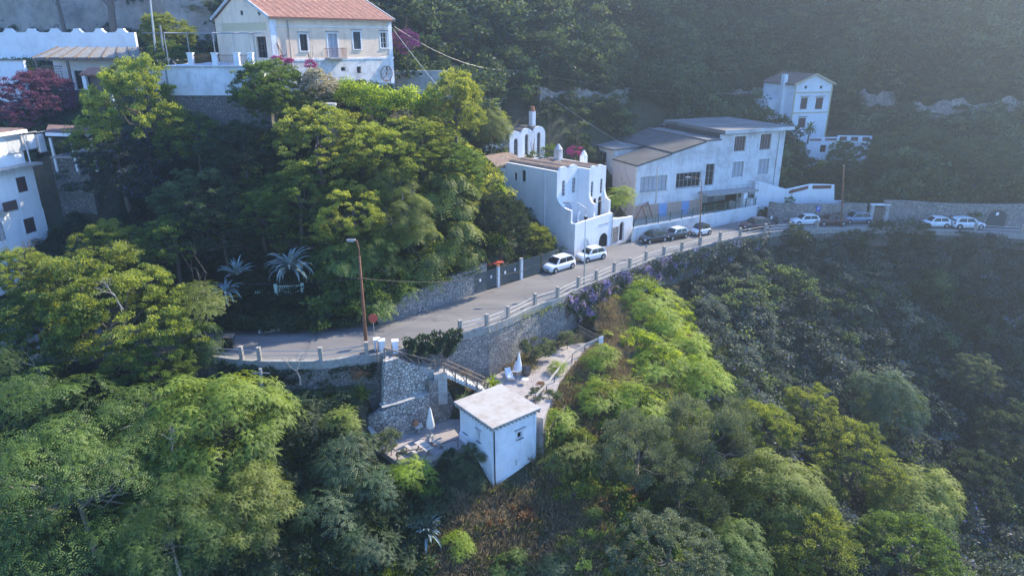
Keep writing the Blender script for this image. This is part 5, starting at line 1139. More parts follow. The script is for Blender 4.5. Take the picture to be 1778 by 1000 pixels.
wire([PT(685, 47, 80), up1, PT(1335, 160, 128)], 'long overhead wire across the dark slope from the cream house to the gabled house', 1.5, .02, 'pale_metal'); wire([up1, PT(1095, 258, 100)], 'thin wire dropping from the slope pole to the school roof', .6, .018, 'pale_metal'); wire([PT(683, 52, 79), PT(760, 150, 74)], 'wire slanting down from the right corner of the cream house', .1, .02, 'pale_metal')
# round sign seen from behind
c = PZ(650, 594, RZ); rs_ = thing('round_sign', 'round red road sign on a thin post beside the stair gate', 'sign', (c.x, c.y, RZ)); top = PYY(648, 552, c.y)-c
MB().tube([(0, 0, 0), (top.x, 0, top.z+.2)], .035, 8).build('post', 'steel', rs_); MB().lathe([(.38, -.05), (.4, -.04), (.4, -.02), (.38, -.01)], c=(top.x, -.04, top.z), n=24, axis='y').build('disc', 'sign_red', rs_)
c = PZ(1120, 452, RZ+.1); s2 = thing('sign_post', 'small grey sign post standing by the railing opposite the dark cars', 'sign', (c.x, c.y, RZ)); MB().tube([(0, 0, 0), (0, 0, 2.0)], .03, 8).build('post', 'steel', s2); MB().box((0, 0, 1.85), (.35, .03, .35), .8).build('panel', 'steel', s2)
c = PZ(1411, 384, RZ); s3 = thing('parking_sign', 'blue square parking sign above the parked white hatchback', 'sign', (c.x, float(y_in(c.x))-.05, RZ)); MB().tube([(0, 0, 0), (0, 0, 2.4)], .035, 8).build('post', 'steel', s3); pn_ = MB().box((0, -.05, 2.1), (.6, .03, .75), 0).build('panel', 'sign_blue', s3)
MB().bx(-.14, -.08, -.08, -.066, 1.85, 2.35).bx(-.08, .12, -.08, -.066, 2.29, 2.35).bx(-.08, .12, -.08, -.066, 2.07, 2.13).bx(.08, .14, -.08, -.066, 2.1, 2.32).build('letter', 'white_gloss', s3)
c = PZ(396, 607, RZ); bn = thing('rubbish_bin', 'black wheeled rubbish bin at the left end of the road railing', 'bin', (c.x, c.y+.2, RZ), .1)
MB().add([(-.42, -.35, .1), (.42, -.35, .1), (.42, .35, .1), (-.42, .35, .1), (-.52, -.42, 1.15), (.52, -.42, 1.15), (.52, .42, 1.15), (-.52, .42, 1.15)], [(0, 1, 2, 3), (4, 5, 6, 7), (0, 1, 5, 4), (1, 2, 6, 5), (2, 3, 7, 6), (3, 0, 4, 7)]).build('body', 'car_black', bn, bevel=.03); MB().bx(-.55, .55, -.45, .45, 1.152, 1.24).build('lid', 'old_wood', bn, bevel=.03)
for x in (-.35, .35): MB().lathe([(.1, -.03), (.1, .03)], c=(x, .3, .1), n=10, axis='x').build('wheel', 'tyre_rubber', bn)
c = PZ(467, 578, RZ); tag(MB().add([(-.9, -.5, 0), (.9, .1, 0), (.7, .6, 0), (-1.0, 0, 0), (-.9, -.5, .25), (.9, .1, .3), (.7, .6, .3), (-1.0, 0, .25)], [(0, 1, 2, 3), (4, 5, 6, 7), (0, 1, 5, 4), (1, 2, 6, 5), (2, 3, 7, 6), (3, 0, 4, 7)]).build('concrete_slab', 'concrete_pale', bevel=.03), 'pale broken concrete slab lying on the left verge', 'slab').location = (c.x, c.y+.3, RZ)
# ---- cars
def car(px, py, head, lab, kind, paint, roofpaint=None, rear_up=False, zc=.75):
    L, Wd, Hh, hood, tail, belt = dict(hatch=(3.9, 1.68, 1.5, .27, .06, .93), mpv=(4.15, 1.76, 1.6, .24, .05, .98), smart=(2.65, 1.55, 1.53, .16, .04, .95), mini=(3.75, 1.7, 1.42, .29, .05, .92), suv=(4.25, 1.8, 1.62, .28, .06, 1.02), saloon=(4.3, 1.72, 1.42, .28, .2, .9))[kind]
    c = PZ(px, py, RZ+zc); t = thing('parked_car', lab, 'car', (c.x, c.y, RZ+.002), head, 'cars parked along the road')
    w = Wd/2; F = L/2; xw = F-L*hood            # windscreen base
    st = [(-F, .38, belt*.82, w*.80), (-F+.07, .25, belt*.93, w*.93), (-F+.35, .2, belt, w*.98), (-F*.4, .2, belt, w), (xw-.2, .2, belt, w), (xw+.05, .2, belt*.985, w*.99), (F-.35, .2, belt*.86, w*.95), (F-.1, .24, belt*.76, w*.86), (F, .34, belt*.62, w*.70)]
    mb = MB()
    for x, zl_, zs, ww in st:
        mb.v += [(x, -ww*.9, zl_), (x, -ww, zl_+.14), (x, -ww*1.0, zs*.72), (x, -ww*.94, zs-.03), (x, -ww*.8, zs+.015), (x, ww*.8, zs+.015), (x, ww*.94, zs-.03), (x, ww*1.0, zs*.72), (x, ww, zl_+.14), (x, ww*.9, zl_)]
    for i in range(len(st)-1):
        for j in range(10): a, b = i*10+j, i*10+(j+1) % 10; mb.f.append((a, b, b+10, a+10))
    mb.f += [tuple(range(10)), tuple(range((len(st)-1)*10, len(st)*10))[::-1]]
    body = mb.build('body', paint, t, smooth=True); body.data.polygons.foreach_set('use_smooth', [len(p.vertices) == 4 for p in body.data.polygons])
    xr0 = xw-.62*(Hh-belt)/.58; xr1 = -F+.32+(L*tail); wr = w*.76; wb = w*.9
    g = MB(); zt = Hh; rows = [(xw+.02, belt-.02, wb), ((xw+xr0)/2+.06, (belt+zt)/2+.02, (wb+wr)/2+.02), (xr0, zt-.04, wr), (xr0-.35, zt, wr), (xr1+.35, zt-.01, wr), (xr1, zt-.07, wr*.97), ((xr1-F+.1)/2, (belt+zt)/2, (wb+wr)/2), (-F+.1, belt-.02, wb)]
    low = lambda x: belt-.03
    for x, z, ww in rows: g.v += [(x, -ww, z), (x, ww, z)]
    for x, z, ww in rows: g.v += [(x, -wb, belt-.03), (x, wb, belt-.03)]
    n = len(rows)
    for i in range(n-1): g.f.append((2*i, 2*i+1, 2*i+3, 2*i+2)); g.f.append((2*i, 2*i+2, 2*n+2*i+2, 2*n+2*i)); g.f.append((2*i+1, 2*i+3, 2*n+2*i+3, 2*n+2*i+1))
    g.build('roof', roofpaint or paint, t)
    def pane(name, pts, m='car_glass', par=t, off=None):
        a, b, c_ = Vector(pts[0]), Vector(pts[1]), Vector(pts[2]); nrm = (b-a).cross(c_-a).normalized(); ce = sum((Vector(p) for p in pts), Vector())/len(pts)
        if nrm.dot(ce-Vector((0, 0, .8))) < 0: nrm = -nrm
        o = [Vector(p)+nrm*.015 for p in pts]; i_ = [Vector(p)-nrm*.02 for p in pts]; k = len(pts)
        return MB().add(o+i_, [tuple(range(k)), tuple(range(k, 2*k))[::-1]]+[(j, (j+1) % k, k+(j+1) % k, k+j) for j in range(k)]).build(name, m, par)
    lerp = lambda p, q, f: tuple(p[i]+(q[i]-p[i])*f for i in range(3))
    A_, B_ = (xw+.0, wb*.86, belt+.03), (xr0+.03, wr*.86, zt-.07)
    mA, mB = (A_[0], -A_[1], A_[2]), (B_[0], -B_[1], B_[2]); md = ((xw+xr0)/2+.06, (wb+wr)/2*.88, (belt+zt)/2+.02)
    pane('windscreen', [mA, A_, md, (md[0], -md[1], md[2])]); pane('windscreen', [(md[0], -md[1], md[2]), md, B_, mB])
    pane('rear_window', [(-F+.12, -wb*.82, belt+.06), (-F+.12, wb*.82, belt+.06), (xr1-.0, wr*.84, zt-.14), (xr1-.0, -wr*.84, zt-.14)])
    xm = (xr0+xr1)/2+.1
    for s in (-1, 1):
        zb2, zt2 = belt+.02, zt-.1; yy_ = lambda z: s*(wb+(wr-wb)*(z-belt)/(zt-belt)+.0)
        xf = xw-.12; xrr = -F+.38
        pane('side_window', [(xf-.1, yy_(zb2), zb2), (xm+.04, yy_(zb2), zb2), (xm+.04, yy_(zt2), zt2), (xr0-.02, yy_(zt2), zt2)])
        pane('side_window', [(xm-.04, yy_(zb2), zb2), (xrr, yy_(zb2), zb2), (xr1+.12, yy_(zt2), zt2), (xm-.04, yy_(zt2), zt2)])
        mr = MB().box((xw-.25, s*(w+.1), belt+.08), (.12, .2, .14)).build('mirror', paint, t, bevel=.03)
        for x in (F-.72 if L > 3 else F-.45, -F+.68 if L > 3 else -F+.42):
            r = .31 if kind != 'suv' else .35
            ar_ = MB().lathe([(r+.07, -.02), (r+.07, .02)], c=(x, s*(w-.012), r+.02), n=20, axis='y').build('wheel_arch', 'tyre_rubber', t)
            wh = MB().lathe([(r*.9, -.11), (r, -.08), (r, .08), (r*.9, .11)], c=(x, s*(w-.07), r), n=20, axis='y').build('wheel', 'tyre_rubber', t)
            rm = MB().lathe([(r*.62, 0), (r*.6, s*.02), (r*.2, s*.03)] if s > 0 else [(r*.2, -.03), (r*.6, -.02), (r*.62, 0)], c=(x, s*(w+.042), r), n=14, axis='y').build('rim', 'car_silver', wh)
        MB().box((F-.16, s*w*.66, belt*.66), (.2, .34, .16), -s*.35).build('headlight', 'lamp_glass', t, bevel=.03)
        MB().box((-F+.05, s*w*.78, belt*.82), (.12, .2, .26), s*.1).build('tail_light', 'red_lens', t, bevel=.02)
    MB().box((F-.02, 0, belt*.42), (.07, Wd*.52, .16)).build('grille', 'dark_iron', t); MB().box((F+.02, 0, belt*.36-.02), (.03, .5, .1)).build('number_plate', 'plate', t)
    MB().box((-F-.005, 0, belt*.55), (.03, .5, .1)).build('number_plate', 'plate', t)
    mb = MB()
    for s in (-1, 1): pass
    return t
D = rad
car(970, 457, D(222), 'silver-white family car parked beside the dark slatted gates', 'mpv', 'car_white')
car(1026, 440, D(215), 'white hatchback parked under the arched niche of the vaulted house', 'hatch', 'car_white')
car(1134, 410, D(209), 'black hatchback, nearest of the cars against the yard wall', 'hatch', 'car_black')
car(1172, 404, D(210), 'black small car with a white roof against the yard wall', 'mini', 'car_black', 'car_white')
car(1217, 398, D(211), 'tiny white two-seater car with a black roof against the yard wall', 'smart', 'car_white', 'car_black')
car(1311, 389, D(195), 'dark red sport utility car parked at the corner of the yard wall', 'suv', 'car_dark_red')
car(1398, 381, D(184), 'white hatchback parked in the shade under the blue parking sign', 'hatch', 'car_white')
car(1443, 381, D(184), 'maroon saloon car parked beside the rusty pole in the shade', 'saloon', 'car_maroon')
car(1487, 378, D(183), 'blue-grey estate car parked in the shade near the roadside gate', 'mpv', 'car_blue_grey')
car(1623, 385, D(180), 'white hatchback half hidden by shrubs on the far stretch of road', 'hatch', 'car_white')
car(1680, 387, D(-3), 'white sport utility car parked just left of the arched garage door', 'suv', 'car_white')
# scooter
c = PZ(1343, 386, RZ+.5); sc_ = thing('scooter', 'dark motor scooter with a white windshield parked behind the dark red car', 'scooter', (c.x, c.y, RZ), D(200))
for x in (-.6, .6): w_ = MB().lathe([(.2, -.05), (.24, -.03), (.24, .03), (.2, .05)], c=(x, 0, .24), n=16, axis='y').build('wheel', 'tyre_rubber', sc_)
MB().tube([(-.75, 0, .6), (-.3, 0, .62), (0, 0, .35), (.35, 0, .35), (.5, 0, .8), (.45, 0, 1.0)], [.1, .18, .14, .1, .1, .06], 8).build('body', 'car_black', sc_, smooth=True); MB().box((-.3, 0, .8), (.7, .28, .1)).build('seat', 'tyre_rubber', sc_, bevel=.03)
MB().bar((.42, -.32, 1.02), (.42, .32, 1.02), .05).build('handlebar', 'steel', sc_); MB().add([(.5, -.22, 1.0), (.5, .22, 1.0), (.42, .18, 1.45), (.42, -.18, 1.45), (.51, -.22, 1.0), (.51, .22, 1.0), (.43, .18, 1.45), (.43, -.18, 1.45)], [(0, 1, 2, 3), (4, 5, 6, 7), (0, 1, 5, 4), (1, 2, 6, 5), (2, 3, 7, 6), (3, 0, 4, 7)]).build('windshield', 'white_gloss', sc_)
# ------------------------------------------------------------------ vegetation
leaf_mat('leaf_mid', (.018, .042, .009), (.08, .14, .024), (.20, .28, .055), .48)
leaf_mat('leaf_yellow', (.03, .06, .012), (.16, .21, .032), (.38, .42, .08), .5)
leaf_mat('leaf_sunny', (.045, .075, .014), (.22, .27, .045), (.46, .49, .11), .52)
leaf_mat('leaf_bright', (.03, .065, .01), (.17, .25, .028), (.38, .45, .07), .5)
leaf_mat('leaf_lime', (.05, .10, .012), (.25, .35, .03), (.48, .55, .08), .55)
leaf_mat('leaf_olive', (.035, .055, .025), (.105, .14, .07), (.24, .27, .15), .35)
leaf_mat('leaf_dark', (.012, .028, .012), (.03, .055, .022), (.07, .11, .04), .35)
leaf_mat('leaf_blue', (.02, .045, .022), (.07, .125, .055), (.17, .24, .12), .45)  # blue-green of feathery leaves in shade, put into the leaf colour
leaf_mat('leaf_rust', (.14, .07, .025), (.26, .13, .05), (.36, .21, .09), .35, transc=(1.4, 1.1, .8))
leaf_mat('leaf_bloom_white', (.03, .05, .02), (.06, .09, .03), (.1, .14, .05), .3, flower=(.75, .66, .6), fl=.5)
leaf_mat('leaf_bloom_pink', (.03, .05, .02), (.06, .09, .03), (.1, .14, .05), .3, flower=(.55, .03, .28), fl=.65, transc=(1.3, 1, 1.2))
leaf_mat('leaf_bloom_purple', (.03, .04, .03), (.05, .07, .035), (.1, .12, .06), .3, flower=(.34, .06, .3), fl=.6, transc=(1.3, 1, 1.2))
leaf_mat('leaf_bloom_plum', (.035, .025, .03), (.07, .04, .045), (.12, .08, .07), .3, flower=(.24, .07, .13), fl=.55, transc=(1.3, 1, 1.1))
leaf_mat('leaf_bloom_lilac', (.03, .05, .02), (.06, .085, .03), (.11, .14, .05), .3, flower=(.33, .26, .42), fl=.38, transc=(1.2, 1, 1.3))
leaf_mat('leaf_agave', (.09, .14, .14), (.17, .24, .235), (.30, .38, .36), .15, transc=(1, 1, .9))
leaf_mat('leaf_dry', (.15, .13, .08), (.30, .24, .15), (.48, .39, .25), .3, transc=(1.2, 1.1, .8))
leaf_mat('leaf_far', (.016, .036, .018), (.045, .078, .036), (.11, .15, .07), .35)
leaf_mat('leaf_vine', (.012, .024, .011), (.028, .048, .02), (.06, .08, .03), .3, flower=(.2, .16, .4), fl=.05, transc=(1.2, 1, 1.2))
leaf_mat('leaf_far_grey', (.03, .045, .03), (.075, .10, .068), (.15, .18, .12), .35, flower=(.20, .19, .34), fl=.03, transc=(1.1, 1, 1.1))
mat('bark', (.16, .13, .10), (.08, .065, .05), 6, fine=30); mat('bark_pale', (.42, .38, .33), (.25, .22, .19), 6, fine=30)
def unit(v): return v/np.maximum(np.linalg.norm(v, axis=-1, keepdims=True), 1e-9)
def quads(c, ax, nr, L, Wd):
    L = np.broadcast_to(np.asarray(L, float), (len(c),))[:, None]; Wd = np.broadcast_to(np.asarray(Wd, float), (len(c),))[:, None]
    ax = unit(ax); sd = unit(np.cross(nr, ax)); up = unit(np.cross(ax, sd))
    m = c+ax*L*.48
    V = np.stack([c, m+sd*Wd*.5+up*L*.06, c+ax*L, m-sd*Wd*.5+up*L*.06], 1)
    return V
class Fol:
    """a bag of leaf quads"""
    def __init__(s): s.V = []; s.t = []; s.b = []
    def add(s, V, tint, bloom=None):
        s.V.append(V); s.t.append(np.broadcast_to(tint, (len(V),)).astype(float)); s.b.append(np.zeros(len(V)) if bloom is None else bloom)
    def arr(s): return np.concatenate(s.V), np.clip(np.concatenate(s.t), 0, 1), np.concatenate(s.b)
    def mesh(s, name, m):
        V, t, b = s.arr(); n = len(V); return np_mesh(name, V.reshape(-1, 3), np.arange(4*n).reshape(n, 4), m, t, b)
def puff(rs, c, r, n, L, Wd, out, droop=.25, flat=.75, tint=.5, up=.6, bl=0.):
    d = unit(rs.normal(size=(n, 3))); d[:, 2] = np.abs(d[:, 2])*.75 + d[:, 2]*.25
    p = c + d*(r*rs.rand(n)[:, None]**.35)*np.array([1, 1, flat])
    ax = unit(d*.6+np.asarray(out)*.35+rs.normal(size=(n, 3))*.45+np.array([0, 0, -droop]))
    nr = unit(rs.normal(size=(n, 3))*.6+np.array([0, 0, up])+d*.3)
    return quads(p, ax, nr, L*rs.uniform(.7, 1.3, n), Wd*rs.uniform(.7, 1.3, n)), tint+rs.normal(size=n)*.16, (rs.rand(n) if bl >= 0 else None)
def crown_dirs(rs, n, zmin=-.45):
    d = unit(rs.normal(size=(n*3, 3))); d = d[d[:, 2] > zmin][:n]; return d
def envelope(rs, d, k=.28):
    a = np.ones(len(d))
    for i in range(6): w_ = unit(rs.normal(size=3)); a += k*np.clip((d@w_)-.35, 0, 1)*rs.uniform(-1.2, 1.6)
    return a
def lobed(rs, n, R, H, nlobe, zmin=-.4, spread=.72, lr=(.24, .44)):
    """cluster points on the skins of several bulging lobes, with gaps between the lobes"""
    L_ = []
    for _ in range(nlobe):
        c = crown_dirs(rs, 14, zmin); k = max(range(len(c)), key=lambda i: min([np.linalg.norm(c[i]-q) for q in L_] or [rs.rand()])); L_.append(c[k])
    L_ = np.array(L_); e = envelope(rs, L_, .45); ce = L_*np.array([R, R, H])*spread*e[:, None]; rr = R*rs.uniform(lr[0], lr[1], nlobe)
    w_ = rr**2/np.sum(rr**2); k = rs.choice(nlobe, n, p=w_); d = unit(rs.normal(size=(n, 3))+L_[k]*.7+np.array([0, 0, .25])); lc = np.clip(1+.22*rs.normal(size=n), .5, 1.35)
    return ce[k]+d*rr[k][:, None]*np.array([1, 1, .8])*lc[:, None], unit(d+L_[k]*.4), (k/nlobe*7.3) % 1.
def broad_crown(seed, R=4., H=3.6, npf=90, nl=110, L=.24, Wd=.15, pr=.8, k=.5, droop=.25, flat=.7, lobes=11):
    rs = np.random.RandomState(seed); f = Fol(); cs, d, lt = lobed(rs, npf, R, H, lobes)
    for i, c in enumerate(cs): f.add(*puff(rs, c, pr*rs.uniform(.5, 1.4), int(nl*rs.uniform(.5, 1.4)), L, Wd, d[i], droop, flat, .17+.2*lt[i]+.42*rs.rand()+.15*d[i, 2]))
    return f, cs
def frond_rosette(rs, f, c, axis, nf=8, Lf=.62, pairs=5, lw=.085, ll=.24, tint=.5, droop=.55):
    axis = axis/np.linalg.norm(axis); a = np.cross(axis, [0, .1, 1.]); a /= np.linalg.norm(a)+1e-9; b = np.cross(axis, a)
    for j in range(nf):
        th = 2*math.pi*(j+rs.rand()*.6)/nf; h = a*math.cos(th)+b*math.sin(th); Lq = Lf*rs.uniform(.75, 1.2)
        s_ = np.linspace(.25, 1, pairs)[:, None]
        pos = c+Lq*(h*s_+axis*.45*s_*(1-.6*s_)+np.array([0, 0, -droop])*s_**2)
        tan = unit(h+axis*.45*(1-1.2*s_)+np.array([0, 0, -2*droop])*s_); nr = unit(np.cross(tan, np.cross(axis, tan)))+0; sd = unit(np.cross(tan, nr))
        for sg in (-1, 1): f.add(quads(pos, sd*sg*.85+tan*.5+np.array([0, 0, -.2]), unit(nr+rs.normal(size=(pairs, 3))*.15), ll*(1.05-.35*s_[:, 0]), lw), tint+rs.normal()*.1+rs.normal(size=pairs)*.05)
def pinnate_crown(seed, R=4., H=3.6, nros=150, Lf=.75, k=.5, zmin=-.45, nf=8, pairs=5, ll=.26, lw=.09, fill=True, lobes=12, droop=.5):
    rs = np.random.RandomState(seed); f = Fol(); cs, d, lt = lobed(rs, nros, R, H, lobes, zmin)
    for i, c in enumerate(cs): frond_rosette(rs, f, c, d[i]*.6+np.array([0, 0, .8])+rs.normal(size=3)*.15, nf, Lf*rs.uniform(.7, 1.25), pairs, lw, ll, .20+.2*lt[i]+.38*rs.rand()+.15*d[i, 2], droop)
    if fill:
        for i in range(0, len(cs), 3): f.add(*puff(rs, cs[i]*.8, R*.17, 50, ll*.9, lw*1.5, d[i], .3, .8, .25))
    return f, cs
def trunk_mesh(name, seed, cs, R, m, h=6.0, nb=12, r0=.22, shown=4, reach=.9):
    """trunk rising h to the crown's centre (z = 0), limbs running out to leaf clusters"""
    rs = random.Random(seed); mb = MB(); bend = Vector((rs.uniform(-.5, .5), rs.uniform(-.5, .5), 0))
    mb.tube([(0, 0, -h-1), tuple(bend*.6+Vector((0, 0, -h*.55))), tuple(bend+Vector((0, 0, -h*.2))), (bend.x*.6, bend.y*.6, R*.35)], [r0*1.3, r0, r0*.8, r0*.3], 8)
    idx_ = rs.sample(range(len(cs)), min(nb, len(cs)))
    for i in idx_:
        c = Vector([float(v) for v in cs[i]])*reach; s_ = Vector((bend.x, bend.y, -h*.2+rs.uniform(-.1, .9)*R*.4)); k = s_.lerp(c, .45)+Vector((rs.uniform(-.3, .3), rs.uniform(-.3, .3), -.25*R*.5)); k2 = s_.lerp(c, .75)+Vector((rs.uniform(-.25, .25), rs.uniform(-.25, .25), -.1))
        mb.tube([s_, k, k2, c], [r0*.5, r0*.32, r0*.18, r0*.07], 6)
        for q in range(2): e2 = k2+Vector((rs.uniform(-1, 1), rs.uniform(-1, 1), rs.uniform(0, .9)))*R*.22; mb.tube([k2, k2.lerp(e2, .5)+Vector((0, 0, .08)), e2], [r0*.16, r0*.1, r0*.04], 5)
    o = mb.build(name, m, smooth=True, recalc=False); me = o.data; bpy.data.objects.remove(o); return me
KIND = {}
def add_kind(key, f, cs, R, m, bark='bark', seed=1, h=6., nb=12, r0=.22, reach=.9):
    KIND[key] = dict(leaf=f.mesh('crown_'+key, m), trunk=trunk_mesh('trunk_'+key, seed, cs, R, bark, h, nb, r0, reach=reach), R=R, h=h)
for i in range(3): f, cs = broad_crown(10+i, 5, 4.4, 330, 125, .19, .12, .52, lobes=17); add_kind('broad%d' % i, f, cs, 5, 'leaf_mid', seed=i, r0=.26)
for i in range(2): f, cs = pinnate_crown(20+i, 6, 5.2, 760, .8, nf=8, pairs=6, ll=.165, lw=.062, lobes=21, droop=.3); add_kind('pinnate%d' % i, f, cs, 6, 'leaf_mid', 'bark_pale', seed=i+5, nb=22, reach=1.02, r0=.17)
for i in range(2): f, cs = pinnate_crown(26+i, 5, 4.2, 520, .75, nf=7, pairs=7, ll=.16, lw=.075, lobes=18, droop=.2); add_kind('feather%d' % i, f, cs, 5, 'leaf_mid', 'bark', seed=i+7, nb=16)
for i in range(2): f, cs = broad_crown(35+i, 4.5, 4.2, 420, 115, .17, .11, .48, .4, .2, .85, lobes=18); add_kind('dense%d' % i, f, cs, 4.5, 'leaf_mid', seed=i+19)
for i in range(2): f, cs = broad_crown(30+i, 3.5, 3.2, 190, 210, .15, .05, .6, .4, .1, .9, lobes=10); add_kind('fine%d' % i, f, cs, 3.5, 'leaf_olive', seed=i+9)
for i in range(3): f, cs = broad_crown(40+i, 1.5, 1.3, 60, 80, .14, .085, .36, .4, lobes=7); add_kind('bush%d' % i, f, cs, 1.5, 'leaf_mid', seed=i+12, h=.8, nb=6, r0=.05)
for i in range(2): f, cs = pinnate_crown(50+i, 1.5, 1.4, 42, .8, .5, zmin=-.2, nf=8, pairs=7, ll=.17, lw=.065, lobes=9, fill=True, droop=.05); add_kind('frondbush%d' % i, f, cs, 1.5, 'leaf_mid', seed=i+15, h=.9, nb=6, r0=.04)
f, cs = pinnate_crown(60, 1.6, 2.2, 40, .8, .5, zmin=-.7, nf=8, pairs=6, ll=.3, lw=.1); add_kind('slender0', f, cs, 1.6, 'leaf_mid', 'bark_pale', seed=20, h=4, nb=6, r0=.07)
NT = 0
def tree(kind, px, py, rpx, h, label, mname=None, cat='tree', name='tree', t=None, sx=1., sz=1., group=None, trunk=True, seed=None):
    """crown centred on a pixel, h metres above the ground (or at distance t), crown radius in pixels"""
    global NT; NT += 1; k = KIND[kind]; tt = t or gzr(px, py, h); P = PT(px, py, tt); R = rpx/FPX*tt; s_ = R/k['R']; g = g1(P.x, P.y)
    if t is None: pass
    rr = random.Random(NT*7+3); root = thing(name, label, cat, (P.x, P.y, min(g, P.z-.3)), rr.uniform(0, 6.28), group)
    hz = P.z-root.location.z
    c = bpy.data.objects.new('crown' if cat == 'tree' else 'foliage', k['leaf']); COL.objects.link(c); c.parent = root; c.location = (0, 0, hz); c.scale = (s_*sx, s_*sx, s_*sz)
    if mname: c.material_slots[0].link = 'OBJECT'; c.material_slots[0].material = M(mname)
    if trunk:
        b = bpy.data.objects.new('trunk' if cat == 'tree' else 'stem', k['trunk']); COL.objects.link(b); b.parent = root; b.location = (0, 0, hz); b.scale = (s_*sx, s_*sx, max(s_*sz, (hz)/k['h']*.9 if hz > k['h']*s_ else s_*sz))
    return root
def bush(kind, px, py, rpx, h, label, mname=None, **kw): return tree(kind, px, py, rpx, h, label, mname, 'shrub', kw.pop('name', 'shrub'), **kw)
# ---- trees one can tell apart (left foreground)
tree('pinnate0', 135, 835, 185, 7, 'huge feather-leaved tree filling the lower left corner', 'leaf_mid')
tree('pinnate1', 30, 690, 95, 6, 'shaded feather-leaved tree at the left edge, above the huge corner tree', 'leaf_mid')
tree('feather0', 375, 750, 112, 6, 'bright yellow-green feathery tree below the left end of the railing', 'leaf_bright', sz=1.15)
tree('feather1', 425, 880, 74, 5, 'bright green feathery tree lower down, right beneath the brightest tree', 'leaf_yellow', sz=1.1)
tree('pinnate1', 300, 930, 110, 5, 'mid green feather-leaved tree at the bottom edge, left of centre', 'leaf_mid')
tree('broad0', 150, 530, 102, 7, 'large olive-green broad tree in front of the left end of the road', 'leaf_yellow')
tree('broad1', 215, 560, 95, 6, 'olive-green tree just right of the large broad one on the left', 'leaf_yellow')
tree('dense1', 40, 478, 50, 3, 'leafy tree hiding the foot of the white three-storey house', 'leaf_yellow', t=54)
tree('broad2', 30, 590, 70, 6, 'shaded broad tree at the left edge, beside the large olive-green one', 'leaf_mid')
tree('dense0', 195, 432, 54, 7, 'round sunlit tree top just below the white three-storey house', 'leaf_yellow')
tree('frondbush0', 338, 525, 48, 5, 'small feathery tree with flat tiers overlapping the shaded road', 'leaf_yellow', name='tree', sz=.7)
tree('slender0', 355, 590, 30, 3, 'slim feather-leaved sapling beside the black rubbish bin', 'leaf_mid')
tree('broad0', 260, 640, 60, 5, 'dark leafy tree behind the crown of the brightest tree', 'leaf_mid')
tree('pinnate0', 30, 950, 80, 4, 'shaded feathery tree in the very bottom left corner', 'leaf_blue')
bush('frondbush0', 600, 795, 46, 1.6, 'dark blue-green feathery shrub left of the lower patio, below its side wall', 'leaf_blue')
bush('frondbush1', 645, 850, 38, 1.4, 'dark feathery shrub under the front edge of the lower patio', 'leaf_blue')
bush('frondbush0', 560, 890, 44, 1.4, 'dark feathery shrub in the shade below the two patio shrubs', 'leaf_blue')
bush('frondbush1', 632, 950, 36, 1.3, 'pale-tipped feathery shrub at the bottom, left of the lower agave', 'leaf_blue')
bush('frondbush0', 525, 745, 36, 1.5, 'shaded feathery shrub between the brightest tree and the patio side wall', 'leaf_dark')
bush('frondbush1', 590, 735, 30, 1.6, 'bright green feathery shrub touching the sloping patio side wall', 'leaf_yellow')
bush('bush0', 677, 775, 24, 1.5, 'small rounded grey-green tree at the front left corner of the lower patio', 'leaf_olive', sz=1.3)
bush('frondbush0', 712, 822, 32, 1.6, 'yellow feathery shrub below the front railing of the lower patio', 'leaf_lime', sz=.8)
bush('bush1', 735, 850, 26, 1.2, 'fresh green shrub just below the yellow feathery one', 'leaf_mid')
bush('fine0', 817, 812, 34, 1.0, 'grey-green shrub growing against the front corner of the white tower', 'leaf_olive', sz=1.1, trunk=False)
bush('bush0', 780, 800, 20, 1.0, 'low dark shrub between the patio railing and the grey-green tower shrub', 'leaf_dark')
bush('bush1', 650, 668, 22, 1.0, 'dark rounded shrub at the foot of the wall below the stair gate', 'leaf_dark')
bush('frondbush1', 625, 640, 18, 1.0, 'small autumn-coloured shrub below the rusty street light', 'leaf_rust')
bush('frondbush0', 797, 946, 24, .9, 'small yellow-green shrub at the bottom centre, on the dry slope', 'leaf_lime')
bush('bush2', 880, 850, 14, .5, 'tiny dark shrub at the foot of the right side of the tower', 'leaf_dark')
bush('frondbush1', 890, 985, 26, .7, 'low feathery plant at the bottom edge below the dry slope', 'leaf_mid'); bush('frondbush0', 960, 990, 24, .7, 'pale low feathery plant at the bottom edge, right of the dry slope', 'leaf_blue')
# ---- bank above the road
tree('broad2', 560, 258, 76, 6, 'broad olive-green tree in front of the round masonry column', 'leaf_sunny')
tree('dense0', 655, 265, 56, 6, 'dense olive-green tree below the hedge of the cream house', 'leaf_yellow')
tree('broad1', 515, 345, 56, 5, 'shaded side tree on the left flank of the sunny thicket', 'leaf_mid')
tree('broad0', 610, 375, 60, 5, 'leafy tree in the middle of the sunny thicket above the road', 'leaf_sunny')
tree('dense1', 788, 196, 52, 7, 'tall pale yellow-green tree at the right end of the hedge', 'leaf_sunny', sz=1.5)
tree('broad2', 735, 252, 46, 6, 'yellow-green tree between the tall pale one and the dense olive one', 'leaf_yellow')
tree('pinnate1', 852, 225, 40, 7, 'feathery tree overlapping the small upper vaulted house', 'leaf_yellow')
tree('broad2', 790, 300, 50, 5, 'thin tree above the dark conifer, left of the vaulted house', 'leaf_mid')
tree('pinnate0', 705, 380, 52, 5, 'feathery tree with visible stems in the centre of the bank', 'leaf_yellow')
tree('slender0', 775, 350, 42, 4, 'slender bright feathery tree left of the vaulted house', 'leaf_yellow'); tree('slender0', 790, 430, 40, 3, 'slender feathery tree just above the red carport roof', 'leaf_yellow')
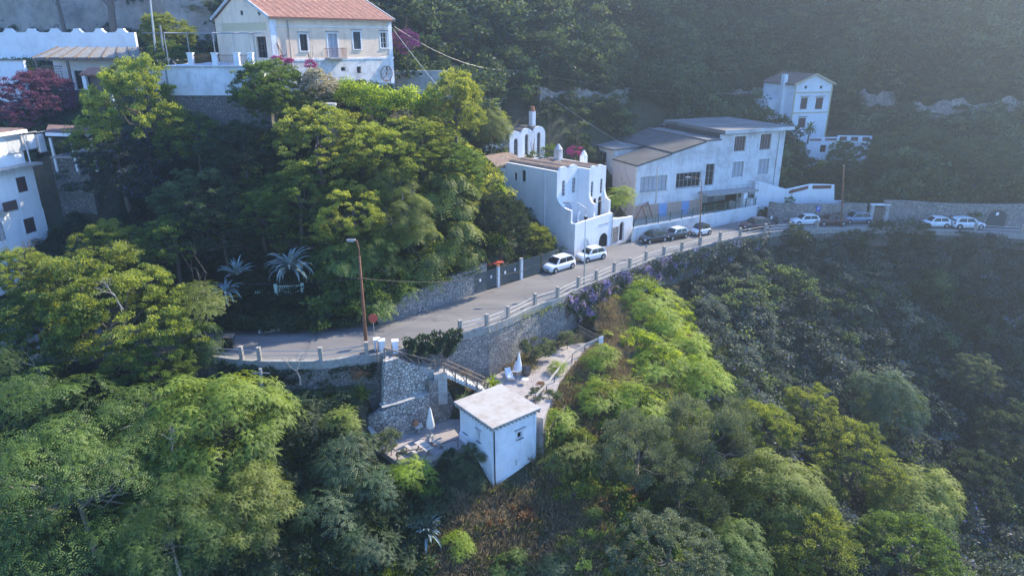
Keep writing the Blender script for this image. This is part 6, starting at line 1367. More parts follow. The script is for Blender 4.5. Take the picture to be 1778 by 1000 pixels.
tree('slender0', 735, 440, 40, 3, 'slender feathery tree above the sunny stone wall', 'leaf_yellow'); tree('pinnate1', 640, 445, 48, 3.2, 'feathery tree right behind the head of the rusty street light', 'leaf_mid')
tree('slender0', 590, 462, 34, 3, 'small feathery tree between the blue agave and the rusty street light', 'leaf_mid'); tree('pinnate0', 680, 320, 40, 5, 'light feathery tree high in the sunny thicket', 'leaf_sunny')
tree('dense1', 475, 168, 58, 4, 'dense round green tree hiding the left corner of the cream house', 'leaf_mid', sz=1.15, name='tree', t=67)
bush('fine1', 475, 180, 44, 3, 'dense lower part of foliage beneath the round tree by the cream house', 'leaf_mid', t=67.6)
bush('dense1', 552, 150, 28, 3, 'oleander covered in white flowers beside the dense round tree', 'leaf_bloom_white', t=68, sz=1.2, name='oleander')
bush('bush1', 488, 108, 20, 2, 'magenta bougainvillea peeping over the dense round tree', 'leaf_bloom_pink', t=71, sz=.6, name='bougainvillea'); bush('bush2', 538, 117, 12, 2, 'small magenta bougainvillea spray above the white oleander', 'leaf_bloom_pink', t=71, name='bougainvillea')
tree('dense0', 243, 200, 70, 6, 'tall yellow-green tree in front of the white pillars at the upper left', 'leaf_yellow', sz=1.55, t=66)
tree('broad2', 215, 300, 72, 5, 'dark vine-covered tree below the tall yellow-green one', 'leaf_vine')
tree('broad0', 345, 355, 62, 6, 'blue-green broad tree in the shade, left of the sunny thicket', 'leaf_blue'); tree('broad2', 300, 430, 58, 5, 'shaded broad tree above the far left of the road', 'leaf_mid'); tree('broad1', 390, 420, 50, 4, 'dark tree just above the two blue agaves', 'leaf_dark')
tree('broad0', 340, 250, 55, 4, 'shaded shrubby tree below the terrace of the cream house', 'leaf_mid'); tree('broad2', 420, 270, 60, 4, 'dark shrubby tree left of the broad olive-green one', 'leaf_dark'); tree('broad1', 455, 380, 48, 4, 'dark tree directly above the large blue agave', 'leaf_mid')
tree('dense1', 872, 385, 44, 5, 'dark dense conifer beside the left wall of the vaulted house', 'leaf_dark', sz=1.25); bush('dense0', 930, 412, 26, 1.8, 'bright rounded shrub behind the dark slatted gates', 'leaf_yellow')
tree('dense1', 288, 62, 40, 4, 'leafy tree behind the tall pale metal pole at the upper left', 'leaf_yellow', t=78); tree('dense0', 300, 105, 36, 3, 'dark green tree just left of the terrace pillars', 'leaf_mid', t=74); tree('fine0', 362, 10, 34, 4, 'silvery grey tree top at the top edge, left of the gable', 'leaf_olive', t=92)
tree('broad2', 10, 20, 40, 5, 'dark tree in the top left corner before the rock face', 'leaf_dark', t=98)
bush('dense0', 72, 172, 56, 2.4, 'big plum-coloured flowering bush below the reed pergola', 'leaf_bloom_plum', t=74, sz=.95, name='oleander', trunk=False)
bush('bush0', 30, 435, 30, 1.2, 'dark reddish shrub at the foot of the white three-storey house', 'leaf_bloom_plum'); 
tree('broad1', 738, 92, 30, 3, 'small tree with sunlit leaves right of the cream house', 'leaf_olive'); bush('dense0', 706, 74, 22, 3, 'purple bougainvillea at the right corner of the cream house', 'leaf_bloom_purple', t=84, name='bougainvillea', sz=1.1)
tree('broad0', 705, 35, 40, 5, 'dark tree behind the right end of the red tiled roof', 'leaf_dark', t=97); tree('broad1', 775, 62, 38, 4, 'dark round tree on the slope right of the cream house', 'leaf_dark'); tree('broad2', 943, 88, 32, 4, 'dark round tree above the broken terrace wall', 'leaf_far'); tree('fine1', 1155, 98, 24, 3, 'pale grey-green tree alone on the dark slope', 'leaf_olive')
tree('fine1', 760, 420, 30, 2, 'grey-green shrubby tree behind the stone wall top', 'leaf_olive') if False else None
# ---- right side, by the road
bush('frondbush0', 1078, 345, 24, 3, 'fig tree between the vaulted house and the school building', 'leaf_lime', t=92, sz=.9, name='fig_tree'); bush('bush1', 1000, 268, 15, 2, 'magenta bougainvillea on the roof terrace of the vaulted house', 'leaf_bloom_pink', t=93, name='bougainvillea'); bush('bush0', 955, 268, 20, 1, 'green climber on the roof terrace below the three round gables', 'leaf_mid', t=92, sz=.7); bush('bush2', 925, 275, 12, 1, 'small potted shrub at the left end of the roof terrace', 'leaf_mid', t=92)
bush('bush1', 1297, 345, 15, 1.4, 'dark shrub beside the school porch', 'leaf_dark', t=103); bush('bush0', 1372, 352, 9, 2.2, 'small round street tree in front of the white parapet wall', 'leaf_mid', t=99)
bush('bush1', 1383, 262, 18, 2, 'round shrub right of the school roof, beneath the gabled house', 'leaf_mid', t=117); bush('bush2', 1432, 300, 28, 1.8, 'wide yellowish shrub above the white parapet wall', 'leaf_yellow', t=112, sz=.7); bush('bush0', 1395, 300, 26, 1.8, 'dark green shrub right of the lower school windows', 'leaf_dark', t=112); bush('bush2', 1345, 312, 20, 1.8, 'low shrub at the right corner of the school building', 'leaf_mid', t=111, sz=.7)
tree('broad0', 1500, 290, 46, 4, 'dark broad tree below the stepped terrace wall', 'leaf_far'); tree('broad1', 1462, 265, 20, 3, 'small tree in front of the stepped terrace wall', 'leaf_mid'); tree('broad2', 1600, 270, 50, 5, 'dark broad tree above the far stone wall', 'leaf_far'); tree('broad1', 1700, 290, 50, 5, 'dark tree on the slope above the arched garage door', 'leaf_far')
tree('broad2', 1530, 408, 26, 2.5, 'dark tree in front of the small white roadside gate', 'leaf_far', trunk=False); tree('broad0', 1475, 418, 22, 2.2, 'dark shrubby tree below the blue-grey car', 'leaf_far', trunk=False); tree('broad1', 1380, 412, 22, 2.2, 'dark shrubby tree poking over the railing below the white shaded hatchback', 'leaf_far', trunk=False); tree('broad2', 1590, 408, 26, 2.4, 'dark tree left of the half-hidden white hatchback', 'leaf_far', trunk=False)
# ---- right foreground
tree('fine0', 1110, 792, 66, 5, 'grey-green olive tree nearest the tower, with the roundest crown', 'leaf_olive', sz=1.1); tree('fine1', 1225, 768, 74, 6, 'taller grey-green olive tree right of the round one', 'leaf_olive', sz=1.15); tree('fine0', 1180, 860, 60, 4, 'shaded olive tree below the two larger olives', 'leaf_dark')
tree('dense0', 1318, 740, 50, 6, 'yellowish broad-leaved tree behind the taller olive', 'leaf_yellow'); tree('broad0', 1400, 715, 46, 6, 'yellowish tree with tiers of leaves, right of the taller olive', 'leaf_yellow'); tree('feather0', 1345, 850, 76, 6, 'wide feathery green tree below the yellowish ones', 'leaf_yellow'); tree('broad1', 1480, 800, 66, 7, 'sunlit broad-leaved tree in the middle of the foreground grove on the right', 'leaf_yellow')
tree('feather0', 1590, 872, 74, 6, 'large sunlit feathery tree, outermost of the right foreground', 'leaf_yellow'); tree('dense1', 1400, 935, 74, 5, 'leafy green tree at the bottom edge, right of centre', 'leaf_yellow'); tree('broad2', 1570, 970, 82, 5, 'leafy tree at the bottom edge beneath the outermost feathery one', 'leaf_mid')
tree('broad1', 1165, 970, 80, 4, 'pale leafy tree at the bottom edge below the olives', 'leaf_olive', sz=.9); tree('feather0', 1275, 960, 60, 4, 'darker feathery tree at the bottom edge beside the pale leafy one', 'leaf_mid')
tree('feather1', 1540, 705, 50, 6, 'dim conical tree in the ravine with sunlit edges', 'leaf_blue', sz=1.3); tree('broad2', 1690, 655, 40, 6, 'yellow-tipped tree top alone in the dark ravine', 'leaf_olive'); tree('broad0', 1745, 760, 60, 5, 'dark tree at the right edge of the ravine', 'leaf_far'); tree('broad1', 1690, 840, 55, 4, 'nearly black tree in the bottom of the ravine', 'leaf_dark')
# ---- lime-coloured shrubs between the patio fence and the ravine
for kd, x, y, r, h, lab in (('frondbush0', 1045, 622, 26, 1.6, 'lime shrub nearest the white fence board'), ('frondbush1', 1040, 690, 30, 1.6, 'lime shrub halfway down the slope beside the plank fence'), ('bush1', 1110, 592, 28, 1.5, 'wide lime shrub above the brown grass, left of the dark thicket'), ('frondbush1', 1150, 635, 38, 1.8, 'large lime shrub in the middle of the bright thicket'), ('frondbush0', 1215, 655, 42, 2.0, 'lime shrub hanging over the edge of the vine-hung rock face'), ('frondbush1', 1120, 520, 34, 1.6, 'lime shrub at the top of the thicket by the lilac creeper'), ('frondbush0', 1155, 560, 28, 1.5, 'lime shrub just under the topmost one of the thicket'), ('frondbush1', 1105, 705, 40, 1.8, 'lime shrub at the lower end of the thicket, above the round olive'), ('frondbush0', 965, 735, 30, 1.2, 'pale lime shrub climbing round the overgrown side fence'), ('frondbush1', 990, 800, 42, 1.4, 'mid green feathery shrub on the slope right of the tower'), ('bush1', 1000, 850, 36, 1.2, 'leafy green shrub below the feathery one right of the tower'), ('frondbush0', 1195, 602, 28, 1.6, 'lime shrub at the right rim of the bright thicket'), ('bush0', 1010, 770, 28, 1.2, 'small light green shrub left of the round olive')):
    bush(kd, x, y, r, h, lab, 'leaf_lime' if 'lime' in lab else 'leaf_yellow', sz=.9)
bush('frondbush0', 968, 640, 14, .8, 'yellow-green plant inside the fence of the upper patio', 'leaf_lime'); bush('bush1', 925, 608, 24, 1.0, 'grey-green shrub at the foot of the tall rubble wall behind the barrel', 'leaf_olive', t=64.5); bush('bush0', 948, 605, 16, .7, 'pale shrub right of the wall-foot shrub', 'leaf_olive', t=67); bush('bush2', 985, 590, 16, .7, 'low shrub near the dark picket fence', 'leaf_olive', t=69)
bush('bush2', 938, 672, 10, .5, 'small rusty orange shrub on the gravel of the upper patio', 'leaf_rust', t=61); bush('bush0', 927, 686, 12, .5, 'dusty green shrub at the corner of the upper patio by the tower roof', 'leaf_olive', t=59.5); bush('bush1', 958, 690, 16, .6, 'bluish shrub growing through the plank fence', 'leaf_olive', t=60)
# ---- agaves, yucca, cycads, palm
def blades(name, label, cat, loc, n, L, Wd, m, seed, up0=.2, up1=1.3, curl=.5, stem=0, seg=5, tilt=None):
    rs = random.Random(seed); t = thing(name, label, cat, loc); f = Fol(); z0 = stem
    for i in range(n):
        a = rs.uniform(0, 6.28); el = rs.uniform(up0, up1); l = L*rs.uniform(.75, 1.15); h = np.array([math.cos(a), math.sin(a), 0]); sd = np.array([-math.sin(a), math.cos(a), 0]); P = []
        for k in range(seg+1): s_ = k/seg; e = el-curl*2.2*s_*s_*(1.2-el*.4); P.append((P[-1] if P else np.array([0, 0, z0]))+(h*math.cos(e)+np.array([0, 0, math.sin(e)]))*l/seg if k else np.array([0, 0, float(z0)]))
        for k in range(seg):
            w0, w1 = [Wd*math.sin(math.pi*(.22+.78*q/seg))**.8+.004 for q in (k, k+1)]; a_, b_ = P[k], P[k+1]; nm = np.cross(b_-a_, sd); nm /= np.linalg.norm(nm)+1e-9
            f.add(np.array([[a_-sd*w0/2+nm*w0*.25, a_, b_, b_-sd*w1/2+nm*w1*.25]]), .3+.5*rs.random()); f.add(np.array([[a_, a_+sd*w0/2+nm*w0*.25, b_+sd*w1/2+nm*w1*.25, b_]]), .3+.5*rs.random())
    o = np_obj('leaves', f.mesh('leaves', m), t)
    if stem: MB().tube([(0, 0, -.5), (0, 0, stem)], [.14, .11], 8).build('stem', 'bark', t)
    return t
def at_ground(px, py, dz=0): P = PT(px, py, gzr(px, py, .4+dz)); return (P.x, P.y, g1(P.x, P.y)+dz)
c = PT(505, 468, 60.8); blades('agave', 'large blue-grey agave with long drooping leaves above the pale green gate', 'agave', tuple(c), 50, 2.7, .30, 'leaf_agave', 3, .15, 1.35, .75)
c = PT(412, 478, 61); blades('agave', 'upright blue agave at the left of the pair, partly hidden in shade', 'agave', tuple(c), 32, 1.8, .22, 'leaf_agave', 4, .4, 1.35, .4); c = PT(392, 508, 60.3); blades('agave', 'drooping grey agave below the upright one', 'agave', tuple(c), 36, 1.9, .24, 'leaf_agave', 5, -.1, 1.0, .6)
c = at_ground(742, 925); blades('agave', 'wilted agave with hanging leaves on the slope at the bottom centre', 'agave', c, 26, 2.0, .26, 'leaf_agave', 6, .3, 1.5, .7, .4)
c = PT(628, 702, 57.0); blades('yucca', 'spiky green yucca below the rusty street light, by the patio side wall', 'yucca', tuple(c), 90, 1.15, .07, 'leaf_yellow', 7, -.2, 1.4, .15, .9)
c = PZ(855, 672, 2.2); blades('cycad', 'bright green cycad beside the foot of the stair on the upper patio', 'cycad', (c.x, c.y, 2.2), 60, 1.05, .12, 'leaf_lime', 8, .0, 1.3, .35, .3); c = PT(806, 700, 58.3); blades('cycad', 'shaded cycad behind the left corner of the tower roof', 'cycad', tuple(c), 50, 1.0, .11, 'leaf_mid', 9, .0, 1.3, .35, .2)
c = PT(1403, 245, 119); blades('palm_tree', 'small palm standing in front of the white gabled house', 'palm', tuple(c), 50, 1.7, .16, 'leaf_mid', 10, -.5, 1.3, .4, 2.2)
# bare pale trunks before the rock face
for x, y0, x1, y1, r, lab in ((112, 50, 97, -10, .22, 'bare leaning trunk before the rock face, above the white wall'), (194, 52, 190, -10, .42, 'thick dark straight trunk before the rock face, above the white wall')):
    a, b = PT(x, y0, 88), PT(x1, y1, 88.5); t_ = thing('bare_tree', lab, 'tree', (a.x, a.y, a.z-2)); MB().tube([(0, 0, -1), tuple(b-a+Vector((0, 0, 2))), tuple((b-a)*1.6+Vector((0, 0, 4)))], [r*1.2, r, r*.8], 10).build('trunk', 'bark', t_); MB().tube([tuple((b-a)*.6+Vector((0, 0, 2))), tuple((b-a)*.9+Vector((-1.5, 0, 2.5)))], [r*.35, r*.1], 6).build('branch', 'bark', t_)
# dead branches over the corner tree
for i, (x, y) in enumerate(((210, 500+20), (75, 640), (300, 775), (520, 650))):
    rs = random.Random(50+i); P = PT(x, y, (50, 50, 46, 48)[i]); mb = MB()
    def br(p, d, l, r, k):
        e = p+d*l; mb.tube([p, p.lerp(e, .5)+Vector((rs.uniform(-.1, .1), 0, rs.uniform(-.1, .1)))*l, e], [r, r*.75, r*.5], 5)
        if k:
            for _ in range(3): br(e, (d+Vector((rs.uniform(-.9, .9), rs.uniform(-.7, .7), rs.uniform(-.4, .6)))).normalized(), l*.62, r*.5, k-1)
    br(Vector((0, 0, 0)), Vector((rs.uniform(-.4, .2), -.3, 1)).normalized(), 1.3, .07, 3); o = mb.build('dead_branch', 'bark_pale', recalc=False); o.location = P-Vector((0, 0, .8))
    tag(o, ('pale leafless branches sticking out above the corner tree', 'bare twisting grey branches at the left edge among dark leaves', 'pale dead twigs hanging in front of the huge corner tree', 'thin bare branches beside the left retaining wall')[i], 'branch')
# ---- climbers on walls: leaf sheets standing off a wall line
def climber(name, label, cat, m, quadpts, n, L, Wd, thick, seed, edge=.18, bl=True):
    """a mat of leaves hung on a wall: four corners (top-left, top-right, bottom-right, bottom-left), n leaves"""
    rs = np.random.RandomState(seed); a, b, c, d = [np.array(tuple(p)) for p in quadpts]; nm = np.cross(b-a, d-a); nm /= np.linalg.norm(nm); nm = nm if nm[1] < 0 else -nm
    u, v = rs.rand(n), rs.rand(n); ph = rs.rand(4)*6; lim = 1-edge*2*(.5+.5*np.sin(u*19+ph[0])*np.sin(u*7+ph[1])); keep = v < lim; u, v = u[keep], v[keep]; k = len(u)
    top = a+(b-a)*u[:, None]; bot = d+(c-d)*u[:, None]; p = top+(bot-top)*v[:, None]
    bulge = thick*(.45+.35*np.sin(u*23+ph[2]+v*5)+.3*np.sin(v*17+ph[3]+u*11)+.25*rs.rand(k)); p = p+nm*np.clip(bulge, .05, 2)[:, None]; p[:, 2] += rs.normal(size=k)*.1
    ax_l = unit(nm*.5+rs.normal(size=(k, 3))*.5+np.array([0, 0, -.55])); nr = unit(nm+rs.normal(size=(k, 3))*.5+np.array([0, 0, .3]))
    bloom = np.clip(.5+.5*np.sin(u*31+ph[1])*np.sin(v*9+u*13+ph[0])+rs.normal(size=k)*.2, 0, 1)
    f = Fol(); o0 = a.copy(); f.add(quads(p-o0, ax_l, nr, L*rs.uniform(.7, 1.3, k), Wd*rs.uniform(.7, 1.3, k)), .45+.25*np.sin(u*37+v*23)+rs.normal(size=k)*.15, bloom)
    return tag(np_obj(name, f.mesh(name, m), loc=tuple(o0)), label, cat)
def wall_pt(px, py, off=.05):
    """point of a pixel on the front face of the road's retaining wall"""
    d = ray(px, py); t = 40.
    while t < 130:
        x, y = d.x*t, d.y*t
        if y >= float(y_out(x))-.25-off: break
        t += .1
    return Vector((d.x*t, d.y*t, CAMZ+d.z*t))
def climb_px(name, label, m, q, n, L, Wd, thick, seed, cat='creeper', **kw): return climber(name, label, cat, m, [wall_pt(*p) for p in q], n, L, Wd, thick, seed, **kw)
climb_px('flowering_creeper', 'lilac flowering creeper hanging down the retaining wall, left and brightest part', 'leaf_bloom_lilac', ((978, 512), (1062, 474), (1062, 545), (985, 560)), 5200, .24, .16, .9, 1)
climb_px('flowering_creeper', 'lilac and grey creeper on the retaining wall, right part below the bend', 'leaf_bloom_lilac', ((1060, 476), (1165, 440), (1165, 486), (1060, 548)), 5600, .24, .16, .9, 2)
climb_px('ivy', 'dark ivy mound on the retaining wall beside the white stair pillars', 'leaf_dark', ((698, 583), (795, 566), (785, 612), (700, 622)), 4200, .22, .16, 1.0, 3)
climb_px('ivy', 'dark creeper along the shaded far retaining wall above the ravine', 'leaf_far_grey', ((1165, 438), (1330, 402), (1330, 440), (1165, 490)), 6000, .3, .2, 1.0, 4)
climb_px('creeper', 'thin dry plants hanging on the middle of the tall rubble wall', 'leaf_dry', ((845, 560), (905, 545), (905, 600), (850, 605)), 380, .16, .08, .25, 5, edge=.6); climb_px('creeper', 'small green plants under the coping of the tall rubble wall', 'leaf_yellow', ((905, 545), (975, 522), (975, 535), (905, 560)), 500, .16, .1, .35, 6, edge=.5)
climb_px('ivy', 'dark creeper over the low wall under the left railing', 'leaf_dark', ((470, 640), (655, 628), (650, 655), (475, 690)), 2600, .2, .14, .5, 7, edge=.45)
climb_px('ivy', 'dark creeper hanging over the low wall at the far left of the railing', 'leaf_dark', ((380, 622), (480, 636), (480, 675), (380, 660)), 2200, .2, .14, .5, 9, edge=.3)
F3a = [Vector(p) for p in F3]; climber('ivy', 'green creeper covering the rough fence right of the tower', 'creeper', 'leaf_yellow', (F3a[0]+Vector((0, -.1, 2.1)), F3a[2]+Vector((0, -.1, 2.1)), F3a[2]+Vector((0, -.1, .2)), F3a[0]+Vector((0, -.1, .2))), 1500, .16, .1, .35, 8)
# leafy bank on top of the inner wall and hedge under the cream house
def hedge_line(name, label, cat, m, P, r, n_p, nl, L, Wd, seed, hh=1.):
    rs = np.random.RandomState(seed); f = Fol(); P = [np.array(tuple(p)) for p in P]; o0 = P[0].copy()
    for i in range(n_p):
        u = rs.rand()*(len(P)-1); k = int(u); c = P[k]+(P[k+1]-P[k])*(u-k)+rs.normal(size=3)*np.array([.4, .4, .35*hh])*r; f.add(*puff(rs, c-o0, r*rs.uniform(.5, 1.1), nl, L, Wd, (0, -.5, .5), .3, .8, .3+.4*rs.rand()))
    return tag(np_obj(name, f.mesh(name, m), loc=tuple(o0)), label, cat)
hedge_line('hedge', 'bright green climbing hedge running below the cream house windows', 'hedge', 'leaf_lime', [PT(592, 145, 71), PT(612, 165, 71), PT(650, 178, 71), PT(700, 180, 72), PT(755, 175, 73)], 1.3, 60, 170, .22, .15, 21, 1.3)
hedge_line('hedge', 'dark leafy bank overhanging the left half of the inner stone wall', 'hedge', 'leaf_mid', [PT(555, 540, 61.5), PT(610, 540, 61.8), PT(665, 520, 63), PT(720, 490, 66), PT(765, 474, 69)], .7, 60, 130, .2, .13, 22, 1.4)
hedge_line('hedge', 'dark weedy bank at the inner edge of the shaded road, below the pale green gate', 'hedge', 'leaf_dark', [PT(400, 562, 61), PT(450, 564, 61), PT(500, 566, 61), PT(550, 560, 61.3), PT(610, 556, 62)], .6, 70, 110, .2, .13, 23, 1.2)
# ---- ground cover: three masses nobody could count
def template(kind, seed, **kw):
    if kind == 'tree': f, _ = broad_crown(seed, 2.7, 2.4, 46, 26, .40, .26, .7, .5, .3, lobes=7)
    elif kind == 'big': f, _ = broad_crown(seed, 2.8, 2.8, 80, 26, .30, .18, .55, .5, .3, lobes=9)
    elif kind == 'shrub': f, _ = broad_crown(seed, 1.2, .9, 18, 26, .26, .17, .4, .4, lobes=4)
    elif kind == 'fine': f, _ = broad_crown(seed, 1.5, 1.2, 24, 36, .26, .12, .45, .4, lobes=5)
    elif kind == 'frond': f, _ = pinnate_crown(seed, 1.2, 1.1, 15, .75, .5, -.1, 7, 5, .22, .085, False, lobes=5, droop=.05)
    elif kind == 'grass':
        rs = np.random.RandomState(seed); f = Fol(); n = 46; a = rs.rand(n)*6.28; r = rs.rand(n)**.5*.55; c = np.c_[r*np.cos(a), r*np.sin(a), np.zeros(n)-.05]; ax = unit(np.c_[np.cos(a)*.5, np.sin(a)*.5, np.ones(n)]+rs.normal(size=(n, 3))*.3); f.add(quads(c, ax, unit(rs.normal(size=(n, 3))), rs.uniform(.3, .75, n), .05), .5+rs.normal(size=n)*.2)
    return f.arr()
def mass(name, m, tmpl, pts, sc, seed, zlift=.3, sq=1.):
    rs = np.random.RandomState(seed); Vs, ts, bs = [], [], []
    for i, (x, y, z) in enumerate(pts):
        V, t, b = tmpl[rs.randint(len(tmpl))]; s_ = rs.uniform(*sc); a = rs.rand()*6.28; ca, sa = math.cos(a), math.sin(a)
        W = V.copy()*s_; W[..., 2] *= sq; X = W[..., 0]*ca-W[..., 1]*sa; Y = W[..., 0]*sa+W[..., 1]*ca; W = np.stack([X+x, Y+y, W[..., 2]+z+zlift*s_], -1); Vs.append(W); ts.append(np.clip(t+rs.normal()*.28, 0, 1)); bs.append(b)
    V = np.concatenate(Vs); n = len(V); return tag(np_obj(name, np_mesh(name, V.reshape(-1, 3), np.arange(4*n).reshape(n, 4), m, np.concatenate(ts), np.concatenate(bs))), kind='stuff')
# where nothing may grow
FOOT = [((-13.4, 45.8), (-2.2, 54.2)), ((-3.9, 46.6), (1.6, 53.4)), ((-3.8, 49.2), (2.8, 58))]
RECT = [(Vector((p[0], p[1], 0)), a_, l_, w_) for p, a_, l_, w_ in (((-24.9, 74.6), math.atan2(11.9, 10.55), 16.2, 11.8), ((-34.8, 71.2), 0, 10.2, 13), ((-70, 90.7), 0, 25, .8), ((-53.5, 79.7), 0, 15, 7.2), ((-62, 78.8), 0, 6, .8), ((7.54, 78.68), math.atan2(5.18, 5.1), 11.2, 17), ((-.35, 96.6), rad(42), 9.3, 8), ((17.4, 94.4), math.atan2(10.32, 24.39), 28, 15.3), ((19.1, 113.6), math.atan2(10.32, 24.39), 14, 6.5), ((15.8, 85.4), math.atan2(12.9, 20.5), 24.2, 12), ((50.7, 126.6), rad(17), 8.4, 9.2), ((47.5, 120.3), rad(8), 9, 7), ((57, 121), rad(-8), 13, 2), ((-61, 63.9), 0, 16, 8), ((-46, 65), 0, 6, 7), ((37, 100), 0, 12, 1.5))]
def free(P):
    x, y = P[:, 0], P[:, 1]; ok = ~((y > y_out(x)-.2) & (y < y_in(x)+.75))
    for (a, b), (c, d) in FOOT: ok &= ~((x > a) & (x < c) & (y > b) & (y < d))
    ok &= ~((x > 2) & (x < 9.6) & (y > 51+1.75*(x-2.4)) & (y < y_out(x)+.4) & (y < 68))
    for c, a, l, w_ in RECT:
        lx = (x-c.x)*math.cos(a)+(y-c.y)*math.sin(a); ly = -(x-c.x)*math.sin(a)+(y-c.y)*math.cos(a); ok &= ~((lx > -.6) & (lx < l+.4) & (ly > -.6) & (ly < w_+.4))
    return ok
def scatter(n, box, seed, cond=None, margin=70, rmin=0):
    rs = np.random.RandomState(seed); P = np.c_[rs.uniform(box[0], box[1], n), rs.uniform(box[2], box[3], n)]; z = gz(P); ok = free(P)
    t = P[:, 1]*cP-(z-CAMZ)*sP; px = 889+FPX*P[:, 0]/t; py = 500-FPX*(P[:, 1]*sP+(z-CAMZ)*cP)/t; ok &= (t > 15) & (px > -margin) & (px < 1778+margin) & (py > -margin*1.3) & (py < 1000+margin*1.5)
    if cond is not None: ok &= cond(P[:, 0], P[:, 1], z, px, py)
    return np.c_[P, z][ok]
T_tree = [template('tree', 100+i) for i in range(6)]; T_big = [template('big', 150+i) for i in range(5)]; T_shrub = [template('shrub', 110+i) for i in range(6)]; T_fine = [template('fine', 120+i) for i in range(4)]; T_frond = [template('frond', 130+i) for i in range(5)]; T_grass = [template('grass', 140+i) for i in range(5)]
def c_far(x, y, z, px, py): return (y > y_in(x)+np.where(x > 36, 4.5, 1.5)) & ~((px < 250) & (y < 112)) & (y > 92-.0*x) & ((y > 108) | (x < 8) | (x > 46)) & ~((x < -38) & (y < 104) & (y > 86)) & ~((px > 1340) & (px < 1530) & (py > 200) & (y < 127)) & ~((px > 1330) & (py > 300) & (y > 100) & (px < 1480))
RU = ((930, 1100, 148, 205), (1255, 1350, 148, 198), (1470, 1570, 152, 205), (1575, 1800, 166, 222))
def clear(px, py):
    ok = np.ones(len(px), bool)
    for a, b, c, d in RU: ok &= ~((px > a) & (px < b) & (py > c) & (py < d))
    return ok & ~((px > 835) & (px < 1010) & (py > 200) & (py < 330)) & ~((px > 1325) & (px < 1545) & (py > 205) & (py < 300))
mass('forest', 'leaf_far', T_tree, scatter(6800, (-95, 200, 92, 225), 1, lambda x, y, z, px, py: c_far(x, y, z, px, py) & clear(px, py)), (.7, 1.75), 1, .9)
mass('forest_glade', 'leaf_blue', T_big, scatter(1500, (-95, 200, 92, 200), 15, lambda x, y, z, px, py: c_far(x, y, z, px, py) & clear(px, py) & (px > 700)), (.5, 1.1), 15, .9)
mass('forest_undergrowth', 'leaf_far', T_shrub, scatter(17000, (-80, 160, 88, 170), 2, lambda x, y, z, px, py: (y > y_in(x)+np.where(x > 36, 2.9, 1.5)) & ~((px > 850) & (px < 990) & (py > 215) & (py < 300)) & ~((px > 1385) & (px < 1520) & (py > 225) & (py < 290))), (.6, 1.1), 2, .0)
mass('wall_scrub', 'leaf_far', T_shrub, scatter(60000, (-20, 140, 105, 190), 17, lambda x, y, z, px, py: ~clear(px, py) & (py < 222) & (np.sin(px*.11)+np.sin(px*.045+2) > -.9) & (np.arange(len(px)) % 9 == 0) & ((px < 835) | (px > 1010) | (py < 200))), (.3, .65), 17, .0)
def c_bank(x, y, z, px, py): return (y > y_in(x)+np.where((x > -11) & (x < 6), 2.0, .7)) & (y < 100) & ~((px > 365) & (px < 555) & (py > 440) & (py < 556)) & ~((px < 250) & (py < 110)) & ~((x > -36) & (x < -24) & (y > 70) & (y < 73) & (z > 24.5)) & ~((px > 845) & (px < 990) & (py > 200) & (py < 320))
mass('bank_undergrowth', 'leaf_dark', T_shrub+T_frond, scatter(5500, (-62, 60, 56, 104), 3, c_bank), (.5, 1.1), 3, .1)
mass('verge_weeds', 'leaf_dark', T_shrub+T_grass, scatter(9000, (-34, -14, 56, 70), 20, lambda x, y, z, px, py: (px > 360) & (px < 560) & (py > 440) & (py < 560)), (.25, .45), 20, .05)
mass('bank_sunny_shrubs', 'leaf_sunny', T_big+T_frond, scatter(420, (-22, 12, 58, 86), 24, lambda x, y, z, px, py: c_bank(x, y, z, px, py) & (px > 560) & (px < 850) & (py > 220) & (py < 500)), (.5, .85), 24, .8)
mass('bank_shrubs', 'leaf_mid', T_shrub+T_fine+T_frond, scatter(1500, (-55, 14, 58, 92), 4, lambda x, y, z, px, py: c_bank(x, y, z, px, py) & (px > 440) & (px < 860) & (py > 240)), (.7, 1.5), 4, .5)
rav = lambda x, y, z, px, py: (y < y_out(x)-.8) & (((x > 18.5) & (y > 52+.0*x)) | ((x > 27)) ) & ~((px < 1290) & (py < 680) & (py > 480) & (x < 22.5))
mass('ravine_shrubs', 'leaf_far_grey', T_fine+T_shrub, scatter(7000, (16, 110, 26, 92), 5, rav), (.7, 1.5), 5, .2)
mass('ravine_trees', 'leaf_blue', T_big, scatter(900, (20, 105, 30, 90), 6, lambda x, y, z, px, py: rav(x, y, z, px, py) & (y < y_out(x)-4.5)), (.5, 1.15), 6, .7)
mass('ravine_dark_trees', 'leaf_far_grey', T_big, scatter(800, (20, 105, 30, 90), 16, lambda x, y, z, px, py: rav(x, y, z, px, py) & (y < y_out(x)-6)), (.6, 1.3), 16, .8)
low = lambda x, y, z, px, py: (y < y_out(x)-.7) & (px < 1300)
dry = lambda x, y, z, px, py: low(x, y, z, px, py) & (x > -6.5) & (x < 20)
mass('dry_grass', 'leaf_dry', T_grass, scatter(24000, (-8, 22, 28, 74), 7, dry), (.6, 1.4), 7, 0)
mass('green_weeds', 'leaf_mid', T_grass, scatter(16000, (-30, 22, 26, 74), 8, lambda x, y, z, px, py: low(x, y, z, px, py) & ((px < 720) | (px > 1010) | (np.sin(px*.07)+np.sin(py*.09+1) > .2))), (.6, 1.3), 8, 0)
mass('slope_shrubs', 'leaf_yellow', T_frond+T_shrub, scatter(900, (1.5, 21, 32, 74), 9, lambda x, y, z, px, py: dry(x, y, z, px, py) & ((x > 3.5) | (y < 40))), (.3, .75), 9, .1)
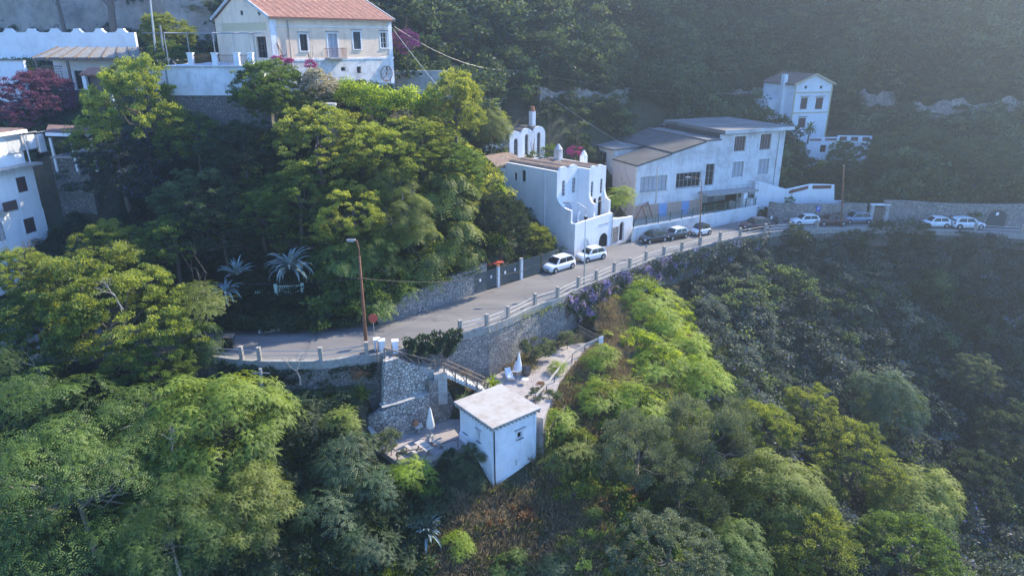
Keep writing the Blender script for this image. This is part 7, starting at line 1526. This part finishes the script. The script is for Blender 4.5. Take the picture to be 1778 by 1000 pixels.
mass('lime_thicket', 'leaf_lime', T_frond+T_shrub[:3], scatter(520, (9, 24, 54, 76), 10, lambda x, y, z, px, py: (y < y_out(x)-1.2) & (px > 1085+.35*np.maximum(0, 600-py)) & (px < 1275-.9*np.maximum(0, 640-py)*.8) & (py > 495) & (py < 740)), (.35, .85), 10, .3)
mass('left_undergrowth', 'leaf_dark', T_shrub+T_frond, scatter(5200, (-62, -4.5, 24, 50.5), 11, lambda x, y, z, px, py: (y < y_out(x)-.8) & (x < -4.5-.25*(46-y)) & ((px < 480) | (np.arange(len(px)) % 3 == 0))), (.45, 1.0), 11, .15)
mass('thicket', 'leaf_mid', T_fine+T_shrub, scatter(2600, (8, 60, 20, 62), 12, lambda x, y, z, px, py: (px > 1010) & (py > 700) & (y < 58)), (.6, 1.3), 12, .3)
mass('tan_grass', 'leaf_dry', T_grass, scatter(60000, (4, 20, 50, 74), 18, lambda x, y, z, px, py: (y < y_out(x)-.7) & (px > 985) & (px < 1125) & (py > 525) & (py < 720)), (.7, 1.4), 18, 0)
mass('orange_scrub', 'leaf_rust', T_grass+T_shrub[:2], scatter(5000, (-4, 22, 30, 62), 19, lambda x, y, z, px, py: (((px-895)/45)**2+((py-905)/25)**2 < 1) | (((px-1075)/30)**2+((py-870)/40)**2 < 1) | (((px-1060)/45)**2+((py-560)/20)**2 < 1)), (.4, .9), 19, .1)
mass('dry_weeds', 'leaf_rust', T_grass+T_shrub[:1], scatter(160, (-4, 16, 32, 72), 13, lambda x, y, z, px, py: dry(x, y, z, px, py) & (np.sin(x*1.1)*np.sin(y*.9+1) > .45)), (.4, .8), 13, 0)
# ------------------------------------------------------------------ air
hm = bpy.data.materials.new('haze'); hm.use_nodes = True; hn = hm.node_tree
hn.nodes.remove(hn.nodes["Principled BSDF"]); pv = hn.nodes.new("ShaderNodeVolumePrincipled")
pv.inputs['Color'].default_value = (.68, .84, 1, 1); pv.inputs['Density'].default_value = .0011; pv.inputs['Anisotropy'].default_value = .68
hn.links.new(pv.outputs[0], hn.nodes["Material Output"].inputs['Volume'])
MATS['haze'] = hm
hz = MB().bx(-145, 245, -45, 285, -62, 125).build('haze', 'haze'); tag(hz, kind='stuff')
